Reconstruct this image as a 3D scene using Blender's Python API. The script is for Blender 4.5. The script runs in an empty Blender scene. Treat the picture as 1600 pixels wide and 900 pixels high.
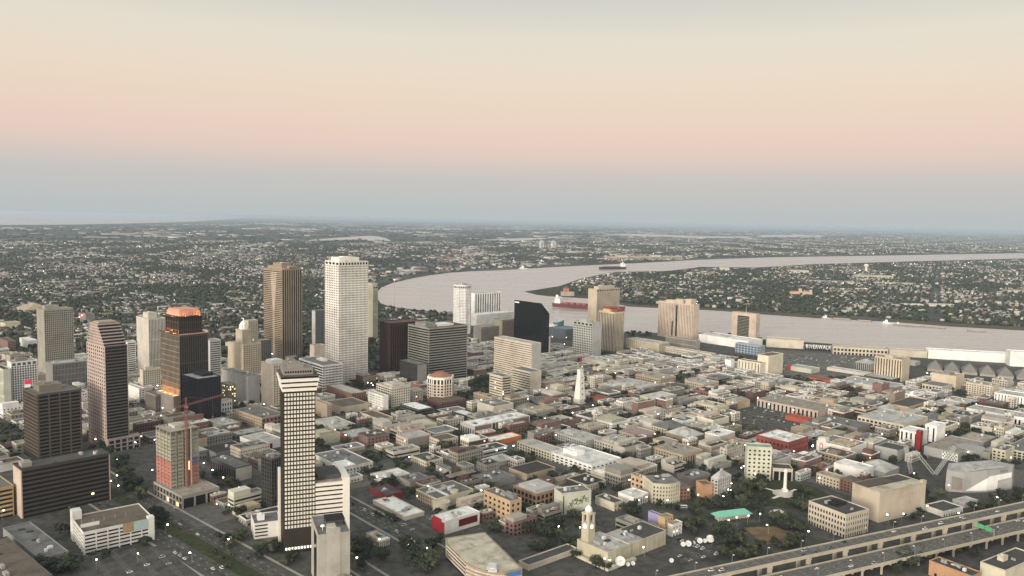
import bpy, math, random
import numpy as np
from mathutils import Matrix, Vector

scene = bpy.context.scene
coll = scene.collection
rnd = random.Random(7)
R = math.radians

# ------------------------------------------------------------------ camera
CAM_Z = 295.0
PITCH = math.atan(105.5 / 1256.0)
ROLL = R(1.12)
cam_data = bpy.data.cameras.new('camera')
cam_data.sensor_width = 36.0
cam_data.lens = 36.0 * 1256.0 / 1600.0
cam_data.clip_start = 1.0
cam_data.clip_end = 400000.0
cam = bpy.data.objects.new('camera', cam_data)
coll.objects.link(cam)
cam.matrix_world = (Matrix.Translation((0, 0, CAM_Z)) @ Matrix.Rotation(R(90) - PITCH, 4, 'X') @ Matrix.Rotation(ROLL, 4, 'Z'))
scene.camera = cam

# ------------------------------------------------------------------ sky: dusk, the sun gone down behind the camera
SUN_AZ = R(212.0)      # clockwise from +Y: behind the camera, to the left
SUN_EL = R(10.0)
world = bpy.data.worlds.new('World'); scene.world = world; world.use_nodes = True
wn = world.node_tree; wn.nodes.clear()
def N(t, typ, **kw):
    n = t.nodes.new(typ)
    for k, v in kw.items(): setattr(n, k, v)
    return n
wo = N(wn, 'ShaderNodeOutputWorld'); bg = N(wn, 'ShaderNodeBackground')
tc = N(wn, 'ShaderNodeTexCoord'); sep = N(wn, 'ShaderNodeSeparateXYZ')
mx = N(wn, 'ShaderNodeMath', operation='MAXIMUM'); mx.inputs[1].default_value = 0.0
sq = N(wn, 'ShaderNodeMath', operation='SQRT')
ramp = N(wn, 'ShaderNodeValToRGB')
sky = N(wn, 'ShaderNodeTexSky', sky_type='NISHITA', sun_disc=False, sun_elevation=R(2.0), sun_rotation=SUN_AZ)
sky.air_density = 1.0; sky.dust_density = 2.0
def lin(c): return tuple(((v / 255) / 12.92 if v <= 10 else ((v / 255 + 0.055) / 1.055) ** 2.4) for v in c) + (1.0,)
STOPS = [(0.0, (184, 192, 194)), (0.109, (186, 193, 194)), (0.170, (191, 194, 193)), (0.226, (198, 195, 193)), (0.256, (210, 198, 192)), (0.280, (221, 200, 191)), (0.306, (228, 203, 191)),
         (0.361, (232, 209, 192)), (0.398, (232, 214, 195)), (0.43, (229, 217, 199)), (0.461, (225, 218, 203)), (0.489, (214, 211, 200)), (0.515, (206, 204, 198)), (0.60, (198, 201, 198)), (1.0, (188, 196, 200))]
el = ramp.color_ramp.elements
while len(el) < len(STOPS): el.new(0.5)
for e, (p, c) in zip(el, STOPS): e.position = p; e.color = lin(c)
mixs = N(wn, 'ShaderNodeMixRGB', blend_type='ADD'); mixs.inputs[0].default_value = 0.02
for a, b in ((tc.outputs['Generated'], sep.inputs[0]), (sep.outputs['Z'], mx.inputs[0]), (mx.outputs[0], sq.inputs[0]), (sq.outputs[0], ramp.inputs[0]),
             (ramp.outputs[0], mixs.inputs[1]), (sky.outputs[0], mixs.inputs[2]), (mixs.outputs[0], bg.inputs[0]), (bg.outputs[0], wo.inputs[0])):
    wn.links.new(a, b)
# the sunset side of the dome (behind the camera) still glows warm
dt = N(wn, 'ShaderNodeVectorMath', operation='DOT_PRODUCT'); dt.inputs[1].default_value = (math.sin(SUN_AZ) * .97, math.cos(SUN_AZ) * .97, .25)
wn.links.new(tc.outputs['Generated'], dt.inputs[0])
gm = N(wn, 'ShaderNodeMath', operation='MAXIMUM'); gm.inputs[1].default_value = 0.0; wn.links.new(dt.outputs['Value'], gm.inputs[0])
gp = N(wn, 'ShaderNodeMath', operation='POWER'); gp.inputs[1].default_value = 1.5; wn.links.new(gm.outputs[0], gp.inputs[0])
gs = N(wn, 'ShaderNodeVectorMath', operation='SCALE'); gs.inputs[0].default_value = (1.55, 1.40, 1.20); wn.links.new(gp.outputs[0], gs.inputs['Scale'])
ga = N(wn, 'ShaderNodeMixRGB', blend_type='ADD'); ga.inputs[0].default_value = 1.0
wn.links.new(mixs.outputs[0], ga.inputs[1]); wn.links.new(gs.outputs[0], ga.inputs[2]); wn.links.new(ga.outputs[0], bg.inputs[0])
bg.inputs[1].default_value = 1.0

sun_data = bpy.data.lights.new('afterglow', 'SUN')
sun_data.energy = 2.6; sun_data.angle = R(14); sun_data.color = (1.0, 0.88, 0.74)
sun = bpy.data.objects.new('afterglow', sun_data); coll.objects.link(sun)
sun_dir = Vector((math.sin(SUN_AZ) * math.cos(SUN_EL), math.cos(SUN_AZ) * math.cos(SUN_EL), math.sin(SUN_EL)))
sun.rotation_euler = sun_dir.to_track_quat('Z', 'Y').to_euler()
sun.location = (-200, -300, 400)

vs = scene.view_settings
vs.view_transform = 'Standard'; vs.look = 'None'; vs.exposure = 0.0; vs.gamma = 1.0; vs.use_curve_mapping = False
cy = scene.cycles
cy.use_denoising = True
cy.max_bounces = 4; cy.diffuse_bounces = 2; cy.glossy_bounces = 2; cy.transmission_bounces = 2; cy.volume_bounces = 1; cy.transparent_max_bounces = 4
cy.sample_clamp_indirect = 4.0

# ------------------------------------------------------------------ materials
MATS = {}
def mat(name, col, rough=0.85, var=0.22, scale=0.12, metal=0.0, spec=0.3, emit=0.0, ecol=None, bump=0.0, stain=0.0, fine=0.9):
    if name in MATS: return MATS[name]
    m = bpy.data.materials.new(name); m.use_nodes = True
    t = m.node_tree; p = t.nodes['Principled BSDF']
    p.inputs['Roughness'].default_value = rough; p.inputs['Metallic'].default_value = metal
    p.inputs['Specular IOR Level'].default_value = spec
    c = (col[0], col[1], col[2], 1)
    if emit > 0:
        p.inputs['Base Color'].default_value = c
        p.inputs['Emission Color'].default_value = (ecol or col)[:3] + (1,) if len((ecol or col)) == 3 else (ecol or col)
        p.inputs['Emission Strength'].default_value = emit
    elif var > 0:
        co = N(t, 'ShaderNodeTexCoord'); oi = N(t, 'ShaderNodeObjectInfo')
        n1 = N(t, 'ShaderNodeTexNoise'); n1.inputs['Scale'].default_value = scale; n1.inputs['Detail'].default_value = 4
        n2 = N(t, 'ShaderNodeTexNoise'); n2.inputs['Scale'].default_value = fine; n2.inputs['Detail'].default_value = 3
        off = N(t, 'ShaderNodeVectorMath', operation='ADD')
        t.links.new(co.outputs['Object'], off.inputs[0]); t.links.new(oi.outputs['Location'], off.inputs[1])
        for n in (n1, n2): t.links.new(off.outputs[0], n.inputs['Vector'])
        mul = N(t, 'ShaderNodeMath', operation='MULTIPLY_ADD'); mul.inputs[1].default_value = 0.5
        t.links.new(n2.outputs[0], mul.inputs[0]); t.links.new(n1.outputs[0], mul.inputs[2])       # ~0.25 .. 1.25
        ma = N(t, 'ShaderNodeMath', operation='MULTIPLY_ADD'); ma.inputs[1].default_value = 0.35 * 1.0; ma.inputs[2].default_value = 0.0
        t.links.new(oi.outputs['Random'], ma.inputs[0])
        ad = N(t, 'ShaderNodeMath', operation='ADD'); t.links.new(mul.outputs[0], ad.inputs[0]); t.links.new(ma.outputs[0], ad.inputs[1])
        rp = N(t, 'ShaderNodeMapRange'); rp.inputs['From Min'].default_value = 0.45; rp.inputs['From Max'].default_value = 1.4
        rp.inputs['To Min'].default_value = 1.0 - var; rp.inputs['To Max'].default_value = 1.0 + var * 0.8
        t.links.new(ad.outputs[0], rp.inputs['Value'])
        vm = N(t, 'ShaderNodeVectorMath', operation='SCALE'); vm.inputs[0].default_value = c[:3]
        t.links.new(rp.outputs[0], vm.inputs['Scale'])
        last = vm.outputs[0]
        if stain > 0:
            n3 = N(t, 'ShaderNodeTexNoise'); n3.inputs['Scale'].default_value = scale * 0.6; n3.inputs['Detail'].default_value = 6; n3.inputs['Roughness'].default_value = 0.7
            t.links.new(off.outputs[0], n3.inputs['Vector'])
            r3 = N(t, 'ShaderNodeMapRange'); r3.inputs['From Min'].default_value = 0.48; r3.inputs['From Max'].default_value = 0.66; r3.inputs['To Max'].default_value = stain
            t.links.new(n3.outputs[0], r3.inputs['Value'])
            mm = N(t, 'ShaderNodeMixRGB'); mm.inputs[2].default_value = (c[0] * 0.35 + 0.02, c[1] * 0.33 + 0.02, c[2] * 0.3 + 0.018, 1)
            t.links.new(r3.outputs[0], mm.inputs[0]); t.links.new(last, mm.inputs[1]); last = mm.outputs[0]
        t.links.new(last, p.inputs['Base Color'])
        if bump > 0:
            bp = N(t, 'ShaderNodeBump'); bp.inputs['Strength'].default_value = bump; bp.inputs['Distance'].default_value = 0.3
            t.links.new(n2.outputs[0], bp.inputs['Height']); t.links.new(bp.outputs[0], p.inputs['Normal'])
    else:
        p.inputs['Base Color'].default_value = c
    MATS[name] = m
    return m

WALL = dict(white=(.72, .70, .65), offwhite=(.55, .51, .43), brightwhite=(.82, .81, .77), creamwhite=(.80, .75, .66), cream=(.57, .50, .37), offcream=(.50, .46, .36), peachcream=(.60, .50, .38), yellowcream=(.58, .53, .36),
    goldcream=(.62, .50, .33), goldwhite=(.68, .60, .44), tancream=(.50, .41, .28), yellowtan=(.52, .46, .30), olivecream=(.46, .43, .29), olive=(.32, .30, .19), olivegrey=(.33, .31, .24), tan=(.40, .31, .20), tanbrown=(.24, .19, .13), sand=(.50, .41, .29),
    ochre=(.45, .30, .12), ochrecream=(.55, .40, .20), yellow=(.55, .40, .18), orangetan=(.56, .37, .18), orangetan2=(.46, .27, .16), orangebrown=(.30, .17, .09), orange=(.62, .20, .05), coral=(.55, .20, .15), peach=(.60, .46, .34), pink=(.50, .37, .31), pinkgrey=(.34, .27, .25), pinkcream=(.50, .38, .31),
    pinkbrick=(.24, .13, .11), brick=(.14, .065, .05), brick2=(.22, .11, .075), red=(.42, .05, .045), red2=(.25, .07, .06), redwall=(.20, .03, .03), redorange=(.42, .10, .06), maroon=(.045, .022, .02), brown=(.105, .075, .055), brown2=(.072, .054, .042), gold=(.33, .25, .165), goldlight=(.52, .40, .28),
    palegrey=(.44, .43, .40), palegrey2=(.42, .42, .39), grey=(.24, .235, .22), greybrown=(.24, .21, .175), darkgrey=(.085, .085, .082), darkband=(.10, .082, .07), khaki=(.27, .26, .215), black2=(.016, .015, .013), navy=(.03, .03, .042), concrete=(.36, .33, .27), concrete2=(.44, .41, .34), greymetal=(.36, .36, .34),
    palegreen=(.54, .55, .42), darkgreen=(.05, .065, .05), greygreen=(.13, .14, .125), lilac=(.32, .28, .48), bluewall=(.30, .38, .44), bluegrey=(.11, .14, .17), tealglass=(.05, .14, .14), greyglassw=(.16, .18, .185), whiteroofw=(.72, .71, .68), brownroofw=(.10, .08, .06))
ROOF = dict(white=(.66, .64, .6), whiteroof=(.76, .76, .73), paleroof=(.42, .42, .40), palerf=(.5, .5, .48), concroof=(.33, .30, .25), grey=(.17, .17, .165), darkgrey=(.075, .075, .072), darkroof=(.045, .043, .04), brownroof=(.13, .105, .08), redroof=(.13, .075, .06), redroof2=(.38, .10, .06), pinkroof=(.33, .25, .22), palegreenroof=(.42, .5, .46),
    greenlitroof=(.30, .42, .32), bluegreyroof=(.17, .21, .25), creamroof=(.50, .46, .36), tanroof=(.40, .33, .23))
GLASS = dict(dark=(.018, .02, .022), blueglass=(.08, .12, .16), navyglass=(.018, .02, .035), blackglass=(.010, .012, .013), brownglass=(.03, .02, .012), greyglass=(.07, .085, .09), maroonglass=(.02, .008, .008), redglass=(.3, .03, .03))
def muted(c, keep=.72):                         # weathered render and brick: less saturated than fresh paint
    l = .3 * c[0] + .59 * c[1] + .11 * c[2]; return tuple(l + (v - l) * keep for v in c)
for _k in WALL:
    if _k not in ('red', 'red2', 'orange', 'lilac', 'redwall', 'coral', 'redorange', 'orangetan2'): WALL[_k] = muted(WALL[_k])
def wallm(n): return mat('wall_' + n, WALL[n], 0.88, 0.20, 0.06, stain=0.35, fine=0.5)
def roofm(n): return mat('roof_' + n, ROOF.get(n) or WALL[n], 0.92, 0.42, 0.13, stain=0.75, fine=0.55)
def glassm(n): return mat('glass_' + n, GLASS[n], 0.16, 0.5, 0.25, spec=0.5)

# ------------------------------------------------------------------ mesh helpers
class MB:
    def __init__(self): self.v = []; self.f = []; self.m = []
    def box(self, x0, y0, z0, x1, y1, z1, mi=0):
        b = len(self.v)
        self.v += [(x0, y0, z0), (x1, y0, z0), (x1, y1, z0), (x0, y1, z0), (x0, y0, z1), (x1, y0, z1), (x1, y1, z1), (x0, y1, z1)]
        self.f += [(b, b+3, b+2, b+1), (b+4, b+5, b+6, b+7), (b, b+1, b+5, b+4), (b+1, b+2, b+6, b+5), (b+2, b+3, b+7, b+6), (b+3, b, b+4, b+7)]
        self.m += [mi] * 6
    def prism(self, lo, hi, z0, z1, mi=0):          # polygon rings (counter-clockwise), z may be a list
        n = len(lo); b = len(self.v)
        za = z0 if isinstance(z0, (list, tuple)) else [z0] * n; zb = z1 if isinstance(z1, (list, tuple)) else [z1] * n
        self.v += [(p[0], p[1], z) for p, z in zip(lo, za)] + [(p[0], p[1], z) for p, z in zip(hi, zb)]
        self.f += [tuple(range(b + n - 1, b - 1, -1)), tuple(range(b + n, b + 2 * n))]
        self.f += [(b + i, b + (i + 1) % n, b + n + (i + 1) % n, b + n + i) for i in range(n)]
        self.m += [mi] * (n + 2)
    def cyl(self, x, y, z0, z1, r0, r1=None, n=10, mi=0):
        r1 = r0 if r1 is None else r1
        c = [(math.cos(2 * math.pi * i / n), math.sin(2 * math.pi * i / n)) for i in range(n)]
        self.prism([(x + a * r0, y + b * r0) for a, b in c], [(x + a * r1, y + b * r1) for a, b in c], z0, z1, mi)
    def dome(self, x, y, z, r, h, n=12, k=4):
        b = len(self.v)
        for j in range(k):
            a = math.pi / 2 * j / k
            for i in range(n):
                t = 2 * math.pi * i / n
                self.v.append((x + r * math.cos(a) * math.cos(t), y + r * math.cos(a) * math.sin(t), z + h * math.sin(a)))
        self.v.append((x, y, z + h)); top = len(self.v) - 1
        for j in range(k - 1):
            for i in range(n): self.f.append((b + j*n + i, b + j*n + (i+1) % n, b + (j+1)*n + (i+1) % n, b + (j+1)*n + i))
        for i in range(n): self.f.append((b + (k-1)*n + i, b + (k-1)*n + (i+1) % n, top))
        self.m += [0] * (n * k)
    def beam(self, p, q, w):                          # square bar between two points
        p = Vector(p); q = Vector(q); d = (q - p).normalized()
        s = d.cross(Vector((0, 0, 1)) if abs(d.z) < .9 else Vector((1, 0, 0))).normalized() * w / 2; u = d.cross(s).normalized() * w / 2
        b = len(self.v)
        for c in (p, q):
            for k in (s + u, -s + u, -s - u, s - u): self.v.append(tuple(c + k))
        self.f += [(b, b+1, b+2, b+3), (b+7, b+6, b+5, b+4)] + [(b+i, b+4+i, b+4+(i+1) % 4, b+(i+1) % 4) for i in range(4)]
        self.m += [0] * 6
    def mesh(self, name, mats):
        me = bpy.data.meshes.new(name); me.from_pydata(self.v, [], self.f)
        mats = mats if isinstance(mats, (list, tuple)) else [mats]
        for m in mats: me.materials.append(m)
        if len(mats) > 1: me.polygons.foreach_set('material_index', self.m)
        return me
    def build(self, name, mats, parent=None, kind=None):
        return obj(name, self.mesh(name, mats), parent, kind)
def obj(name, me, parent=None, kind=None, loc=None, rz=0.0, scale=None):
    o = bpy.data.objects.new(name, me); coll.objects.link(o)
    if parent: o.parent = parent
    if loc: o.location = loc
    if rz: o.rotation_euler = (0, 0, rz)
    if scale: o.scale = scale
    if kind: o['kind'] = kind
    return o
def thing(name, label, cat, loc, rz=0.0, group=None):
    o = bpy.data.objects.new(name, None); coll.objects.link(o)
    o.empty_display_size = 2.0
    o.location = loc; o.rotation_euler = (0, 0, rz)
    if label: o['label'] = label
    o['category'] = cat
    if group: o['group'] = group
    return o

HAZE_DENSITY = 0.000029

# ------------------------------------------------------------------ surveyed positions (metres; camera stands over the origin, looking along +Y)
BUILDINGS = [
  dict(k='greytower', n='office_tower', s='tall olive grey slab tower', l='tall olive grey slab tower with blank left wall and fine window grid', p=(-814.3, 1390.2, 48, 47.6, 37.2, 124.2), L='blank', R='punch', Rf=(3.9, 3.2, 0.45, 0.35), wall='olivegrey', pent=[(0.1, 0.6, 0.3, 0.7, 6, 'olivegrey')]),
  dict(k='greywing', n='office_building', s='grey ribbed block behind pink tower', l='long low grey ribbed block beside the olive grey slab tower', p=(-750.4, 1300.8, 48, 53.3, 32.5, 45.8), L='blank', R='rib', Rf=(9, 2.2, 0.5, 0.12), wall='grey', roof='paleroof', units=4),
  dict(k='pinktower', n='office_tower', s='pink and black sloping-top tower', l='tall tower with pinkish gridded side, black banded side and sloping top', p=(-497.0, 973.4, 48, 27.1, 57.4, 132.7), special='pinktower', L='grid', Lf=(4.6, 6.4, 0.5, 0.5), R='band', Rf=(4.0, 9, 0.0, 0.42), wall='pink', Rwall='darkband'),
  dict(k='pinkpodium', n='podium_building', s='low arcaded podium', l='low flat podium with dark square bays at the foot of the pink tower', p=(-492.7, 968.2, 48, 38.8, 9.7, 16.9), L='blank', R='grid', Rf=(6, 7, 0.25, 0.25), wall='pinkgrey', roof='pinkroof'),
  dict(k='whitegrid', n='office_building', s='white gridded office by left edge', l='white office block with pale blue gridded windows and dark top storey', p=(-747.3, 1187.8, 48, 35.4, 17.8, 69.1), L='blank', R='grid', Rf=(3.6, 3.6, 0.3, 0.25), wall='white', glass='blueglass', pent=[(0.2, 0.7, 0.3, 0.7, 4, 'grey')], topband=1, base=('darkband', 9)),
  dict(k='paleedge', n='office_building', s='pale green edge block', l='pale greenish white block with tall dark slot at the left picture edge', p=(-751.1, 1175.2, 48, 9.6, 40, 60.7), L='rib', Lf=(20, 6, 0.6, 0.1), R='blank', wall='palegreen', roof='darkroof'),
  dict(k='browngrid', n='office_tower', s='dark brown gridded tower', l='dark brown square tower with deep wide window bays and red flag on roof', p=(-551.1, 922.5, 48, 48.2, 50.0, 82.0), L='grid', Lf=(4.3, 4.6, 0.28, 0.38), R='grid', Rf=(4.3, 11.5, 0.12, 0.36), wall='brown', special='flag', pent=[(0.15, 0.7, 0.35, 0.75, 7, 'tanbrown')], roof='grey', units=3, depth=0.9),
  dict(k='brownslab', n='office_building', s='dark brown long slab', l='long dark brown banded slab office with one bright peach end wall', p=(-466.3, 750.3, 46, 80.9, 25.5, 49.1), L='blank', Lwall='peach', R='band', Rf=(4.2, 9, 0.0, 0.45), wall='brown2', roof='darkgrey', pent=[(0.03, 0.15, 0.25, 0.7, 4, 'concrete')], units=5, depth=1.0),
  dict(k='mustard', n='parking_garage', s='mustard banded garage', l='mustard yellow banded garage cut off by the left picture edge', p=(-503.8, 730.5, 48, 37.5, 60, 30.7), L='band', R='band', Rf=(4, 8, 0.0, 0.5), wall='ochre', roof='grey'),
  dict(k='whitegarage1', n='parking_garage', s='white five-level parking garage', l='white five-level parking garage with open decks and a mural banner', p=(-364.6, 670.7, 40, 57.5, 47.0, 20.5), special='garage', L='band', R='grid', Lf=(3.3, 9, 0.05, 0.48), Rf=(3.3, 10, 0.09, 0.48), wall='white', roof='brownroof', depth=0.8),
  dict(k='lowroof1', n='hall', s='wide grey flat-roofed hall', l='wide low grey flat-roofed hall at the lower left corner', p=(-384.6, 640.5, 48, 22.0, 95, 9.8), L='blank', R='blank', wall='grey', roof='grey', units=6),
  dict(k='lowroof2', n='hall', s='brown-roofed hall', l='wide brown-roofed hall in the lower left corner, nearest to the camera', p=(-380.8, 575.9, 48, 40.0, 110, 12.4), L='blank', R='blank', wall='darkgrey', roof='brownroof', units=4),
  dict(k='construction', n='construction_tower', s='unfinished concrete tower', l='unfinished concrete tower with red netting wrapped round its lower floors', p=(-345.9, 804.7, 48, 30.7, 33.7, 73.1), special='construction', L='grid', wall='concrete'),
  dict(k='constrpod', n='construction_podium', s='unfinished concrete podium', l='unfinished concrete podium with open columns below the crane', p=(-326.4, 783.7, 48, 40.2, 63.4, 13.8), L='grid', Lf=(6, 7, 0.15, 0.2), R='grid', Rf=(12, 11, 0.12, 0.2), wall='concrete', roof='concroof', depth=1.2),
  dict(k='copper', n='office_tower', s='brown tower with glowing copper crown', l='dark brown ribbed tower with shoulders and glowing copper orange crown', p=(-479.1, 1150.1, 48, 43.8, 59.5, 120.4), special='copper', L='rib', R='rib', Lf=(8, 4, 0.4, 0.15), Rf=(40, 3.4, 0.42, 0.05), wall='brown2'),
  dict(k='whitetower2', n='office_tower', s='off-white ribbed tower', l='off-white ribbed tower standing behind the copper-crowned brown tower', p=(-640.1, 1407.4, 48, 29.7, 49.9, 109.8), L='blank', R='rib', Rf=(40, 2.6, 0.6, 0.04), wall='offwhite', pent=[(0.2, 0.75, 0.3, 0.75, 9, 'offwhite')]),
  dict(k='beigegrid1', n='office_building', s='small beige gridded block', l='small beige gridded block left of the copper-crowned tower foot', p=(-608.6, 1313.9, 48, 29.9, 12.2, 36.6), L='blank', R='punch', Rf=(3.6, 3.6, 0.5, 0.45), wall='cream', pent=[(0.15, 0.6, 0.2, 0.6, 4, 'cream')]),
  dict(k='narrowband', n='office_building', s='narrow white banded block', l='narrow white banded block right behind the pink sloping-top tower', p=(-687.1, 1426.0, 48, 14.7, 20, 65.1), L='blank', R='band', Rf=(3.8, 8, 0.0, 0.5), wall='white'),
  dict(k='navy', n='office_building', s='navy blue glass block', l='dark navy glass block with pale roof terrace behind the crane', p=(-431.7, 1095.6, 48, 33.9, 47.2, 68.5), L='glass', R='glass', wall='navy', glass='navyglass', roof='paleroof', pent=[(0.4, 0.9, 0.3, 0.9, 4, 'navy')]),
  dict(k='greyband', n='office_building', s='grey and white banded block', l='grey and white banded block right behind the copper-crowned tower', p=(-519.6, 1374.4, 48, 20.0, 25, 78.4), L='blank', R='band', Rf=(3.8, 8, 0.0, 0.6), wall='palegrey'),
  dict(k='deco', n='deco_tower', s='beige stepped tower with white cupola', l='beige stepped deco tower with bright white cupola on top', p=(-478.7, 1423.3, 48, 35.6, 54.3, 64.4), special='deco', L='blank', R='punch', Rf=(3.8, 3.4, 0.5, 0.4), wall='tancream'),
  dict(k='beigeback', n='office_building', s='beige block behind cupola tower', l='plain beige block directly behind the white cupola tower', p=(-581.6, 1764.6, 48, 23.5, 22, 62.9), L='blank', R='punch', wall='cream'),
  dict(k='greygreen', n='office_building', s='dark grey-green block', l='dark grey-green block between the cupola tower and the gold tower', p=(-494.4, 1575.7, 48, 22.7, 25, 48.7), L='blank', R='punch', wall='greygreen'),
  dict(k='gold', n='office_tower', s='gold ribbed tower', l='tall gold tower with smooth golden left face and dark ribbed right face', p=(-467.9, 1630.0, 48, 47.1, 70.4, 185.5), special='gold', L='gridfine', Lf=(3.9, 30, 0.03, 0.6), R='rib', Rf=(300, 5.0, 0.38, 0.0), wall='gold', glass='brownglass'),
  dict(k='shell', n='office_tower', s='tallest cream white tower', l='tallest tower, cream white with fine window grid on both faces', p=(-301.6, 1395.3, 41.0, 58.4, 50.5, 218.0), L='grid', Lf=(4.2, 6, 0.42, 0.52), R='grid', Rf=(4.2, 2.75, 0.42, 0.4), wall='creamwhite', pent=[(0.1, 0.8, 0.2, 0.8, 7, 'creamwhite')], topband=1, units=5),
  dict(k='whiteband', n='office_building', s='low white banded office', l='low white banded office block at the foot of the tallest cream tower', p=(-316.0, 1335.8, 41.0, 38.6, 87.5, 45.9), L='band', R='grid', Lf=(4.6, 6, 0.0, 0.42), Rf=(4.6, 2.6, 0.2, 0.42), wall='white', roof='grey', pent=[(0.5, 0.75, 0.4, 0.7, 3, 'white')]),
  dict(k='beigenarrow', n='office_building', s='narrow beige block', l='narrow beige block left of the tallest cream tower base', p=(-373.9, 1513.8, 41.0, 22.8, 18, 50.5), L='blank', R='blank', wall='peachcream'),
  dict(k='greyglass', n='office_building', s='grey glass slab', l='grey glass slab with white edge left of the tallest cream tower', p=(-386.7, 1573.3, 41.0, 32.8, 14, 111.0), L='blank', Lwall='palegrey', R='glass', wall='greyglassw', glass='greyglass'),
  dict(k='creamtall', n='office_tower', s='slim cream tower', l='slim cream tower peeping out behind the tallest white tower', p=(-336.7, 1941.8, 41.0, 13.5, 51.3, 130.0), L='blank', R='rib', Rf=(50, 3.5, 0.6, 0.05), wall='olivecream', pent=[(0.1, 0.9, 0.1, 0.9, 5, 'cream')], topband=1),
  dict(k='creamblank', n='office_building', s='cream block with blank wall', l='tall cream block with blank left wall behind the dotted dark tower', p=(-360.7, 1207.7, 48, 34.6, 34.6, 69.3), L='blank', R='punch', wall='peachcream', pent=[(0.05, 0.6, 0.2, 0.7, 6, 'white')], roof='concroof'),
  dict(k='plaza', n='office_tower', s='dark tower dotted with white panels', l='dark tower dotted with rows of white square panels and flared white-banded crown', p=(-194.8, 681.4, 21, 26.8, 30, 143.3), special='plaza', L='rib', wall='black2'),
  dict(k='concretecore', n='concrete_tower', s='windowless concrete tower', l='windowless pale concrete tower in front of the dotted dark tower', p=(-146.9, 606.2, 21, 24.7, 42.8, 48.5), special='core', L='blank', R='blank', wall='concrete2', roof='grey'),
  dict(k='blackmid', n='office_building', s='black mid-rise', l='black mid-rise with faint floor lines behind the dotted dark tower', p=(-235.8, 781.5, 48, 11.5, 19.1, 54.3), L='glass', R='glass', wall='darkgrey', glass='blackglass', roof='grey', units=3),
  dict(k='whitelow1', n='office_building', s='low white block with dark bands', l='low white block with three dark window bands left of the dotted tower', p=(-231.0, 712.2, 24, 23.8, 26, 15.0), L='blank', R='blank', wall='white', pent=[(0.15, 0.45, 0.3, 0.6, 4.5, 'white')], roof='grey', special='halfbands'),
  dict(k='darkblock', n='office_building', s='dark block with pale end wall', l='dark grey block with one pale concrete end wall behind the podium', p=(-302.4, 870.3, 48, 20.3, 56.2, 16.0), L='rib', Lf=(14, 5, 0.5, 0.2), R='blank', Rwall='concrete2', wall='darkgrey', roof='grey', units=4),
  dict(k='lowdark2', n='shed', s='low black-roofed shed', l='low black-roofed shed right of the unfinished concrete tower', p=(-353.4, 950.8, 48, 42.4, 38.4, 7.9), L='blank', R='blank', wall='grey', roof='darkroof', units=2),
  dict(k='whitedoor', n='shed', s='white shed with dark doorway', l='white flat-roofed shed with dark red loading doorway behind dotted tower', p=(-315.0, 985.8, 48, 34.5, 41.9, 11.5), L='blank', R='blank', wall='white', roof='paleroof', door=1),
  dict(k='beigelow', n='office_building', s='low beige and brick block', l='low beige and brick block left of the dotted dark tower', p=(-341.4, 1088.7, 48, 37.1, 72.4, 17.1), L='punch', R='grid', Rf=(5, 6, 0.4, 0.4), wall='tan', Rwall='pinkbrick', roof='grey', units=4),
  dict(k='whiteslot', n='office_building', s='small white block with slots', l='small white block with a row of tall dark slots behind dark sheds', p=(-431.8, 1153.9, 48, 29.2, 14, 21.9), L='blank', R='rib', Rf=(7, 4, 0.5, 0.4), wall='white'),
  dict(k='greybox', n='office_building', s='grey brown box', l='plain grey brown box below the navy glass block', p=(-387.4, 1062.0, 48, 28.1, 46.0, 12.3), L='blank', R='blank', wall='greybrown', roof='paleroof', units=3),
  dict(k='palehall', n='hall', s='pale grey hall with blank walls', l='large pale grey hall with blank walls right of the navy glass block', p=(-409.7, 1237.8, 48, 21.0, 81.8, 44.7), L='blank', R='blank', wall='palegrey', roof='grey', pent=[(0.2, 0.7, 0.3, 0.6, 3, 'pinkgrey')], units=4),
  dict(k='olivelit', n='office_building', s='olive block with lit windows', l='small olive block with lit windows at foot of pale grey hall', p=(-432.0, 1218.6, 48, 11.7, 25.6, 35.0), L='punch', R='punch', wall='olive', lit=1),
  dict(k='whitecube', n='office_building', s='white cube block', l='white cube-like block left of the copper-crowned tower foot', p=(-577.3, 1232.2, 48, 8.9, 40.0, 23.3), L='blank', R='punch', wall='white', roof='palerf'),
  dict(k='greyrib', n='office_building', s='grey ribbed low block', l='low grey ribbed block at the orange-lit foot of brown tower', p=(-522.0, 1166.1, 48, 19.1, 34.5, 28.8), L='rib', R='rib', Rf=(20, 3, 0.5, 0.1), wall='greybrown', roof='grey'),
  dict(k='maroon', n='office_tower', s='dark maroon ribbed tower', l='dark maroon ribbed tower with reddish roof behind the grey banded hotel', p=(-223.7, 1472.5, 41.0, 74.9, 36.7, 101.7), L='blank', R='rib', Rf=(60, 5, 0.35, 0.03), wall='maroon', glass='maroonglass', roof='redroof'),
  dict(k='bandhotel', n='hotel', s='grey and black banded hotel', l='broad hotel with grey and black horizontal bands in the picture centre', p=(-148.6, 1438.3, 41.0, 88.9, 67.3, 98.9), L='band', Lf=(4.6, 9, 0.0, 0.45), R='band', Rf=(4.6, 9, 0.0, 0.42), wall='khaki', glass='blackglass', pent=[(0.02, 0.28, 0.2, 0.7, 7, 'grey'), (0.33, 0.75, 0.2, 0.6, 3, 'white')], roof='darkgrey', depth=1.0),
  dict(k='darkglassblk', n='office_building', s='dark glass block', l='small dark glass block with grey side at the banded hotel foot', p=(-162.7, 1386.6, 41.0, 20.3, 54.8, 41.9), L='glass', R='blank', wall='darkgrey', Rwall='grey', glass='blackglass', roof='grey', units=2),
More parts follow.
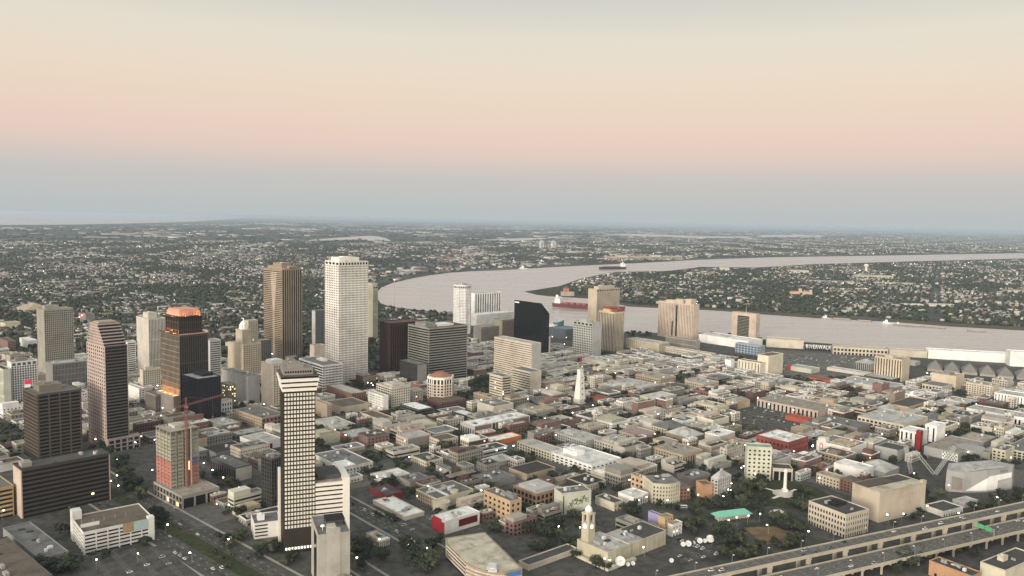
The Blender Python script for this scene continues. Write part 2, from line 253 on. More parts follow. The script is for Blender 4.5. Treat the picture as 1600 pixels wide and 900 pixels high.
  dict(k='creamstep', n='apartment_block', s='stepped cream apartment block', l='stepped cream apartment block with flat roof terraces', p=(-181.3, 1214.3, 41.0, 33.9, 44.6, 35.9), L='band', R='punch', Lf=(3.5, 6, 0.1, 0.5), wall='offcream', pent=[(0.2, 0.9, 0.2, 0.8, 3, 'offcream')], roof='paleroof'),
  dict(k='creamstepw', n='apartment_wing', s='white colonnaded wing', l='white colonnaded wing left of the stepped cream apartment block', p=(-191.3, 1197.0, 41.0, 9.0, 43.7, 26.6), L='punch', R='blank', wall='white', roof='palegreenroof'),
  dict(k='creamstepe', n='apartment_wing', s='cream right wing', l='lower cream wing right of the stepped cream apartment block', p=(-154.5, 1259.7, 41.0, 19.0, 20.2, 22.7), L='blank', R='punch', wall='offcream'),
  dict(k='turret', n='hotel', s='eight-sided cream hotel', l='eight-sided cream hotel with arched top storey and red roof', p=(-114.5, 1254.2, 41.0, 39.9, 25.3, 43.2), special='turret', wall='peachcream'),
  dict(k='turretpod', n='podium_building', s='dark red brick podium', l='dark red brick podium in front of the eight-sided cream hotel', p=(-105.1, 1220.6, 41.0, 47.3, 39.5, 13.0), L='punch', R='punch', wall='brick', roof='brownroof'),
  dict(k='blackgar', n='parking_garage', s='black garage with white roof', l='black garage with bright white roof below the stepped cream apartments', p=(-134.7, 1169.9, 41.0, 26.6, 49.9, 13.5), L='band', R='band', wall='darkgrey', roof='whiteroof'),
  dict(k='greenlow', n='shed', s='dark green shed with white roof', l='dark green shed with white roof left of the pink brick garage', p=(-63.6, 1152.8, 41.0, 20.2, 34.3, 10.5), L='blank', R='blank', wall='darkgreen', roof='whiteroof'),
  dict(k='pinkgar', n='parking_garage', s='long pink brick garage', l='long pink brick garage in three sections with white roof', p=(-48.0, 1080.4, 41.0, 102.8, 31.1, 13.4), L='rib', Lf=(12, 5, 0.5, 0.3), R='blank', wall='palegrey', Rwall='pinkbrick', roof='whiteroof', units=6, special='ribs3'),
  dict(k='cream50', n='office_building', s='low cream block with brown roof', l='low cream block with brown roof terrace behind the white-roofed store', p=(-185.0, 1125.1, 41.0, 22.5, 55.2, 9.3), L='punch', R='punch', wall='cream', roof='brownroof'),
  dict(k='tanwall', n='hall', s='long tan-walled hall', l='long tan-walled hall right of the dotted tower crown', p=(-252.3, 1184.0, 41.0, 47.2, 49.9, 11.7), L='blank', R='blank', wall='tancream', roof='brownroof'),
  dict(k='brickwhite', n='office_building', s='brick block with white roof', l='brick block with pale blue-white roof at foot of the tallest tower', p=(-252.2, 1264.8, 41.0, 25.7, 82.8, 14.5), L='punch', R='punch', wall='brick2', roof='paleroof'),
  dict(k='tan53', n='office_building', s='narrow tan block', l='narrow tan block touching the dotted tower right side', p=(-266.9, 1155.6, 41.0, 7.3, 35.7, 21.9), L='blank', R='punch', wall='tan'),
  dict(k='lowlong', n='office_building', s='low pale long roof', l='low pale long-roofed block right of the dotted tower shaft', p=(-241.1, 1086.1, 41.0, 33.9, 56.2, 6.3), L='blank', R='blank', wall='offwhite', roof='paleroof', units=3),
  dict(k='pinklow', n='office_building', s='low pinkish block', l='low pinkish block with a coral end wall behind the white U-roof hall', p=(-205.0, 1037.4, 41.0, 37.0, 35.8, 6.9), L='blank', Lwall='coral', R='blank', wall='pinkgrey', roof='paleroof', units=3),
  dict(k='whiteU', n='hall', s='large white hall with grey roof', l='large low white hall with grey roof wells right of the dotted tower', p=(-189.7, 897.4, 41.0, 40.4, 70.1, 9.7), L='blank', R='punch', wall='white', roof='grey', units=8, pent=[(0.05, 0.5, 0.05, 0.4, 0.6, 'whiteroofw')]),
  dict(k='pinkU', n='office_building', s='pink and grey long block', l='long pinkish block with grey side wall behind the yellow cream cube', p=(-129.9, 1009.9, 41.0, 35.9, 27.0, 14.2), L='punch', R='blank', wall='pinkcream', Rwall='greybrown', roof='paleroof'),
  dict(k='creamU', n='office_building', s='cream block with angled wings', l='cream block with angled front attached to the long pinkish block', p=(-88.0, 1009.9, 41.0, 28.7, 24.1, 12.6), L='punch', R='punch', wall='cream', roof='brownroof'),
  dict(k='yellowcube', n='office_building', s='pale yellow cube', l='pale yellow cream cube-shaped block with dark grey roof', p=(-97.8, 934.3, 41.0, 24.4, 32.6, 7.8), L='punch', R='punch', wall='yellowcream', roof='darkgrey', units=3),
  dict(k='hipcream', n='hall', s='cream hall with grey hip roof', l='cream hall with grey hip roof right of the pale yellow cube', p=(-65.8, 902.7, 41.0, 8.3, 30.2, 8.3), L='blank', R='blank', wall='cream', hip=1, roof='grey'),
  dict(k='hipcream2', n='office_building', s='small cream house row', l='small pale cream row right of the hip-roofed hall', p=(-50.5, 917.8, 41.0, 13.3, 17.4, 7.6), L='punch', R='punch', wall='offcream', roof='grey'),
  dict(k='whiteroof1', n='store', s='white-roofed store', l='low store with bright white roof and dark tree fringe below white hall', p=(-139.7, 873.5, 41.0, 36.5, 26.5, 5.1), L='blank', R='blank', wall='offwhite', roof='whiteroof', units=2),
  dict(k='greylow64', n='hall', s='low grey-walled hall', l='low grey-walled hall with divided roof right of the white-roofed store', p=(-107.4, 860.4, 41.0, 26.5, 24.3, 7.2), L='blank', R='blank', wall='concrete', roof='grey', units=4),
  dict(k='redblk', n='store', s='dark red-walled store', l='low store with dark red walls and grey roof', p=(-126.9, 818.9, 41.0, 20.6, 32.0, 6.2), L='blank', R='blank', wall='redwall', roof='darkgrey', units=3),
  dict(k='theatre', n='theatre', s='pale yellow theatre', l='pale yellow theatre with grey roof, turret and blank right wall', p=(-72.7, 797.6, 41.0, 48.0, 36.9, 11.4), L='punch', Lwall='tan', R='blank', wall='yellowcream', roof='grey', units=5, special='theatre'),
  dict(k='whiteroof2', n='workshop', s='white flat-roofed workshop', l='low workshop with jagged bright white flat roof beside the parking lot', p=(-100.2, 764.6, 41.0, 22.7, 59.6, 4.5), L='blank', R='blank', wall='cream', roof='whiteroof', units=5),
  dict(k='redwhite', n='shop', s='white shop with red end wall', l='white shop with bright red end wall and maroon panel on front', p=(-59.2, 731.3, 41.0, 42.9, 20, 13.0), L='blank', Lwall='red', R='blank', wall='white', roof='whiteroof', special='panel', units=3),
  dict(k='orange5', n='office_building', s='orange-tan office with square windows', l='five-storey orange-tan office with rows of dark square windows', p=(2.5, 763.3, 41.0, 14.6, 41.2, 22.5), L='punch', R='punch', Lf=(5, 6.5, 0.5, 0.5), Rf=(5, 5.5, 0.5, 0.5), wall='orangetan', roof='grey', units=3, pent=[(0.5, 0.95, 0.1, 0.5, 3, 'grey')]),
  dict(k='silverroof', n='office_building', s='brown block with silver roof', l='brown brick block with wide silver roof and framed bays', p=(28.8, 795.8, 41.0, 36.4, 35.7, 18.7), L='grid', R='grid', Lf=(6, 6, 0.3, 0.3), Rf=(6, 6, 0.3, 0.3), wall='orangebrown', roof='paleroof', pent=[(0.1, 0.85, 0.15, 0.9, 2.5, 'palegrey')]),
  dict(k='vine', n='office_building', s='pale green-cream block with vines', l='pale cream block with dark painted vine pattern on front wall', p=(54.1, 786.5, 22, 33.2, 18, 23.1), L='blank', R='blank', wall='palegreen', roof='grey', special='vines', units=3),
  dict(k='darkroof74', n='office_building', s='dark-roofed block with cream wall', l='dark-roofed block with cream right wall below the big white garage', p=(86.9, 859.1, 41.0, 29.9, 31.8, 7.9), L='blank', R='punch', wall='cream', Lwall='darkgrey', roof='darkroof', units=3),
  dict(k='whitegarage2', n='parking_garage', s='big white parking garage', l='big bright white parking garage with rows of dark square openings', p=(97.6, 919.8, 41.0, 51.2, 69.3, 11.5), L='punch', R='punch', Lf=(3.1, 7.5, 0.42, 0.5), Rf=(3.1, 7.5, 0.42, 0.5), wall='brightwhite', roof='whiteroof', pent=[(0.25, 0.55, 0.55, 0.9, 4.5, 'brightwhite')]),
  dict(k='olivegar', n='office_building', s='olive-cream three-storey block', l='olive-cream three-storey block joined to big white garage on its left', p=(53.6, 969.7, 41.0, 23.3, 65.7, 11.3), L='grid', Lf=(4, 5, 0.4, 0.4), R='blank', wall='olivecream', roof='paleroof'),
  dict(k='greyblk76', n='office_building', s='pale grey blank-walled block', l='pale grey blank-walled block directly behind the big white garage', p=(99.6, 1025.7, 41.0, 33.0, 58.8, 11.1), L='punch', R='blank', wall='palegrey', roof='paleroof', pent=[(0.2, 0.6, 0.5, 0.9, 3, 'palegrey')], units=3),
  dict(k='orangewall', n='shed', s='orange-walled shed', l='long shed with vivid orange wall and white roof', p=(-22.8, 1029.0, 41.0, 52.5, 21.4, 6.8), L='blank', R='blank', wall='orange', roof='whiteroof'),
  dict(k='barrel', n='shed', s='pale pink barrel-roofed sheds', l='pair of pale pink barrel-roofed sheds left of the dark-roofed hall', p=(-18.9, 939.3, 41.0, 34.5, 22.0, 6.3), L='blank', R='blank', wall='pinkcream', roof='paleroof', hip=1),
  dict(k='greystrip', n='hall', s='grey hall with white roof strips', l='grey hall with white roof strips behind the orange-tan office', p=(-20.5, 863.4, 41.0, 38.4, 32.0, 7.2), L='blank', R='blank', wall='grey', roof='grey', units=7),
  dict(k='brownhall', n='hall', s='dark brown-roofed hall', l='wide dark brown-roofed hall with tan walls behind the silver roof', p=(21.6, 892.1, 41.0, 44.4, 32.3, 8.2), L='blank', R='blank', wall='tan', roof='darkroof'),
  dict(k='cream81', n='workshop', s='cream walled workshop', l='cream-walled workshop right of the vine-painted block', p=(109.1, 802.0, 41.0, 14.8, 26.8, 8.8), L='blank', R='punch', wall='cream', roof='darkgrey', units=3),
  dict(k='white81', n='workshop', s='white boxy workshop', l='bright white boxy workshop left of the curved cream building', p=(130.9, 816.1, 41.0, 23.8, 21.2, 10.3), L='blank', R='grid', Rf=(9, 3, 0.4, 0.1), wall='brightwhite', roof='whiteroof', units=2),
  dict(k='grey82', n='apartment_block', s='grey three-storey apartment block', l='grey three-storey apartment block with flat roof behind tan broadcast building', p=(124.0, 737.4, 41.0, 16.4, 28.9, 9.3), L='band', R='punch', wall='concrete', roof='grey', units=4, pent=[(0.3, 0.8, 0.3, 0.8, 2.5, 'concrete')]),
  dict(k='lilac', n='townhouse', s='lilac-walled house block', l='narrow block with bright lilac side wall', p=(148.4, 746.4, 41.0, 4.8, 18.0, 16.4), L='blank', R='blank', wall='lilac', roof='grey'),
  dict(k='ochre84', n='townhouse', s='ochre-fronted townhouse', l='ochre-fronted townhouse attached right of the lilac block', p=(148.7, 738.6, 41.0, 12.6, 8, 18.1), L='blank', R='punch', wall='ochre'),
  dict(k='yellow85', n='townhouse', s='small yellow house', l='small yellow house with brown roof in front of the lilac block', p=(132.7, 731.7, 41.0, 16.0, 10, 8.7), L='blank', R='punch', wall='yellow', roof='brownroof'),
  dict(k='white86', n='townhouse', s='small white house', l='small white boxy house right of the ochre townhouse', p=(155.9, 737.4, 41.0, 14.7, 7, 11.8), L='blank', R='punch', wall='white'),
  dict(k='tvhall', n='broadcast_building', s='tan broadcast building long wing', l='long tan flat-roofed wing with domed clock tower', p=(86.4, 665.6, 41.0, 29.0, 36.7, 14.1), special='tvhall', L='blank', R='blank', wall='yellowtan', roof='paleroof', units=6),
  dict(k='low88', n='garage', s='low dark-roofed garage with cream wall', l='low dark-roofed garage with cream wall at the bottom edge', p=(18.6, 657.5, 41.0, 58.5, 12.3, 5.0), L='blank', R='blank', wall='cream', roof='darkgrey'),
  dict(k='station', n='station', s='small tan station with columns', l='small tan roadside station with white front columns right of concrete tower', p=(-117.1, 701.8, 41.0, 10.8, 18.9, 7.1), special='station', L='blank', R='blank', wall='tan', roof='paleroof', units=3),
  dict(k='marriott', n='hotel_tower', s='white eight-sided hotel tower', l='slim white eight-sided hotel tower against the river', p=(-127.7, 2047.8, 41.0, 39.5, 48.2, 127.1), special='octa', wall='brightwhite'),
  dict(k='whiterib', n='office_building', s='white ribbed riverside block', l='white ribbed slab on the riverbank right of the white hotel tower', p=(-106.9, 2312.6, 41.0, 99.2, 20, 83.8), L='blank', R='rib', Rf=(60, 9, 0.55, 0.03), wall='brightwhite'),
  dict(k='whitelow92', n='hall', s='long low white riverside hall', l='long low white hall at the foot of the ribbed riverside slab', p=(-96.2, 2215.3, 41.0, 136.5, 40, 32.2), L='blank', R='blank', wall='white', roof='whiteroof'),
  dict(k='brown93', n='office_building', s='brown ribbed block', l='brown ribbed block left behind the black wedge-top tower', p=(-21.6, 1920.8, 41.0, 45.0, 31.4, 56.0), L='blank', R='rib', Rf=(40, 3, 0.5, 0.05), wall='tanbrown', Lwall='olive'),
  dict(k='grey94', n='office_building', s='grey ribbed mid-rise', l='grey ribbed mid-rise below the ribbed riverside slab', p=(-71.1, 1894.3, 41.0, 59.6, 30, 41.4), L='blank', R='rib', Rf=(40, 3.4, 0.55, 0.06), wall='greybrown'),
  dict(k='wedge', n='office_tower', s='black wedge-top glass tower', l='black glass tower with slanted top and white logo strip', p=(63.7, 1713.8, 41.0, 24.6, 87.7, 119.3), special='wedge', wall='black2', glass='blackglass'),
  dict(k='creamslab', n='office_building', s='cream slab with fine bands', l='broad cream slab with fine horizontal bands in front of black tower', p=(37.8, 1439.1, 41.0, 22.9, 106.0, 73.9), L='band', Lf=(4.0, 20, 0.0, 0.72), R='blank', wall='peachcream', Rwall='palegrey', roof='palegrey'),
  dict(k='creamtwin1', n='apartment_block', s='left cream apartment wing', l='left wing of cream twin apartment block with banded balconies', p=(-12.4, 1249.7, 41.0, 18.7, 31.8, 50.2), L='band', R='band', Lf=(4, 20, 0.0, 0.65), Rf=(4, 20, 0.0, 0.5), wall='cream', roof='grey'),
  dict(k='creamtwin2', n='apartment_block', s='right cream apartment wing', l='right wing of cream twin apartment block with banded balconies', p=(33.9, 1332.5, 41.0, 25.0, 47.6, 42.5), L='band', R='blank', Lf=(4, 20, 0.0, 0.6), wall='cream', roof='grey'),
  dict(k='tan98', n='office_building', s='tan and brick corner block', l='tan and red brick corner block lit orange below cream apartments', p=(-27.4, 1248.4, 41.0, 11, 48.1, 16.4), L='punch', R='punch', wall='tan', Rwall='brick2', roof='concroof', units=3),
  dict(k='obelisk', n='tapered_tower', s='white tapering tower', l='bright white tapering windowless tower above low rooftops', p=(113.2, 1282.6, 41.0, 13.4, 13.0, 55.7), special='obelisk', wall='creamwhite'),
  dict(k='gridgrey', n='office_tower', s='pale grey gridded tower', l='pale grey tower with dark gridded left face and blank right face', p=(174.2, 1710.3, 41.0, 28.1, 57.8, 79.0), L='punch', Lf=(5.2, 5.4, 0.4, 0.4), R='blank', wall='palegrey2', topband=1, roof='concroof', pent=[(0.2, 0.8, 0.4, 0.8, 4, 'palegrey2')]),
  dict(k='goldred', n='hotel_tower', s='cream ribbed hotel with red and yellow roof', l='cream ribbed hotel tower with red and yellow roof crown', p=(235.3, 1828.0, 41.0, 34.2, 47.7, 90.2), L='rib', Lf=(60, 4.6, 0.45, 0.03), R='rib', Rf=(60, 4.6, 0.6, 0.03), wall='goldcream', special='crown'),
  dict(k='tantower', n='office_tower', s='tan ledge-topped tower', l='tan ribbed tower with stepped ledge top behind the red-roofed hotel', p=(211.8, 1992.9, 41.0, 84.6, 30, 128.6), L='blank', R='rib', Rf=(60, 4, 0.6, 0.03), wall='tancream', pent=[(0.15, 0.85, 0.2, 0.8, 6, 'tancream')], topband=1),
  dict(k='westin', n='hotel_tower', s='broad tan hotel with dark slot', l='broad tan ribbed hotel on the river with dark central slot', p=(458.5, 2014.5, 41.0, 24.1, 112.0, 92.7), special='westin', L='rib', Lf=(70, 4.8, 0.7, 0.02), R='blank', wall='peach'),
  dict(k='westinpod', n='podium_building', s='dark ribbed hotel podium', l='dark ribbed podium under the broad tan hotel', p=(430.5, 1851.5, 41.0, 14.8, 89.4, 25.5), L='rib', Lf=(12, 3, 0.45, 0.1), R='blank', wall='concrete', roof='brownroof'),
  dict(k='casino', n='hall', s='long pale cream hall', l='long pale cream hall left of the broad tan hotel', p=(337.5, 1813.4, 41.0, 37.1, 99.5, 22.1), L='rib', Lf=(13, 6, 0.8, 0.1), R='rib', wall='yellowtan', roof='paleroof'),
  dict(k='tanlouvre', n='hotel', s='tan block with dark louvred middle', l='tan riverside block with dark louvred middle and thin mast', p=(627.5, 2047.6, 41.0, 17.8, 72.4, 67.8), special='louvre', L='blank', R='blank', wall='peach'),
  dict(k='convwhite', n='hall', s='white convention hall', l='large white low convention hall behind rooftops near the tan hotel', p=(565.7, 1896.0, 41.0, 60, 143.2, 20.0), L='blank', R='blank', wall='brightwhite', roof='whiteroof', pent=[(0.1, 0.6, 0.5, 0.9, 3, 'palegrey')]),
  dict(k='bluemural', n='hall', s='blue mural hall', l='low hall with blue and pale painted glass front', p=(562.4, 1796.2, 41.0, 21.0, 65.2, 23.3), L='grid', Lf=(6, 8, 0.25, 0.3), R='blank', wall='bluewall', glass='blueglass', roof='paleroof'),
  dict(k='longcream', n='office_building', s='long thin cream block', l='long thin cream block with tiny windows below the tan hotel podium', p=(437.3, 1732.1, 41.0, 16.5, 127.5, 14.1), L='punch', R='blank', wall='cream', roof='paleroof'),
  dict(k='whitenarrow', n='office_building', s='narrow white block', l='narrow bright white block left of the cream silo-like hotel', p=(442.8, 1598.9, 41.0, 13.4, 13.6, 23.5), L='blank', R='blank', wall='brightwhite'),
  dict(k='silotall', n='hotel', s='cream ribbed hotel block', l='tall cream ribbed block with low wing by the riverside parking lot', p=(505.1, 1558.5, 41.0, 53.9, 24.1, 40.6), L='blank', R='rib', Rf=(40, 4, 0.7, 0.03), wall='goldwhite', roof='brownroof'),
  dict(k='silowing', n='hotel_wing', s='cream scalloped wing', l='cream scalloped wing left of the cream ribbed hotel block', p=(486.9, 1550.2, 41.0, 18.2, 50.4, 27.8), L='rib', Lf=(40, 7, 0.75, 0.05), R='blank', wall='goldwhite', roof='grey'),
  dict(k='creamhotel', n='hotel', s='cream hotel with vertical strips', l='cream hotel with dark vertical strips near white riverside sheds', p=(751.4, 1526.1, 41.0, 34.1, 53.1, 43.6), L='rib', Lf=(60, 5.5, 0.6, 0.04), R='blank', wall='goldcream', pent=[(0.2, 0.8, 0.4, 0.7, 4, 'cream')]),
  dict(k='darkfront', n='annex', s='dark low annex', l='low dark annex in front of the cream hotel with vertical strips', p=(724.0, 1505.3, 41.0, 35.9, 54.3, 8.6), L='blank', R='blank', wall='darkgrey', roof='paleroof'),
  dict(k='creambox', n='office_building', s='plain cream box building', l='plain cream box building with rooftop plant below the pyramid roofs', p=(814.0, 1450.4, 41.0, 39.2, 42.4, 27.3), L='blank', R='punch', wall='goldcream', roof='concroof', units=6, pent=[(0.2, 0.7, 0.3, 0.7, 3, 'grey')]),
  dict(k='archlow', n='office_building', s='low arcaded block', l='low cream block with arcade bays left of the plain cream box', p=(769.7, 1414.0, 41.0, 45.9, 34.0, 15.0), L='grid', Lf=(7, 6, 0.4, 0.3), R='blank', wall='cream', roof='grey'),
  dict(k='cream114', n='loft_building', s='cream lofts with rows of windows', l='cream loft building with small window rows near right edge', p=(844.8, 1389.6, 41.0, 34.3, 42.5, 22.8), L='punch', R='punch', wall='cream', roof='concroof', units=4),
  dict(k='cream114b', n='loft_building', s='grey cream loft annex', l='grey cream annex behind the cream lofts near right edge', p=(910.0, 1453.8, 41.0, 30.3, 25.5, 21.4), L='punch', R='punch', wall='offcream', roof='pinkroof', units=3),
  dict(k='white115', n='loft_building', s='white strip-windowed lofts', l='long white loft row with vertical strips cut off by right edge', p=(870.4, 1301.4, 41.0, 40, 67.5, 19.2), L='rib', Lf=(20, 5, 0.7, 0.05), R='blank', wall='brightwhite', roof='paleroof'),
  dict(k='brick116', n='loft_building', s='dark red brick lofts', l='dark red brick loft block with white windows near right edge', p=(801.0, 1286.8, 41.0, 28, 30.4, 12.7), L='punch', R='blank', wall='brick', roof='grey', units=2),
  dict(k='arcade117', n='warehouse', s='white arcaded warehouse', l='long white warehouse with dark arcade openings at the right edge', p=(808.0, 1171.5, 41.0, 40, 121.2, 11.6), L='grid', Lf=(11, 6, 0.4, 0.35), R='blank', wall='brightwhite', roof='paleroof', units=6),
  dict(k='tan118', n='warehouse', s='tan-ended warehouse', l='warehouse with bright tan end wall beside dark trees', p=(637.5, 1264.8, 41.0, 86.3, 33.5, 10.4), L='blank', R='blank', wall='orangetan', roof='darkgrey'),
  dict(k='yellow119', n='loft_building', s='small yellow lofts', l='small yellow loft block with pale roof above the museum trees', p=(702.2, 1244.8, 41.0, 36.4, 19.0, 10.2), L='punch', R='punch', wall='ochrecream', roof='paleroof'),
  dict(k='cream120', n='loft_building', s='long cream gridded lofts', l='long cream loft building with regular window grid behind museum', p=(561.4, 1125.0, 41.0, 83.0, 67.1, 15.8), L='grid', Lf=(4.2, 6, 0.35, 0.35), R='punch', wall='cream', roof='paleroof', units=7),
  dict(k='warehouse121', n='warehouse', s='long pink-tan warehouse', l='very long pinkish tan warehouse with pilasters along parking lot', p=(473.1, 1214.3, 41.0, 60.0, 105.6, 13.0), L='rib', Lf=(13, 7, 0.55, 0.15), R='punch', wall='pinkcream', roof='concroof', units=5),
  dict(k='redlow', n='shed', s='low orange-red shed', l='low orange-red shed with red roof beside the long pink-tan warehouse', p=(445.6, 1181.1, 41.0, 18.8, 36.8, 6.8), L='blank', R='blank', wall='redorange', roof='redroof2'),
  dict(k='redlong', n='shed', s='long red-walled shed', l='long shed with bright red wall near the riverside', p=(611.8, 1476.8, 41.0, 26, 63, 7.2), L='blank', R='blank', wall='redorange', roof='brownroof'),
  dict(k='cream124', n='shed', s='low cream shed', l='low cream shed with red corner by riverside parking lot', p=(604.3, 1595.2, 41.0, 33.1, 52.1, 9.1), special='redend', L='blank', R='blank', wall='palegreen', roof='paleroof'),
  dict(k='bigroof125', n='hall', s='wide pale-roofed hall', l='wide pale-roofed hall right of the long red-walled shed', p=(677.7, 1421.6, 41.0, 62, 90.7, 9.3), L='blank', R='blank', wall='offwhite', roof='paleroof', units=5),
  dict(k='redbrick', n='office_building', s='bright red brick block', l='bright red brick block with white roof behind the pale green hotel', p=(354.5, 1000.2, 41.0, 49.7, 45.9, 21.6), L='punch', R='punch', Lf=(6, 6, 0.6, 0.6), Rf=(6, 6, 0.6, 0.6), wall='red2', roof='whiteroof', units=7),
  dict(k='greenhotel', n='hotel', s='pale green-white hotel', l='pale green-white hotel slab with roof coloured as green-lit and eight window rows', p=(276.8, 914.4, -8, 27.7, 16, 39.5), L='blank', R='punch', Rf=(4.8, 5, 0.55, 0.55), wall='palegreen', roof='greenlitroof'),  # glow of the green roof lights is put into the roof colour
  dict(k='greenannex', n='annex', s='low cream annex', l='low cream annex attached right of the pale green-white hotel', p=(307.5, 914.0, -8, 22.2, 20, 14.5), L='blank', R='grid', Rf=(14, 7, 0.2, 0.2), wall='cream', roof='darkgrey'),
  dict(k='museumwhite', n='museum', s='white museum with two red banners', l='white windowless museum wall with two red-framed banners', p=(432.2, 997.1, 41.0, 44, 45.7, 16.6), L='blank', R='blank', wall='white', roof='grey', units=6, special='banners'),
  dict(k='wareroof130', n='warehouse', s='grey-roofed warehouse', l='grey-roofed warehouse behind the white museum with red banners', p=(498.5, 1130.7, 41.0, 40, 66.5, 9.3), L='blank', R='blank', wall='greybrown', roof='grey', units=4),
  dict(k='ogdena', n='museum_wing', s='beige stone museum wing', l='beige stone museum wing beside the round park', p=(373.0, 884.3, 35, 16.1, 29.4, 11.8), L='punch', R='blank', wall='tancream', roof='concroof'),
  dict(k='ogdenb', n='museum_wing', s='white museum wing', l='white windowless wing behind the beige stone museum wing', p=(414.0, 915.8, 41.0, 25.9, 36.6, 13.7), L='blank', R='blank', wall='white', roof='whiteroof'),
  dict(k='ogdenc', n='stone_hall', s='red-brown stone library', l='small red-brown stone building between beige wing and beige hall', p=(382.7, 870.0, 35, 16.1, 16.4, 14.5), L='punch', R='punch', wall='brick2', roof='brownroof', hip=1),
  dict(k='beigehall', n='hall', s='massive blank beige hall', l='massive windowless beige hall beside the elevated expressway', p=(371.8, 784.2, 28, 71.7, 32.7, 31.6), L='blank', R='blank', wall='sand', roof='darkgrey', special='beigehall', pent=[(0.0, 0.6, 0.5, 0.95, 1.5, 'brownroofw')]),
  dict(k='lattice', n='office_building', s='cream lattice-front office', l='cream six-storey office with lattice of small square windows by expressway', p=(321.1, 742.6, 30, 33.9, 43.1, 23.2), L='grid', R='grid', Lf=(5.0, 3.2, 0.42, 0.42), Rf=(5.0, 3.2, 0.42, 0.42), wall='cream', roof='darkgrey', pent=[(0.3, 0.8, 0.45, 0.75, 2.5, 'black2')], units=2),
  dict(k='theater134', n='museum_theatre', s='grey museum theatre', l='grey curved museum theatre with honeycomb openings on its front', p=(570.6, 1000.8, 41.0, 87.4, 41.4, 11.6), L='blank', R='blank', wall='greymetal', roof='concroof', special='honey'),
  dict(k='slots1', n='museum_block', s='white museum block with four slots', l='white museum block with four tall black slots', p=(552.4, 1066.0, 41.0, 31.1, 24.6, 20.3), L='rib', Lf=(40, 7, 0.6, 0.08), R='blank', wall='brightwhite', roof='whiteroof'),
  dict(k='slots2', n='museum_block', s='white museum block with two slots', l='white museum block with two tall black slots beside trees', p=(590.2, 1090.7, 41.0, 30.7, 15.3, 23.4), L='rib', Lf=(40, 9, 0.7, 0.1), R='blank', wall='brightwhite', roof='whiteroof'),
  dict(k='pav134d', n='museum_pavilion', s='grey museum pavilion with sunken roof', l='grey museum pavilion with dark sunken roof left of the canopy legs', p=(490.7, 995.5, 41.0, 35.5, 29.3, 14.1), L='blank', R='blank', wall='greymetal', roof='darkgrey', pent=[(0.0, 0.08, 0.0, 1, 2, 'greymetal')]),
  dict(k='ramp134e', n='museum_hall', s='grey sloping metal-roofed hall', l='grey metal hall with sloping roof behind the beige hall', p=(444.8, 927.0, 41.0, 36.0, 35.5, 8.5), L='blank', R='blank', wall='greymetal', roof='paleroof', hip=1),
  dict(k='redslim', n='sign_tower', s='slim red tower', l='slim red metal tower between the white museum blocks', p=(544.5, 1044.4, 41.0, 7.0, 6, 27.7), L='grid', R='grid', wall='redwall', glass='redglass'),
  dict(k='grey135', n='store', s='low grey museum store', l='low grey store behind the grey sculpted museum pavilion', p=(638.4, 1059.8, 41.0, 47.6, 32.9, 10.5), L='blank', R='blank', wall='greybrown', roof='concroof', units=4),
  dict(k='white135', n='loft_building', s='white lofts at right edge', l='white and grey lofts at the right edge above pavilion', p=(668.1, 1007.1, 41.0, 99.2, 32.3, 11.7), L='grid', R='punch', wall='offwhite', roof='grey', units=4),
  dict(k='white136', n='depot', s='small white depot', l='small white depot with dark roof beside the expressway', p=(447.3, 803.9, 28, 32.8, 22, 6.1), L='blank', R='punch', wall='white', roof='darkgrey'),
  dict(k='grey137', n='depot', s='small grey depot', l='small grey depot behind the small white depot', p=(485.3, 831.8, 28, 23.3, 14, 5.6), L='blank', R='blank', wall='palegrey', roof='paleroof'),
  dict(k='orange138', n='warehouse', s='orange-walled warehouse', l='orange-walled dark-roofed warehouse in the lower right corner', p=(380.4, 635.2, 33, 15.0, 35.8, 13.0), L='punch', Lf=(8, 14, 0.8, 0.7), R='blank', wall='orangetan2', roof='darkgrey', units=5),
  dict(k='cream139', n='warehouse', s='pale yellow warehouse', l='pale yellow warehouse with cube penthouse at the lower right corner', p=(411.0, 641.1, 33, 59.0, 20.0, 15.8), L='blank', R='blank', wall='yellowcream', roof='darkgrey', pent=[(0.3, 0.45, 0.5, 0.8, 4, 'cream')], units=3),
  dict(k='orangewing', n='office_building', s='peach-orange corner block', l='peach-orange corner block with square windows left of curved cream front', p=(155.6, 848.7, 41.0, 7.6, 29.8, 17.7), L='punch', Lf=(5, 6, 0.5, 0.5), R='blank', wall='orangetan', roof='grey', units=3),
  dict(k='curvedcream', n='bowfront_building', s='curved cream-fronted building', l='cream building with bowed front and neat window rows facing the park', p=(152.7, 828.8, 12, 30.4, 26, 21.5), special='curved', L='blank', R='punch', wall='yellowcream'),
  dict(k='brickwing', n='brick_wing', s='brick wing with dark gap', l='red-brown brick wing right of curved cream-fronted building', p=(183.5, 836.3, 12, 11.7, 22, 16.1), L='blank', R='punch', wall='brick2', roof='grey'),
  dict(k='greyroofbig', n='hall', s='grey-roofed hall behind curved building', l='wide dark grey-roofed hall behind the curved cream-fronted building', p=(207.3, 881.1, 41.0, 32.6, 22.2, 10.3), L='blank', R='blank', wall='greybrown', roof='grey', units=5),
  dict(k='peaked', n='office_building', s='grey block with peaked glass roof', l='grey block with pale peaked roof beside the park trees', p=(225.6, 844.7, 41.0, 25.0, 9.0, 22.6), special='peaked', L='punch', R='punch', wall='palegrey', units=0),
  dict(k='orangecube', n='office_building', s='orange cube block', l='orange-red cube block left of the peaked-roof grey block', p=(209.3, 841.7, 20, 12.0, 14, 16.9), L='blank', R='blank', wall='orangetan2', roof='brownroof'),
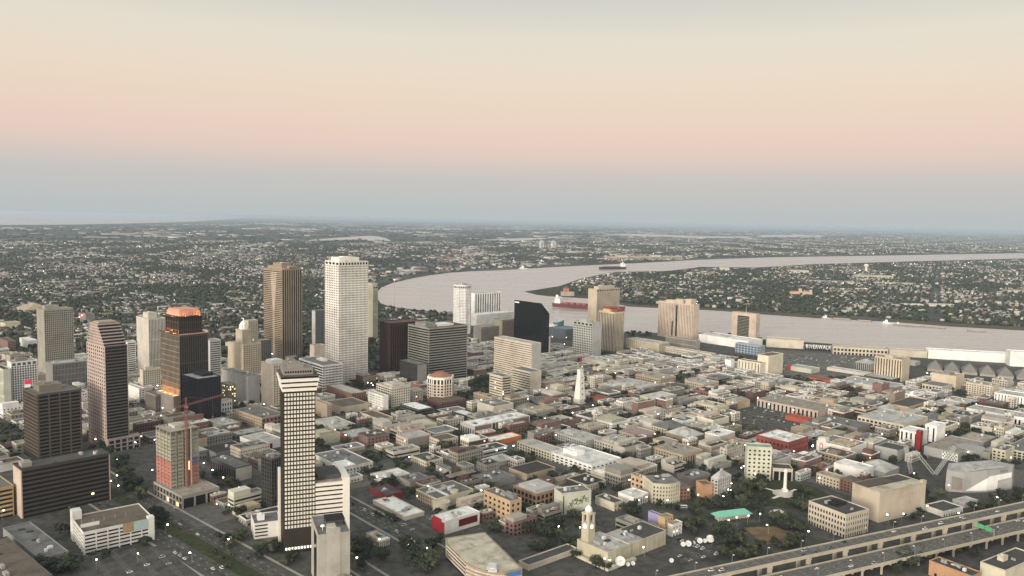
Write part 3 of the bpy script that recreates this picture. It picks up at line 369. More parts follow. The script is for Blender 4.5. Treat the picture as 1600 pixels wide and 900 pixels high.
  dict(k='tancorner', n='warehouse', s='tan pilastered corner warehouse', l='tan corner warehouse with tall pilasters and flat dark roof', p=(212.1, 959.1, 41.0, 40.2, 46.6, 14.4), L='punch', R='rib', Rf=(15, 5, 0.5, 0.2), wall='tan', roof='concroof', units=4),
  dict(k='yellowupper', n='office_building', s='yellow-cream upper block', l='yellow-cream block directly behind the tan corner warehouse', p=(208.6, 1033.2, 41.0, 21.6, 25.6, 8.6), L='blank', R='blank', wall='goldcream', roof='concroof'),
  dict(k='yellowblock', n='office_building', s='pale lime-yellow block', l='pale lime-yellow block with small windows among low roofs', p=(232.6, 1265.9, 41.0, 54.3, 31.7, 15.6), L='punch', R='punch', Lf=(4.4, 5, 0.6, 0.55), Rf=(4.4, 5, 0.6, 0.55), wall='yellowcream', roof='palerf'),
  dict(k='darkredlow', n='hall', s='dark red-walled low hall', l='low hall with dark red wall right of the pale lime-yellow block', p=(275.9, 1296.6, 41.0, 64.5, 10.4, 10.6), L='blank', R='blank', wall='redwall', roof='paleroof', units=3),
  dict(k='creamroofs', n='office_building', s='cream block with cluttered roof', l='cream block with cluttered roof between red hall and parking lot', p=(323.3, 1243.3, 41.0, 27.6, 41.4, 10.2), L='punch', R='punch', wall='cream', roof='creamroof', units=7),
  dict(k='pinklong', n='parking_garage', s='long pale pink garage', l='long pale pink garage with open decks in the middle distance', p=(227.0, 1364.9, 41.0, 50.3, 75.3, 12.3), L='band', R='band', wall='pinkcream', roof='paleroof', units=4),
  dict(k='tan5', n='warehouse', s='tan-brown five-storey warehouse', l='tan-brown five-storey warehouse behind the long pale pink garage', p=(270.2, 1427.4, 41.0, 44.4, 58.3, 16.3), L='punch', R='punch', wall='tan', roof='concroof', units=3),
  dict(k='tanhotel', n='office_building', s='tan block with cluttered pale roof', l='tan block with cluttered pale roof above the parking lot', p=(342.5, 1401.5, 41.0, 44.3, 41.5, 13.8), L='punch', R='punch', wall='tancream', roof='paleroof', units=5),
  dict(k='goldhip', n='office_building', s='mustard hip-roofed block', l='mustard hip-roofed block beside the parking lot', p=(364.3, 1268.2, 41.0, 36.5, 21.6, 12.5), L='blank', R='blank', wall='ochrecream', roof='concroof', hip=1),
  dict(k='brownhip', n='warehouse', s='large brown gabled warehouse', l='large brown warehouse with pale gable roof in the middle distance', p=(239.7, 1053.4, 41.0, 35.7, 38.5, 11.3), L='blank', R='blank', wall='tanbrown', roof='paleroof', hip=1),
  dict(k='pinkroofs', n='row_building', s='long pink-roofed row', l='long low row with pale pink roof left of the brown gabled warehouse', p=(172.7, 1067.4, 41.0, 39.3, 33.3, 8.0), L='punch', R='blank', wall='pinkcream', roof='pinkroof'),
  dict(k='cream956', n='office_building', s='cream block with red left end', l='cream block with bright red left end below the grey gridded tower', p=(191.0, 1600.2, 41.0, 40.5, 71.8, 14.3), special='redend', L='blank', R='blank', wall='cream', roof='paleroof', units=5),
  dict(k='whiteturret', n='office_building', s='white block with small turret', l='white block with dark roof and small white turret', p=(119.2, 1159.5, 41.0, 33.2, 30.2, 8.6), L='punch', R='blank', wall='brightwhite', roof='darkgrey', pent=[(0.6, 0.8, 0.3, 0.6, 6, 'brightwhite')]),
  dict(k='redstore', n='store', s='low red-roofed store', l='low red store left of the pale lime-yellow block', p=(149.6, 1290.3, 41.0, 26.3, 30.2, 6.4), L='blank', R='blank', wall='brick2', roof='redroof2'),
  dict(k='pink955', n='office_building', s='pinkish-white three-storey block', l='pinkish-white three-storey block left of the long pale pink garage', p=(177.4, 1365.5, 41.0, 38.3, 34.5, 13.4), L='punch', R='punch', wall='pinkcream', roof='palerf', units=3),
  dict(k='olive917', n='office_building', s='olive-cream block behind tapering tower', l='olive-cream block directly right behind the white tapering tower', p=(161.6, 1433.9, 41.0, 34.3, 31.9, 14.1), L='punch', R='punch', wall='olivecream', roof='concroof', units=3),
  dict(k='dome_hall', n='auditorium', s='domed beige hall', l='beige auditorium with shallow curved roof among dark trees', p=(-1401.1, 2302.3, 48, 70, 90, 11.1), L='blank', R='blank', wall='tancream', roof='tanroof', hip=1),
  dict(k='yellowfar', n='hall', s='yellow hall with dark doorway', l='small yellow hall with dark doorway at the left edge', p=(-1258.0, 1981.7, 48, 34.0, 40, 16.0), L='blank', R='blank', wall='yellowcream', roof='tanroof', door=1),
  dict(k='whiterf', n='hall', s='white-roofed hall', l='white-roofed hall left of the olive grey slab tower', p=(-1035.2, 1708.9, 48, 16.1, 60, 18.0), L='blank', R='blank', wall='white', roof='whiteroof'),
  dict(k='rust', n='hall', s='rust brown hall', l='rust brown hall at left edge above the white gridded office', p=(-1043.0, 1649.4, 48, 15.3, 70, 25.5), L='blank', R='punch', wall='pinkbrick', roof='brownroof'),
  dict(k='redneon', n='theatre', s='theatre with red neon lights', l='grey theatre with rows of red neon lights behind pink tower', p=(-1133.7, 2125.8, 48, 22.6, 50, 24.0), L='blank', R='blank', wall='grey', roof='brownroof', special='neon'),
  dict(k='aquaglass', n='aquarium', s='slanted teal glass aquarium', l='slanted teal glass drum of the riverside aquarium', p=(135.5, 2196.1, 41.0, 12.3, 35.6, 24.8), special='aqua', L='blank', R='blank', wall='tealglass'),
  dict(k='aquaroof', n='hall', s='blue-grey low roof by river', l='low blue-grey roofed hall below the teal glass aquarium', p=(137.1, 2004.8, 41.0, 50, 60.7, 24.3), L='blank', R='blank', wall='bluegrey', roof='bluegreyroof'),
  dict(k='longshed2', n='shed', s='long thin pale riverside shed', l='long thin pale-roofed shed along the near side of riverside parking lot', p=(710.2, 1572.7, 41.0, 22, 88.1, 6.4), L='blank', R='blank', wall='offwhite', roof='palerf'),
  dict(k='trusshall', n='hall', s='grey-roofed riverside hall', l='grey-roofed hall standing between parking lot and white riverside sheds', p=(740.6, 1637.0, 41.0, 30, 32.4, 16.0), L='rib', R='blank', wall='greymetal', roof='paleroof', hip=1),
  dict(k='lotshed', n='shed', s='low pale lot-side shed', l='low pale shed below the windowed riverside mall', p=(869.4, 1709.4, 41.0, 26, 37.9, 8.4), L='blank', R='blank', wall='palegrey', roof='paleroof'),
  dict(k='rw1', n='mall_hall', s='cream riverside mall end', l='cream end hall of the riverside mall left of the big letters', p=(622.8, 1942.0, -15.8, 85.3, 38, 20.5), L='blank', R='blank', wall='cream', roof='creamroof'),
  dict(k='rw2', n='mall_hall', s='riverside mall with big letters', l='dark-fronted riverside mall with big white letters on its roof edge', p=(701.2, 1903.0, -15.8, 64.3, 30, 10.8), L='blank', R='grid', Rf=(9, 6, 0.3, 0.2), wall='darkgrey', roof='paleroof'),
  dict(k='rw3', n='mall_hall', s='windowed riverside mall', l='cream riverside mall with a row of dark windows', p=(749.9, 1853.3, -15.8, 117.6, 32, 18.1), L='blank', R='grid', Rf=(8, 8, 0.4, 0.4), wall='cream', roof='creamroof'),
  dict(k='rw4', n='river_shed', s='plain cream riverside shed', l='plain cream riverside shed left of the long white shed', p=(875.5, 1841.3, -15.8, 79.2, 30, 15.0), L='blank', R='blank', wall='cream', roof='creamroof'),
  dict(k='rw5', n='river_shed', s='long white riverside shed', l='very long bright white riverside shed in front of the river', p=(952.1, 1815.4, -15.8, 164.0, 30, 20.6), L='blank', R='blank', wall='brightwhite', roof='whiteroof'),
  dict(k='rw6', n='river_shed', s='white riverside shed at right edge', l='taller white riverside shed cut off by right edge', p=(1087.2, 1732.9, -15.8, 122.1, 30, 32.4), L='blank', R='blank', wall='brightwhite', roof='whiteroof'),
]
OUTLINES = {
  'river': [(2108, 1448), (1576, 1778), (1218, 1890), (949, 1963), (783, 2024), (652, 2073), (588, 2147), (517, 2174), (397, 2157), (287, 2154), (190, 2231), (113, 2303), (-24, 2467), (-112, 2452), (-199, 2523), (-329, 2611), (-402, 2666), (-453, 2770), (-503, 2969), (-536, 3174), (-555, 3399), (-548, 3626), (-498, 3941), (-429, 4216), (-342, 4450), (-240, 4595), (-78, 4735), (49, 4901), (426, 5379), (942, 5936), (1495, 6610), (2368, 7454), (4144, 8697), (6666, 10494), (11808, 12391), (26564, 15202), (17359, 9925), (9327, 9781), (5428, 8539), (3360, 7045), (2349, 6287), (1699, 5622), (1305, 5566), (1123, 5249), (939, 4979), (629, 4821), (494, 4535), (350, 4148), (217, 3668), (51, 3342), (103, 3200), (149, 3155), (314, 3084), (413, 2825), (475, 2805), (647, 2764), (723, 2738), (813, 2668), (991, 2573), (1208, 2509), (1325, 2427), (1517, 2362), (1976, 2237), (2732, 1886)],
  'lake': [(-10885, 9112), (-10477, 16445), (-10284, 18446), (-10768, 22525), (-12600, 31616), (-37912, 118822), (-139571, 442960), (-312413, 490840), (-596752, 500636)],
  'lagoon1': [(-2550, 9676), (-2283, 10202), (-2077, 10820), (-1777, 10570), (-1558, 10343), (-1836, 11692), (-2126, 12762), (-2351, 13228), (-2415, 12578), (-2489, 11748), (-2559, 10673)],
  'lagoon2': [(2181, 19844), (2881, 17403), (4080, 17209), (5513, 18837), (6368, 21191), (4661, 19664), (4264, 20782), (3105, 21927)],
  'lagoon3': [(-484, 11824), (-13, 11631), (442, 12782), (670, 14414), (202, 13732), (-119, 12972)],
  'lagoon4': [(5869, 19524), (8514, 22409), (10371, 26746), (7719, 25030)],
  'city': [(-1153, 1669), (-869, 1592), (-470, 1544), (-301, 1799), (-163, 2055), (-58, 1896), (274, 1771), (529, 1767), (529, 1535), (665, 1549), (790, 1524), (991, 1531), (1158, 1460), (736, 917), (442, 837), (332, 893), (214, 854), (175, 804), (62, 702), (-60, 791), (-157, 823), (-184, 719), (-295, 778), (-448, 994), (-598, 924)],
  'quarter': [(-1281, 1679), (-2617, 3810), (-2663, 6066), (-1617, 6325), (-660, 3876), (-500, 2897), (-411, 2577), (-196, 2472), (-181, 2076), (-301, 1799), (-470, 1544), (-869, 1592)],
  'algiers': [(230, 3600), (352, 4016), (501, 4432), (618, 4683), (911, 4829), (1098, 5073), (1259, 5329), (1638, 5416), (2247, 6011), (3238, 6787), (5101, 8022), (8646, 9065), (13208, 9229), (2959, 2045), (2064, 2337), (1572, 2449), (1374, 2519), (1250, 2598), (1027, 2667), (840, 2758), (747, 2833), (670, 2861), (493, 2916), (434, 2928), (356, 3171), (274, 3264)],
  'farbank': [(-2669, 3034), (-2465, 3587), (-2389, 5442), (-1444, 5649), (-636, 3718), (-562, 3738), (-512, 4049), (-441, 4340), (-248, 4742), (50, 5069), (442, 5582), (981, 6184), (1559, 6893), (2476, 7799), (4347, 9125), (7085, 11156), (12649, 13276), (18041, 14198), (211282, 166594), (21726, 34277), (4960, 16495), (3585, 15112), (1881, 17108), (633, 13622), (-12, 10945), (-1165, 9681), (-2182, 9103), (-3684, 9237), (-5140, 8060), (-6268, 7149)],
  'outer': [(-6149, 7013), (-5031, 7889), (-3595, 9013), (-2156, 8993), (-1136, 9435), (-12, 10786), (611, 13141), (1799, 16356), (3445, 14522), (4853, 16138), (19897, 31390), (32083, 33719), (70120, 73732), (53958, 85182), (28065, 88832), (-116, 74317), (-15194, 63389), (-9119, 22878), (-8740, 13716), (-8809, 10055)],
  'point_grass': [(56, 3340), (216, 3653), (348, 4120), (334, 3732), (274, 3264), (250, 3123), (150, 3171), (103, 3211)],
  'levee': [(315, 3097), (415, 2840), (477, 2816), (650, 2775), (725, 2748), (816, 2678), (995, 2583), (1212, 2518), (1329, 2435), (1522, 2369), (1982, 2244), (2746, 1896), (2863, 1978), (2051, 2322), (1567, 2441), (1369, 2510), (1246, 2589), (1023, 2658), (834, 2738), (739, 2801), (662, 2828), (486, 2871), (431, 2905)],
}
KEEPOUT = {
  'avenue': [(-505, 1019), (-373, 830), (-277, 731), (-196, 672), (-136, 631), (-232, 572), (-309, 681), (-462, 878), (-529, 1017)],
  'forecourt': [(-380, 673), (-309, 694), (-251, 636), (-325, 568)],
  'bottomroads': [(-177, 880), (-138, 805), (-52, 683), (-36, 611), (-123, 607)],
  'parkcircle': [(210, 868), (276, 907), (359, 906), (339, 861), (289, 750), (320, 726), (166, 654), (111, 646), (158, 693), (172, 744), (177, 813)],
  'express': [(110, 637), (171, 675), (339, 756), (574, 873), (802, 981), (633, 768), (469, 707), (356, 656), (258, 612), (99, 566)],
  'riverlot': [(598, 1900), (699, 1875), (860, 1822), (738, 1658), (658, 1561), (529, 1535), (602, 1809)],
  'carlot': [(371, 1269), (405, 1298), (458, 1205), (403, 1131), (354, 1107), (341, 1154)],
  'pyramids': [(939, 1849), (1154, 1788), (1237, 1704), (1096, 1505), (830, 1578)],
  'museumplaza': [(490, 987), (553, 1000), (628, 970), (575, 875), (429, 866)],
  'square': [(-72, 1440), (-39, 1491), (-31, 1235), (-61, 1286)],
  'lotmid': [(-114, 771), (-69, 798), (-55, 728), (-88, 706)],
  'dishlot': [(161, 733), (192, 738), (191, 697), (151, 679)],
}
TREE_AREAS = [
  ([(-392.7, 653.8), (-375.9, 670.2), (-353.5, 637.1), (-367.4, 624.7)], 9, 11, 0),
  ([(-432.4, 770.9), (-428.5, 779.9), (-396.1, 726.7), (-395.7, 708.5)], 4, 11, 0),
  ([(-518.6, 988.7), (-499.2, 990.1), (-376.5, 820.3), (-348.0, 775.5), (-374.7, 791.9)], 16, 11, 0),
  ([(-357.0, 665.8), (-341.8, 677.2), (-339.2, 671.9), (-353.3, 660.8)], 4, 6, 0),
  ([(-326.6, 697.3), (-320.2, 703.4), (-317.6, 697.8), (-322.9, 691.8)], 3, 7, 0),
  ([(-351.1, 775.3), (-328.8, 755.9), (-320.7, 727.4), (-341.1, 750.3)], 5, 9, 0),
  ([(-259.9, 707.8), (-247.8, 723.4), (-233.8, 699.0), (-243.0, 684.6)], 6, 8, 0),
  ([(-227.6, 697.9), (-203.3, 699.1), (-178.4, 674.1), (-168.7, 657.8), (-195.4, 656.6), (-230.2, 679.7)], 13, 8, 0),
  ([(-259.6, 683.8), (-233.9, 674.2), (-228.4, 642.7), (-245.9, 654.3)], 4, 6, 0),
  ([(-141.6, 706.4), (-126.1, 707.1), (-111.7, 641.9), (-126.4, 641.2)], 7, 11, 0),
  ([(-118.1, 704.6), (-108.2, 708.0), (-101.8, 673.7), (-111.0, 669.4)], 3, 13, 0),
  ([(-92.8, 697.3), (-82.8, 709.2), (-75.1, 668.5), (-85.2, 661.6)], 4, 12, 0),
  ([(-79.1, 678.8), (-60.2, 717.7), (-53.8, 682.6), (-53.7, 644.4), (-72.5, 646.0)], 11, 11, 0),
  ([(-158.1, 897.0), (-139.7, 873.5), (-113.1, 899.8), (-110.9, 888.5), (-137.3, 858.6), (-157.5, 885.7)], 9, 7, 0),
  ([(-135.6, 785.2), (-100.7, 764.6), (-99.4, 754.7), (-133.2, 774.8)], 8, 5, 0),
  ([(-73.2, 790.3), (-32.1, 810.9), (-29.3, 792.7), (-68.6, 769.6)], 9, 6, 0),
  ([(-40.2, 839.5), (-25.4, 811.3), (-22.5, 767.0), (-34.0, 783.6)], 8, 9, 0),
  ([(-23.8, 766.9), (1.5, 743.7), (-1.4, 728.1), (-21.8, 745.7)], 8, 8, 0),
  ([(13.9, 768.9), (52.5, 782.9), (53.9, 733.9), (17.5, 714.1)], 14, 10, 0),
  ([(51.8, 718.7), (66.3, 716.5), (90.6, 660.7), (83.4, 659.1), (55.7, 690.5)], 14, 8, 0),
  ([(28.0, 714.6), (48.5, 712.7), (33.0, 689.4), (15.9, 688.6)], 7, 7, 0),
  ([(110.5, 800.3), (129.9, 816.1), (130.1, 787.1), (111.6, 779.1)], 6, 11, 0),
  ([(69.7, 798.0), (84.8, 784.6), (79.9, 767.3), (66.4, 771.6)], 4, 8, 0),
  ([(185.4, 804.3), (215.7, 834.2), (266.3, 867.4), (274.7, 837.5), (255.6, 808.1), (208.7, 805.6), (182.8, 777.7)], 22, 10, 0),
  ([(270.5, 907.1), (300.6, 908.9), (287.7, 879.3), (262.7, 867.2)], 8, 10, 0),
  ([(324.3, 881.5), (342.8, 867.7), (308.2, 800.1), (295.9, 819.5)], 12, 11, 0),
  ([(250.2, 798.8), (263.3, 790.6), (281.8, 788.1), (288.7, 750.3), (271.4, 757.4), (250.3, 769.5)], 14, 10, 0),
  ([(199.9, 757.0), (215.1, 767.6), (212.6, 746.5), (198.2, 738.0)], 4, 11, 0),
  ([(193.2, 722.7), (226.8, 742.5), (231.1, 707.1), (223.9, 692.9), (190.1, 683.3)], 16, 10, 0),
  ([(243.2, 717.8), (281.4, 742.1), (280.1, 726.9), (242.2, 702.1)], 8, 9, 0),
  ([(169.9, 777.1), (193.7, 769.9), (192.9, 740.8), (168.3, 739.6)], 8, 8, 0),
  ([(367.1, 1015.0), (392.4, 994.5), (361.1, 921.9), (340.6, 927.7)], 9, 9, 1),
  ([(653.7, 1292.3), (695.2, 1295.8), (709.2, 1245.3), (654.6, 1163.7), (648.0, 1224.2)], 16, 12, 0),
  ([(672.9, 1179.8), (705.8, 1139.1), (680.9, 1103.6), (652.8, 1135.2)], 8, 9, 0),
  ([(466.4, 942.7), (489.0, 929.7), (476.2, 910.4), (454.7, 918.3)], 5, 7, 1),
  ([(477.7, 820.1), (500.0, 830.7), (535.6, 856.1), (576.8, 876.9), (568.6, 864.1), (492.2, 817.2)], 11, 9, 0),
  ([(379.4, 782.9), (432.3, 817.7), (429.9, 806.6), (379.1, 772.8)], 7, 6, 0),
  ([(332.3, 687.2), (375.5, 705.6), (379.3, 696.1), (332.6, 664.1)], 9, 10, 0),
  ([(410.0, 715.7), (437.1, 727.1), (429.1, 708.1), (402.0, 695.8)], 6, 9, 0),
  ([(483.1, 1506.0), (535.3, 1499.0), (495.4, 1384.0), (451.5, 1400.9)], 9, 12, 0),
  ([(514.2, 1428.2), (524.5, 1366.3), (495.8, 1306.1), (487.7, 1343.3)], 7, 12, 0),
  ([(-71.0, 1440.1), (-40.0, 1490.9), (-32.8, 1252.3), (-59.2, 1295.4)], 10, 13, 0),
  ([(26.6, 1293.5), (54.6, 1314.9), (50.0, 1242.0), (31.3, 1215.2)], 7, 10, 0),
  ([(-413.3, 2614.7), (-328.3, 2573.3), (-199.2, 2505.9), (-196.3, 2422.2), (-376.6, 2510.7)], 14, 12, 0),
  ([(285.9, 2141.3), (385.0, 2118.6), (370.3, 2035.7), (281.8, 2046.3)], 9, 11, 0),
  ([(522.3, 2174.5), (581.4, 2121.6), (561.9, 2061.2), (505.3, 2087.8)], 4, 9, 0),
  ([(641.4, 2094.6), (662.0, 2074.5), (607.8, 1910.8), (591.8, 1908.8)], 3, 13, 0),
  ([(211.8, 1039.4), (233.1, 1006.0), (220.6, 977.9), (201.7, 1003.9)], 8, 9, 0),
  ([(173.5, 1042.7), (206.6, 1039.0), (196.7, 1003.6), (170.3, 1001.8)], 7, 9, 0),
  ([(125.0, 1064.0), (142.8, 1034.6), (134.1, 999.4), (121.6, 1018.4)], 6, 10, 0),
  ([(292.2, 1075.9), (314.3, 1046.5), (282.2, 948.4), (264.9, 986.2)], 9, 8, 0),
  ([(-98.5, 1017.9), (-78.8, 1019.2), (-74.4, 985.4), (-91.9, 984.2)], 4, 12, 0),
  ([(-66.2, 909.7), (-43.0, 892.7), (-44.8, 859.8), (-61.0, 869.5)], 6, 10, 2),
]
LAMP_SPOTS = [(-495, 775), (-638, 1168), (-540, 1038), (-454, 916), (-429, 858), (-410, 826), (-400, 878), (-502, 1087), (-472, 1021), (-424, 840), (-451, 999), (-353, 908), (-311, 859), (-334, 882), (-285, 828), (-273, 801), (-383, 1050), (-505, 1196), (-604, 1319), (-598, 1330), (-405, 715), (-248, 691), (-246, 818), (-245, 1053), (-235, 1063), (-212, 1049), (-201, 991), (-183, 952), (-168, 1078), (-118, 946), (-140, 882), (-30, 832), (-114, 695), (-128, 656), (-86, 688), (-69, 681), (-57, 1051), (-17, 1009), (-21, 1000), (7, 1005), (-47, 1264), (-36, 1235), (-28, 1240), (-18, 1249), (-75, 1406), (-68, 1418), (51, 1151), (93, 1188), (134, 1240), (129, 887), (167, 1007), (171, 999), (150, 842), (160, 887), (201, 833), (233, 859), (247, 873), (240, 847), (229, 829), (281, 1032), (305, 1061), (295, 1025), (280, 934), (275, 928), (280, 929), (368, 1018), (393, 1031), (397, 1034), (443, 1009), (356, 929), (354, 910), (504, 1078), (482, 1046), (576, 1235), (396, 808), (381, 800), (435, 822), (251, 780), (237, 772), (225, 766), (214, 761), (282, 735), (47, 735), (68, 732), (72, 729), (73, 685), (122, 691), (86, 688), (325, 1139), (293, 1307), (228, 1223), (238, 1161), (200, 1076), (341, 1224), (414, 1318), (681, 1243), (608, 1098), (615, 1023), (646, 1054), (593, 1019), (495, 879), (571, 894), (829, 1578), (-249, 1378), (-242, 1374), (-234, 1359), (-267, 1433), (-261, 1422), (137, 1972), (104, 1979), (124, 1870), (-644, 2070), (-654, 1151), (-717, 1139), (-730, 1169), (-583, 1044), (-496, 1137), (-476, 992), (-375, 1206), (-323, 1151), (375, 930), (476, 920), (418, 932), (241, 1041), (64, 1060), (78, 857), (-77, 902), (-89, 847), (-186, 862), (-162, 652), (-315, 720), (-267, 660), (-312, 658), (-340, 644), (142, 840), (167, 813), (250, 748), (527, 842), (458, 792), (454, 1087), (443, 1232), (415, 1272), (606, 1494), (690, 1417), (767, 1302), (199, 1515), (251, 1460), (346, 1413), (337, 1595), (23, 1160), (71, 1387), (-145, 1146), (-175, 1223)]
# ------------------------------------------------------------------ buildings
PRESET = dict(punch=(3.7, 4.2, .48, .50), band=(3.9, 9, .0, .48), rib=(30, 4, .5, .05), grid=(4, 5, .3, .3), glass=(4, 3, .06, .08), gridfine=(4, 3, .2, .4))
CATS = (('tower', 'tower'), ('garage', 'garage'), ('hotel', 'hotel'), ('wing', 'wing'), ('podium', 'podium'), ('hall', 'hall'), ('shed', 'shed'), ('warehouse', 'warehouse'), ('house', 'house'), ('store', 'store'), ('shop', 'shop'), ('museum', 'museum'), ('apartment', 'apartment block'))
def category(n):
    for k, v in CATS:
        if k in n: return v
    return 'building'
METAL = mat('plant_metal', (.40, .40, .38), 0.5, 0.25, 0.5, metal=0.3)
PALE_METAL = mat('pale_plant_metal', (.62, .62, .60), 0.5, 0.2, 0.5)
DARK_METAL = mat('dark_plant_metal', (.06, .06, .06), 0.6, 0.2, 0.5)
LIT = mat('lit_window', (1.0, .72, .38), emit=2.2)
LITW = mat('lit_cool', (1.0, .93, .8), emit=3.0)
def unit_meshes():
    r = []
    a = MB(); a.box(-1.6, -1.1, 0, 1.6, 1.1, 1.7); a.cyl(0, 0, 1.7, 2.0, .8, n=8); a.box(-1.8, -.25, 0, -1.6, .25, .8); r.append(a.mesh('rooftop_unit', PALE_METAL))
    a = MB(); a.box(-3, -1.2, .3, 3, 1.2, 2.3); a.box(-2.6, -1.0, 0, -2.2, 1.0, .3); a.box(2.2, -1.0, 0, 2.6, 1.0, .3); a.box(3, -.6, .5, 4.6, .6, 1.5); r.append(a.mesh('rooftop_unit', METAL))
    a = MB(); a.box(-1.2, -1.2, 0, 1.2, 1.2, 2.6); a.prism([(-1.3, -1.3), (1.3, -1.3), (1.3, 1.3), (-1.3, 1.3)], [(-.3, -.3), (.3, -.3), (.3, .3), (-.3, .3)], 2.6, 3.1); r.append(a.mesh('rooftop_unit', PALE_METAL))
    a = MB(); a.cyl(-1, 0, 0, 2.0, .9, n=9); a.cyl(1.1, 0, 0, 2.0, .9, n=9); a.box(-2.2, -.9, -.0, 2.2, .9, .25); r.append(a.mesh('rooftop_unit', METAL))
    a = MB(); a.box(-2.2, -1.5, 0, 2.2, 1.5, .7); a.box(-2.0, -1.3, .7, 2.0, 1.3, .85); r.append(a.mesh('skylight', DARK_METAL))
    return r
UNITS = unit_meshes()

class Bld:
    def __init__(s, root, w2, w1, h): s.root = root; s.w2 = w2; s.w1 = w1; s.h = h
    def fb(s, mb, face, a0, a1, z0, z1, d0, d1, mi=0):
        w2, w1 = s.w2, s.w1
        if face == 'R': mb.box(a0, d0, z0, a1, d1, z1, mi)
        elif face == 'L': mb.box(d0, a0, z0, d1, a1, z1, mi)
        elif face == 'B': mb.box(a0, w1 - d1, z0, a1, w1 - d0, z1, mi)
        else: mb.box(w2 - d1, a0, z0, w2 - d0, a1, z1, mi)
    def lattice(s, mb, face, a0, a1, z0, z1, sty, dd, mi=0):
        fh, bw, pf, sf = sty
        nr = max(1, round((z1 - z0) / fh)); p = (z1 - z0) / nr
        nc = max(1, round((a1 - a0) / bw)); q = (a1 - a0) / nc
        if sf > 0:
            for i in range(nr): s.fb(mb, face, a0 + .03, a1 - .03, z0 + p * (i + 1) - sf * p, z0 + p * (i + 1) - .01, 0, dd, mi)
        for j in range(nc + 1):
            if pf <= 0 and 0 < j < nc: continue
            c = a0 + q * j; hw = max(pf * q / 2, .35)
            s.fb(mb, face, max(a0, c - hw), min(a1, c + hw), z0, z1 - .03, -.06, dd, mi)
        return nr, p, nc, q
    def parapet(s, mb, h, x0=0, y0=0, x1=None, y1=None, out=.12, t=.4, dh=1.3):
        x1 = s.w2 if x1 is None else x1; y1 = s.w1 if y1 is None else y1
        mb.box(x0 - out, y0 - out, h - dh, x0 + t, y1 + out, h); mb.box(x1 - t, y0 - out, h - dh, x1 + out, y1 + out, h)
        mb.box(x0 + t, y0 - out, h - dh, x1 - t, y0 + t, h - .004); mb.box(x0 + t, y1 - t, h - dh, x1 - t, y1 + out, h - .004)

def hip_roof(mb, x0, y0, x1, y1, z, rise, over=.6):
    x0 -= over; y0 -= over; x1 += over; y1 += over
    w, d = x1 - x0, y1 - y0
    b = len(mb.v)
    if w >= d: r = [(x0 + d * .45, (y0 + y1) / 2), (x1 - d * .45, (y0 + y1) / 2)]
    else: r = [((x0 + x1) / 2, y0 + w * .45), ((x0 + x1) / 2, y1 - w * .45)]
    mb.v += [(x0, y0, z), (x1, y0, z), (x1, y1, z), (x0, y1, z), (r[0][0], r[0][1], z + rise), (r[1][0], r[1][1], z + rise)]
    if w >= d: mb.f += [(b, b+1, b+5, b+4), (b+1, b+2, b+5), (b+2, b+3, b+4, b+5), (b+3, b, b+4), (b+3, b+2, b+1, b)]
    else: mb.f += [(b, b+1, b+4), (b+1, b+2, b+5, b+4), (b+2, b+3, b+5), (b+3, b, b+4, b+5), (b+3, b+2, b+1, b)]
    mb.m += [0] * 5

def roof_units(roof, B, n, z, x0, y0, x1, y1, r):
    for _ in range(n):
        me = r.choice(UNITS); sc = r.uniform(.7, 1.35)
        if x1 - x0 < 7 or y1 - y0 < 7: sc *= .6
        mx = min(5 * sc, (x1 - x0) * .4); my = min(5 * sc, (y1 - y0) * .4)
        o = obj(me.name.split('.')[0], me, roof, loc=(r.uniform(x0 + mx, x1 - mx), r.uniform(y0 + my, y1 - my), z), rz=r.choice((0, math.pi / 2)), scale=(sc, sc, sc))

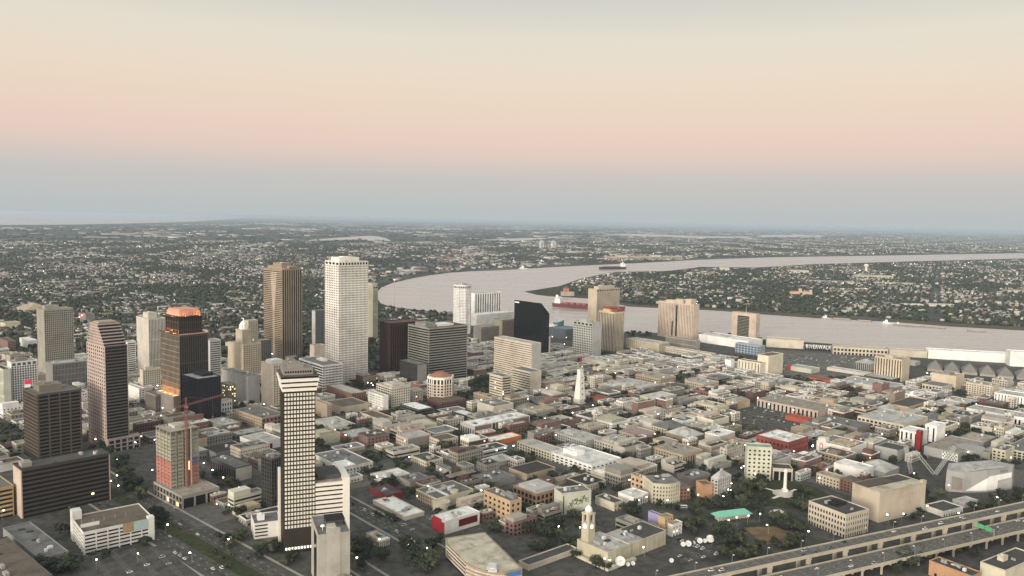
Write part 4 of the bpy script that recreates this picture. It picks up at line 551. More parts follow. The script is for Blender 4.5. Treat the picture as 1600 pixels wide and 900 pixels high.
def core_building(root, w2, w1, h, d, r, par=True, z0=0.0):
    """glazed core inside a lattice of piers and spandrels, flat roof with parapet"""
    B = Bld(root, w2, w1, h)
    dd = min(d.get('depth', .5), w2 * .2, w1 * .2)
    ztop = h - 1.26
    base = d.get('base')
    wm = [wallm(d['wall']), wallm(d.get('Lwall', d['wall'])), wallm(d.get('Rwall', d['wall']))]
    mb = MB(); stl = {}
    zb = z0 + (base[1] if base else 0)
    for face, sd in (('L', 'L'), ('S', 'L'), ('R', 'R'), ('B', 'R')):
        st = d.get(sd, 'blank'); mi = 1 if sd == 'L' else 2
        a0, a1 = (0, w1) if sd == 'L' else (dd, w2 - dd)
        if st == 'blank': B.fb(mb, face, a0, a1, zb, ztop, 0, dd, mi)
        else:
            sty = d.get(sd + 'f', PRESET[st])
            top = ztop - (5.0 if d.get('topband') else 0)
            stl[face] = B.lattice(mb, face, a0, a1, zb, top, sty, dd, mi) + (sty, a0, zb)
            if d.get('topband'): B.lattice(mb, face, a0, a1, top, ztop, (5.0, sty[1] * 2, .3, .2), dd, mi)
    if base:
        bm = MB(); bm.box(.25, .25, 0, w2 - .25, w1 - .25, base[1]); bm.build('ground_storey', wallm(base[0]), root)
    mb.build('wall', wm, root)
    if any(d.get(k, 'blank') != 'blank' for k in 'LR'):
        g = MB(); g.box(dd - .02, dd - .02, zb + .02, w2 - dd + .02, w1 - dd + .02, ztop - .1); g.build('glazing', glassm(d.get('glass', 'dark')), root)
    rm = MB()
    if d.get('hip'):
        hip_roof(rm, 0, 0, w2, w1, ztop + .01, min(w2, w1) * .22 + .8); roof = rm.build('roof', roofm(d.get('roof', 'grey')), root)
        zr = None
    else:
        zr = h - .95
        rm.box(.41, .41, ztop - .3, w2 - .41, w1 - .41, zr); roof = rm.build('roof', roofm(d.get('roof', 'concroof')), root)
        if par:
            pm = MB(); B.parapet(pm, h); pm.build('parapet', wallm(d['cap']) if d.get('cap') else wm[0], root)
        n = d.get('units', 0)
        if n: roof_units(roof, B, n, zr, 1, 1, w2 - 1, w1 - 1, r)
        for (fx0, fx1, fy0, fy1, ph, pc) in d.get('pent', ()):
            q = MB(); x0, x1, y0, y1 = fx0 * w2 + .5, fx1 * w2 - .5, fy0 * w1 + .5, fy1 * w1 - .5
            q.box(x0, y0, zr, x1, y1, zr + ph)
            if ph > 2: q.box(x0 - .2, y0 - .2, zr + ph, x1 + .2, y1 + .2, zr + ph + .35); q.box(x0 + .3 * (x1 - x0), y0 + .3 * (y1 - y0), zr + ph + .35, x0 + .6 * (x1 - x0), y0 + .7 * (y1 - y0), zr + ph + 1.6)
            q.build('penthouse', wallm(pc), root)
    if d.get('lit') or r.random() < .10:
        for face in ('R', 'L'):
            if face in stl:
                nr, p, nc, q, sty, a0, zz = stl[face]
                for _ in range(d.get('lit', 0) * 9 + r.randint(1, 2)):
                    i = r.randrange(nr); j = r.randrange(nc); hw = max(sty[2] * q / 2, .35)
                    lm = MB(); B.fb(lm, face, a0 + q * j + hw + .05, a0 + q * (j + 1) - hw - .05 if sty[2] > 0 else min(a0 + q * j + 3, a0 + q * (j + 1) - .5), zz + p * i + .05, zz + p * (i + 1 - sty[3]) - .05, dd - .12, dd - .03)
                    if sty[0] < 8: lm.build('lit_window', r.choice((LIT, LIT, LITW)), root)
    if d.get('door'):
        q = MB(); q.box(w2 * .45, -.1, 0, w2 * .62, .02, min(h * .6, 7)); q.build('doorway', mat('dark_red_door', (.06, .02, .02), .8, .1), root)
    return B, zr

HERO = {}
LANDMARKS = []
def place(d):
    x, y, th, w2, w1, h = d['p']
    root = thing(d['n'], d['l'], category(d['n']), (x, y, 0), R(th))
    HERO[d['k']] = root
    cs, sn = math.cos(R(th)), math.sin(R(th))
    LANDMARKS.append((x + cs * w2 / 2 - sn * w1 / 2, y + sn * w2 / 2 + cs * w1 / 2, max(w2, w1) / 2, d['s']))
    return root

def sp_pinktower(root, w2, w1, h, d, r):
    B, _ = core_building(root, w2, w1, h, dict(d, Rwall='darkband'), r, par=False)
    n = 7
    up = MB(); gl = MB()
    for i in range(n):
        z = h - .9 + i * 3.6; y0 = 21 * (i + 1) / n; y1 = w1 - 12 * (i + 1) / n
        gl.box(.5, y0 + .4, z, w2 - .5, y1 - .4, z + 3.6)
        up.box(0, y0, z + 2.0, w2, y1, z + 3.58)
        for k in range(int((y1 - y0) / 4)): up.box(-.06, y0 + k * 4 + .2, z, .5, y0 + k * 4 + 2.2, z + 3.4)
    up.build('stepped_top', [wallm('pink')], root); gl.build('stepped_glazing', glassm('dark'), root)
    m = MB(); m.box(3, 25, h + 24, w2 - 3, w1 - 16, h + 26.5); m.build('penthouse', wallm('tan'), root)

def sp_copper(root, w2, w1, h, d, r):
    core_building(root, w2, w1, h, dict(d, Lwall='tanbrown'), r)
    W, D = w2 * .80, w1 * .74
    g = MB(); g.box(1.6, 2.6, h - 1, W - .6, D - .6, h + 27); g.build('upper_glazing', glassm('brownglass'), root)
    m = MB()
    n = 11
    for i in range(n + 1):
        a = 1 + (W - 1) * i / n; m.box(a - .6, 2, h - .9, a + .6, 3.1, h + 26); m.box(a - .6, D - 1.1, h - .9, a + .6, D, h + 26)
    for i in range(9):
        a = 2 + (D - 3) * i / 8; m.box(1, a, h - .9, 2.1, a + 1.4, h + 26); m.box(W - 1.1, a, h - .9, W, a + 1.4, h + 26)
    for z in (h + 6, h + 17, h + 26): m.box(.7, 1.7, z, W + .3, D + .3, z + 1.4)
    m.build('upper_wall', wallm('brown2'), root)
    cp = mat('copper_cladding', (.58, .31, .23), .5, .25, .2, metal=.2)
    c = MB()
    c.prism([(1.5, 2.5), (W - .5, 2.5), (W - .5, D - .5), (1.5, D - .5)], [(3, 4.5), (W - 2, 4.5), (W - 2, D - 2.5), (3, D - 2.5)], h + 27.4, h + 34.5)
    c.box(3.5, 5, h + 34.5, W - 2.5, D - 3, h + 36.5)
    for i in range(8): c.box(2 + i * (W - 4) / 7.5, 1.9, h + 27.4, 3.2 + i * (W - 4) / 7.5, 2.6, h + 32)
    c.build('crown', cp, root)
    c = MB(); c.box(-.5, -.5, h - .2, w2 + .5, .5, h + 1.5); c.box(-.5, .5, h - .2, .5, w1 + .5, h + 1.5); c.build('shoulder_ledge', cp, root)
    lampm = mat('flood_lamp', (1, .5, .2), emit=1.6)
    def flood(lx, ly, lz, e, sz):
        f = MB(); f.box(lx - sz, ly - sz, lz - .4, lx + sz, ly + sz, lz); f.build('flood_lamp', lampm, root)
        ld = bpy.data.lights.new('flood_light', 'POINT'); ld.energy = e; ld.color = (1, .42, .14); ld.shadow_soft_size = 1.5
        lo = bpy.data.objects.new('flood_light', ld); coll.objects.link(lo); lo.parent = root; lo.location = (lx, ly, lz + 1.2)
    for q in (.2, .8): flood(1 + W * q, -4.0, h + 27.6, 2500, .35)
    for q in (.2, .8): flood(-5.0, 2 + D * q, h + 27.6, 2500, .35)
    for q in (.2, .6): flood(-2.4, w1 * q, h + 2.0, 4500, .4)
    b = MB(); b.box(-6, 2, h + 26.6, 1.0, D, h + 27.1); b.box(0, -5, h + 26.6, W, 1.9, h + 27.1); b.build('lamp_ledge', wallm('brown2'), root)
    b = MB(); b.box(-4, 0, h + .9, -.6, w1, h + 1.5); b.build('side_ledge', wallm('brown2'), root)
    b = MB(); b.box(-9, 2, 0, -.1, w1 - 2, 32); b.build('side_annex', wallm('greybrown'), root)
    for q in (.1, .35, .6, .85): flood(-5, w1 * q, 32.4, 7000, .45)

def sp_deco(root, w2, w1, h, d, r):
    core_building(root, w2, w1, h, d, r)
    x0, x1, y0, y1 = w2 * .12, w2 * .62, w1 * .2, w1 * .62
    m = MB(); m.box(x0, y0, h - 1, x1, y1, h + 24)
    for i in range(5):
        a = x0 + (x1 - x0) * i / 4.6; m.box(a, y0 - .4, h - .9, a + 1.2, y0, h + 23); 
    m.box(x0 - .5, y0 - .5, h + 23, x1 + .5, y1 + .5, h + 24.6); m.build('upper_tower', wallm('tancream'), root)
    cx, cyy = (x0 + x1) / 2, (y0 + y1) / 2
    wm = mat('cupola_white', (.85, .84, .82), .6, .06)
    c = MB(); c.cyl(cx, cyy, h + 24.6, h + 33, 6.2, 5.8, 12); c.cyl(cx, cyy, h + 33, h + 34, 6.6, 6.6, 12); c.dome(cx, cyy, h + 34, 5.2, 5.5); c.cyl(cx, cyy, h + 39, h + 43, 1.2, .3, 8)
    for i in range(10):
        t = 2 * math.pi * i / 10; c.cyl(cx + 7 * math.cos(t), cyy + 7 * math.sin(t), h + 24.6, h + 33, .5, n=6)
    c.build('cupola', wm, root)
    lm = MB(); lm.cyl(cx, cyy - 0, h + 43, h + 43.8, .6, n=8); lm.build('beacon', LITW, root)

def sp_gold(root, w2, w1, h, d, r):
    core_building(root, w2, w1, h, d, r, par=False)
    m = MB(); yc = w1 * .45
    n = 46
    for i in range(n):                                  # pale fan-shaped strip up the golden face
        t = i / n; w = 3.5 + (9 * max(0, (t - .55) / .45) ** 1.0)
        z0 = 8 + (h - 12) * t
        m.box(-.35, yc - w, z0, -.02, yc + w, z0 + (h - 12) / n * .72)
    m.build('pale_strip', wallm('goldlight'), root)
    m = MB(); z = h - .9
    m.box(-.5, -.5, z, w2 + .5, w1 + .5, z + 2)
    m.box(w2 * .10, w1 * .12, z + 2, w2 * .85, w1 * .85, z + 8); m.box(w2 * .2, w1 * .25, z + 8, w2 * .7, w1 * .7, z + 14)
    for i in range(9): m.box(w2 * (.1 + .083 * i), -.5, z + 2, w2 * (.1 + .083 * i) + 1.0, w1 * .12, z + 3.5 + 4.5 * (i > 2))
    m.build('stepped_crown', wallm('gold'), root)
    q = MB(); q.cyl(w2 * .35, w1 * .4, z + 14, z + 15, 3.5); q.build('roof_drum', mat('pale_gold', (.7, .6, .4), .5, .1), root)

def sp_plaza(root, w2, w1, h, d, r):
    blk = mat('tower_bronze', (.036, .031, .024), .45, .25, .1)
    m = MB(); m.box(0, 0, 0, w2, w1, h); 
    for i in range(9): m.box(-.35, 1 + i * (w1 - 3) / 8, 5, 0, 2.2 + i * (w1 - 3) / 8, h - 1)
    m.build('shaft', blk, root)
    pm = mat('white_panel', (.74, .70, .60), .7, .12, .4)
    rows, cols = 32, 10
    z_lo = h * (866 - 824) / (866 - 614.) + .0; p = (h - z_lo - 2) / (rows - 1)
    base = MB(); base.box(-.85, -.45, -.95, .85, 0, .95); me = base.mesh('facade_panel', pm)
    n = 0; rest = MB()
    for i in range(rows - 1, -1, -1):
        for j in range(cols):
            px_, pz_ = 1.6 + j * (w2 - 3.2) / (cols - 1), z_lo + i * p
            if n < 300: obj('facade_panel', me, root, loc=(px_, 0, pz_), scale=(1.02, 1, 1.25))
            else: rest.box(px_ - .87, -.45, pz_ - 1.19, px_ + .87, 0, pz_ + 1.19)
            n += 1
    rest.build('lower_facade_panel', pm, root, 'stuff')
    lob = MB()
    for j in range(cols): lob.box(1.0 + j * (w2 - 3.2) / (cols - 1), -.3, 3.2, 2.6 + j * (w2 - 3.2) / (cols - 1), -.02, 5.4)
    lob.build('lobby_light', mat('lobby_glow', (1, .93, .8), emit=1.1), root)
    gr = MB()
    for i in range(rows): gr.box(.3, -.12, z_lo + (i + .5) * p - .35, w2 - .3, 0, z_lo + (i + .5) * p - .05)
    gr.build('floor_line', glassm('blackglass'), root)
    # flared crown with three white bands
    z = h
    wb = mat('crown_white', (.78, .74, .66), .7, .08, .3); dk = glassm('blackglass')
    def ring(o): return [(-o, -o), (w2 + o, -o), (w2 + o, w1 + o), (-o, w1 + o)]
    for k in range(3):
        o = 1.2 + .9 * k; a = z + 1.0 + k * 4.3
        q = MB(); q.prism(ring(o), ring(o), a, a + 2.7); q.build('crown_band', wb, root)
        q = MB(); q.prism(ring(o - .8), ring(o - .4), a + 2.7, a + 4.3); q.build('crown_window', dk, root)
    q = MB(); q.box(.1, .1, z, w2 - .1, w1 - .1, z + 1.0); q.build('crown_soffit', dk, root)
    zt = z + 14
    q = MB(); q.prism(ring(2.6), ring(2.6), zt, zt + .6); q.build('roof', roofm('brownroof'), root)
    q = MB(); q.box(0, 3, zt + .6, w2 - 1.5, w1 - 3, zt + 6); q.box(5, 7, zt + 6, w2 - 9, w1 - 8, zt + 8.5); q.build('penthouse', wallm('greybrown'), root)
    q = MB()
    for i in range(11): q.box(1.5 + i * 2.1, 2.86, zt + 2.4, 2.9 + i * 2.1, 2.98, zt + 4.0)
    q.build('penthouse_window', dk, root)
    # lower white banded wing
    L = 30.0; hw = 143.3 * (866 - 760) / 252.
    q = MB(); q.box(w2 + .05, .8, 0, w2 + L - 6, w1 + 12, hw - 1); q.build('wing_glazing', dk, root)
    q = MB()
    nb = 14; pb = (hw - 4) / nb
    for i in range(nb): q.box(w2 + .06, 0, 4 + i * pb + pb * .36, w2 + L - 5.9, w1 + 12.5, 4 + (i + 1) * pb - .02)
    q.box(w2 + L - 6, -.4, 0, w2 + L, w1 + 13, hw + 3.5)
    q.box(-2.4, w1 + .2, 0, -.2, w1 + 4, hw + 8); q.box(-.2, w1 + .2, 0, w2, w1 + 12, hw - 1)
    q.build('wing_wall', wb, root)
    q = MB(); q.box(w2 + .5, 2, hw - 1, w2 + L - 6.2, w1 + 11, hw + .6); q.build('wing_roof', roofm('concroof'), root)
    q = MB(); q.box(w2 + 3, 8, hw + .6, w2 + L - 8, w1 + 6, hw + 4.5); q.build('wing_penthouse', wallm('darkgrey'), root)

def sp_core(root, w2, w1, h, d, r):
    core_building(root, w2, w1, h, d, r)
    m = MB(); m.box(w2 * .28, -.25, 2, w2 * .70, 6, h + 2.2); m.box(w2 * .32, 6, h - 1, w2 * .6, 14, h + 3); m.build('lift_shaft', wallm('concrete2'), root)
    m = MB(); m.box(w2 * .34, w1 * .4, h + 3.6, w2 * .95, w1 * .72, h + 4.4)
    for fx in (.36, .92):
        for fy in (.42, .7): m.box(w2 * fx - .25, w1 * fy - .25, h - 1, w2 * fx + .25, w1 * fy + .25, h + 3.6)
    m.build('roof_canopy', mat('black_canopy', (.015, .014, .013), .8, .2), root)
    m = MB(); m.cyl(w2 * .2, w1 * .25, h - 1, h + 2.4, .3); m.dome(w2 * .2, w1 * .25, h + 2.4, 2.0, 1.6); m.build('satellite_dish', mat('dish_white', (.78, .76, .70), .5, .1), root)
    m = MB(); m.box(-.3, w1 * .2, 3, -.05, w1 * .55, h - 4); m.build('window_strip', glassm('dark'), root)
    m = MB(); m.box(w2 * .55, -9, 0, w2 * 1.05, -.3, 13); m.box(w2 * .6, -7, 13, w2 * .8, -2, 15); m.build('annex', wallm('concrete'), root)

def sp_garage(root, w2, w1, h, d, r):
    B, zr = core_building(root, w2, w1, h, d, r)
    wm = wallm('white')
    m = MB(); m.box(-.6, w1 - 9, 0, 7, w1 + .6, h + 7); m.build('stair_tower', wm, root)
    m = MB(); m.box(w2 - 4.5, -.5, 0, w2 + .5, 6, h + 1.2); m.build('corner_pier', wm, root)
    # mural banner: brown portrait-like shape on a pale teal field
    x0, x1 = w2 * .55, w2 - 4.6
    m = MB(); m.box(x0 + (x1 - x0) * .42, -.42, h * .60, x1, -.2, h + .2); m.build('mural_banner', mat('mural_teal', (.42, .54, .52), .8, .25, .25), root)
    m = MB(); m.box(x0, -.42, h * .60, x0 + (x1 - x0) * .42 - .02, -.2, h + .2)
    o = m.build('mural_portrait', mat('mural_brown', (.30, .22, .13), .8, .6, .35), root)
    m = MB()
    for i in range(5): m.box(3 + i * (w2 - 12) / 5, w1 * .45, zr, 3.4 + i * (w2 - 12) / 5, w1 * .45 + .4, zr + 4.2)
    m.build('roof_lamp_post', METAL, root)
    m = MB(); m.box(1, w1 * .3, zr, 16, w1 * .3 + .5, zr + 3.2); m.build('ramp_wall', wm, root)

def sp_construction(root, w2, w1, h, d, r):
    cm = wallm('concrete'); n = 19; p = h / n
    for i in range(n + 1):
        m = MB(); m.box(0, 0, max(0, i * p - .35), w2, w1, i * p + .02); m.build('floor_slab', cm, root)
    for fx in (0.01, .2, .42, .62, .8, .985):
        for fy in (0.015, .25, .5, .75, .985):
            if .1 < fx < .9 and .1 < fy < .9: continue
            m = MB(); m.box(fx * (w2 - .9), fy * (w1 - .9), .05, fx * (w2 - .9) + .9, fy * (w1 - .9) + .9, h + .0); m.build('column', cm, root)
    m = MB(); m.box(w2 * .3, w1 * .3, 0, w2 * .7, w1 * .7, h + 3); m.build('concrete_core', wallm('concrete2'), root)
    red = mat('red_netting', (.50, .17, .13), .9, .35, .5); redd = mat('dark_red_netting', (.36, .08, .07), .9, .3, .5); tanb = mat('sheathing_tan', (.34, .32, .25), .9, .3, .3); blu = mat('blue_netting', (.16, .15, .32), .9, .3, .5)
    def sheets(face, f0, f1, i0, i1, m_):
        L = w2 if face == 'R' else w1; B = Bld(root, w2, w1, h)
        for i in range(i0, i1):
            nb = max(1, round((f1 - f0) * L / 3.6)); q = MB()
            for k in range(nb):
                a = L * f0 + (f1 - f0) * L * k / nb
                B.fb(q, face, a + .25, a + (f1 - f0) * L / nb - .9 * (k % 2), i * p + .1, i * p + p * .70, .25, .4)
            q.build('facade_sheet', m_, root)
    sheets('L', .0, 1, 4, 11, red); sheets('L', .0, 1, 11, 18, tanb); sheets('L', 0, 1, 0, 4, tanb)
    sheets('R', .0, .48, 3, 18, tanb); sheets('R', .48, .72, 3, 11, redd); sheets('R', .72, 1, 3, 9, red); sheets('R', .72, 1, 9, 11, blu); sheets('R', .72, 1, 11, 18, tanb)
    m = MB(); m.box(w2 * .50, -.9, 8, w2 * .54, .3, h + 2); m.box(w2 * .68, -.9, 8, w2 * .72, .3, h + 2); m.build('hoist_mast', mat('hoist_pale', (.62, .58, .46), .7, .1), root)
    m = MB()
    for k in range(26):
        a, b = r.uniform(1, w2 - 3), r.uniform(1, w1 - 3); m.box(a, b, h, a + r.uniform(.4, 2.5), b + r.uniform(.4, 2.5), h + r.uniform(.4, 2.2))
    m.box(-1.2, -1.2, h - .2, w2 + 1.2, .0, h); m.box(-1.2, 0, h - .2, 0, w1 + 1.2, h)
    m.build('formwork', mat('formwork_timber', (.33, .26, .16), .9, .4, .5), root)
    m = MB(); m.box(w2 * .60, -1.2, 30, w2 * .63, -.95, 39); m.build('work_light', mat('work_light', (1, .45, .22), emit=4), root)

def chamfer_ring(w2, w1, c, o=0): return [(c, -o), (w2 - c, -o), (w2 + o, c), (w2 + o, w1 - c), (w2 - c, w1 + o), (c, w1 + o), (-o, w1 - c), (-o, c)]
def poly_lattice(mb, ring, z0, z1, fh, bw, pf, sf, t=.45):
    nr = max(1, round((z1 - z0) / fh)); p = (z1 - z0) / nr
    n = len(ring)
    for i in range(nr):
        lo = ring; mb.prism(lo, lo, z0 + p * (i + 1) - sf * p, z0 + p * (i + 1) - .01)
    for k in range(n):
        a, b = Vector(ring[k] + (0,)), Vector(ring[(k + 1) % n] + (0,)); L = (b - a).length; d_ = (b - a) / L; nc = max(1, round(L / bw)); nin = Vector((-d_.y, d_.x, 0))
        for j in range(nc + 1):
            c = a + d_ * (L * j / nc); hw = pf * L / nc / 2; q = [c - d_ * hw - nin * .05, c + d_ * hw - nin * .05, c + d_ * hw + nin * t, c - d_ * hw + nin * t]
            r_ = [(v.x, v.y) for v in q]; mb.prism(r_, r_, z0, z1 - .02)
def sp_octa(root, w2, w1, h, d, r):
    c = min(w2, w1) * .33; ring = chamfer_ring(w2, w1, c); inner = chamfer_ring(w2, w1, c, -.5)
    m = MB(); m.prism(inner, inner, 0, h - .5); m.build('glazing', glassm('dark'), root)
    m = MB(); poly_lattice(m, ring, 0, h - 9, 4.0, 4.0, .5, .52); m.build('wall', wallm('brightwhite'), root)
    m = MB(); poly_lattice(m, ring, h - 9, h - 3, 6.0, 5.0, .3, .1); m.prism(chamfer_ring(w2, w1, c, .4), chamfer_ring(w2, w1, c, .4), h - 3, h); m.build('crown', wallm('brightwhite'), root)
    m = MB(); m.prism(chamfer_ring(w2, w1, c, -1), chamfer_ring(w2, w1, c, -1), h, h + .3); m.box(w2 * .3, w1 * .3, h + .3, w2 * .7, w1 * .7, h + 3.5); m.build('roof', roofm('paleroof'), root)
def sp_turret(root, w2, w1, h, d, r):
    s = 40.0; c = s * .3; ring = chamfer_ring(s, s, c)
    m = MB(); i_ = chamfer_ring(s, s, c, -.5); m.prism(i_, i_, 0, h - .5); m.build('glazing', glassm('brownglass'), root)
    m = MB(); poly_lattice(m, ring, 0, h - 11, 4.6, 5.0, .42, .4); m.build('wall', wallm('peachcream'), root)
    m = MB(); poly_lattice(m, ring, h - 11, h - 2, 9, 6, .35, .2); o = chamfer_ring(s, s, c, .7); m.prism(o, o, h - 2, h); m.build('arcade', wallm('creamwhite'), root)
    m = MB(); lo = chamfer_ring(s, s, c, -2); hi = [(s / 2 + (x - s / 2) * .35, s / 2 + (y - s / 2) * .35) for x, y in lo]
    m.prism(lo, hi, h, h + 6); m.build('roof', mat('red_tile_roof', (.30, .14, .09), .9, .3, .4), root)
def sp_wedge(root, w2, w1, h, d, r):
    drop = h * .20
    g = MB(); rg = [(0, 0), (w2, 0), (w2, w1), (0, w1)]; ri = [(.3, .3), (w2 - .3, .3), (w2 - .3, w1 - .3), (.3, w1 - .3)]
    g.prism(ri, ri, 0, [h - .6, h - drop - .6, h - drop - .6, h - .6]); g.build('glazing', glassm('blackglass'), root)
    m = MB(); n = int(h / 4.2)
    bk = mat('black_mullion', (.010, .011, .011), .35, .2, .1)
    for i in range(n):
        z = 4.2 * i
        if z < h - drop - 3: m.prism(rg, rg, z, z + .5)
    for i in range(23): y = w1 * i / 22; m.box(-.05, y - .15, 0, .3, y + .15, h - 1)
    for i in range(7): x = w2 * i / 6; m.box(max(0, x - .15), -.05, 0, min(w2, x + .15), .3, h - 1 - drop * x / w2)
    m.build('mullion', bk, root)
    m = MB(); m.prism(rg, rg, [h - .6, h - drop - .6, h - drop - .6, h - .6], [h, h - drop, h - drop, h]); m.build('roof', bk, root)
    m = MB()
    for i in range(7): m.box(-.35, w1 - 3.2 - i * 2.1, h - 5.6, -.08, w1 - 1.6 - i * 2.1, h - 3.6 + .5 * (i % 2))
    m.build('logo_strip', mat('logo_white', (.85, .85, .85), emit=.6), root)
    m = MB(); m.box(w2 + .05, 0, 0, w2 + 5, 8, h * .38); m.build('lit_edge_strip', wallm('cream'), root)  # cream box stands in for the lit edge beside the tower
def sp_obelisk(root, w2, w1, h, d, r):
    q = .24
    m = MB(); m.prism([(0, 0), (w2, 0), (w2, w1), (0, w1)], [(w2 * q, w1 * q), (w2 * (1 - q), w1 * q), (w2 * (1 - q), w1 * (1 - q)), (w2 * q, w1 * (1 - q))], 8, h - 3); m.build('shaft', wallm('creamwhite'), root)
    m = MB(); m.box(-1, -1, 0, w2 + 1, w1 + 1, 8); m.build('plinth', wallm('offwhite'), root)
    m = MB(); m.box(w2 * .2, w1 * .2, h - 3, w2 * .8, w1 * .8, h); m.build('cap', wallm('creamwhite'), root)
    m = MB()
    for k in range(4): m.box(w2 * .42, w1 * (.06 + .05 * k) - .35 + 0, 14 + 9 * k, w2 * .58, w1 * (.06 + .05 * k), 17 + 9 * k)
    m.build('slit_window', glassm('dark'), root)
def sp_crown(root, w2, w1, h, d, r):
    core_building(root, w2, w1, h, d, r)
    m = MB(); m.box(w2 * .1, w1 * .35, h - 1, w2 * .8, w1 * .8, h + 6); m.build('yellow_penthouse', mat('bright_yellow', (.60, .47, .20), .7, .1), root)
    m = MB(); m.box(w2 * .05, w1 * .3, h + 6, w2 * .85, w1 * .85, h + 9); m.box(w2 * .3, w1 * .02, h - 1, w2 * .97, w1 * .32, h + 5); m.build('red_crown', mat('crown_red', (.28, .06, .05), .7, .15), root)
    m = MB(); m.box(w2 - 3, 1, h + 1, w2 - 1, 3, h + 3); m.build('roof_lamp', LITW, root)
def sp_westin(root, w2, w1, h, d, r):
    core_building(root, w2, w1, h, d, r)
    dk = glassm('dark')
    m = MB(); m.box(-.3, w1 * .44, 3, -.08, w1 * .485, h - 6); m.box(-.3, w1 * .56, 3, -.08, w1 * .60, h * .48); m.build('dark_slot', dk, root)
    m = MB(); m.box(1, w1 * .30, h - 1, w2 - 1, w1 * .52, h + 9); m.box(1, w1 * .08, h - 1, w2 - 1, w1 * .24, h + 12); m.box(2, w1 * .52, h - 1, w2 - 2, w1 * .8, h + 5); m.build('rooftop_block', wallm('peach'), root)
def sp_louvre(root, w2, w1, h, d, r):
    core_building(root, w2, w1, h, d, r)
    m = MB(); m.box(-.4, w1 * .28, 3, -.08, w1 * .76, h - 8); m.build('dark_panel', glassm('dark'), root)
    m = MB()
    for i in range(14): m.box(-.7, w1 * .28, 5 + i * (h - 14) / 14, -.42, w1 * .76, 6.1 + i * (h - 14) / 14)
    m.build('louvre', wallm('olive'), root)
    m = MB(); m.cyl(w2 / 2, w1 * .5, h, h + 22, .5, .2, 6); m.build('mast', wallm('white'), root)
def sp_ribs3(root, w2, w1, h, d, r):
    core_building(root, w2, w1, h, d, r)
    m = MB()
    for f in (.0, .30, .36, .62, .66, .985): m.box(w2 * f, -.5, 0, w2 * f + 1.3, -.02, h + .3)
    m.build('white_pier', wallm('offwhite'), root)
    m = MB(); m.box(w2 * .33, -.3, 0, w2 * .36, -.02, h - 1); m.build('joint', glassm('dark'), root)
def sp_theatre(root, w2, w1, h, d, r):
    core_building(root, w2, w1, h, d, r)
    m = MB(); m.cyl(4, -3, 0, h * .72, 9, n=14); m.build('rounded_wing', wallm('yellowcream'), root)
    m = MB(); m.cyl(4, -3, h * .72, h * .72 + .6, 9.4, n=14); m.build('wing_roof', roofm('creamroof'), root)
    m = MB(); m.cyl(w2 * .55, 5, h - 1, h + 2, 4.6, n=8); m.build('roof_turret', wallm('yellowcream'), root)
    m = MB(); m.box(2, w1 * .55, h - .95, w2 * .8, w1 * .58, h + 1); m.box(w2 * .3, 1, h - .95, w2 * .34, w1 - 1, h + .6); m.build('roof_wall', wallm('white'), root)
def sp_panel(root, w2, w1, h, d, r):
    core_building(root, w2, w1, h, d, r)
    m = MB(); m.box(w2 * .40, -.45, h * .30, w2 * .92, -.05, h * .82); m.build('maroon_panel', mat('panel_maroon', (.12, .012, .018), .6, .15), root)
    m = MB(); m.box(-.4, w1 * .2, 2, -.05, w1 * .9, h + 1.2); m.build('red_sign', mat('sign_red', (.5, .04, .06), .6, .2), root)
def sp_vines(root, w2, w1, h, d, r):
    core_building(root, w2, w1, h, d, r)
    vm = mat('painted_vine', (.12, .13, .07), .9, .4, .6)
    for k in range(7):
        m = MB(); cx, cz = w2 * (.30 + .09 * k), h * (.42 + .05 * (k % 3) + .03 * k)
        for _ in range(16):
            a, b = cx + r.gauss(0, 1.3), cz + r.gauss(0, 1.5); m.box(a - .5, -.06 - .01 * r.random(), b - .45, a + .5, -.012, b + .45)
        m.build('painted_vine', vm, root)
    m = MB(); m.box(w2 * .05, -.1, 2, w2 * .08, -.02, h - 3); m.build('dark_strip', glassm('dark'), root)
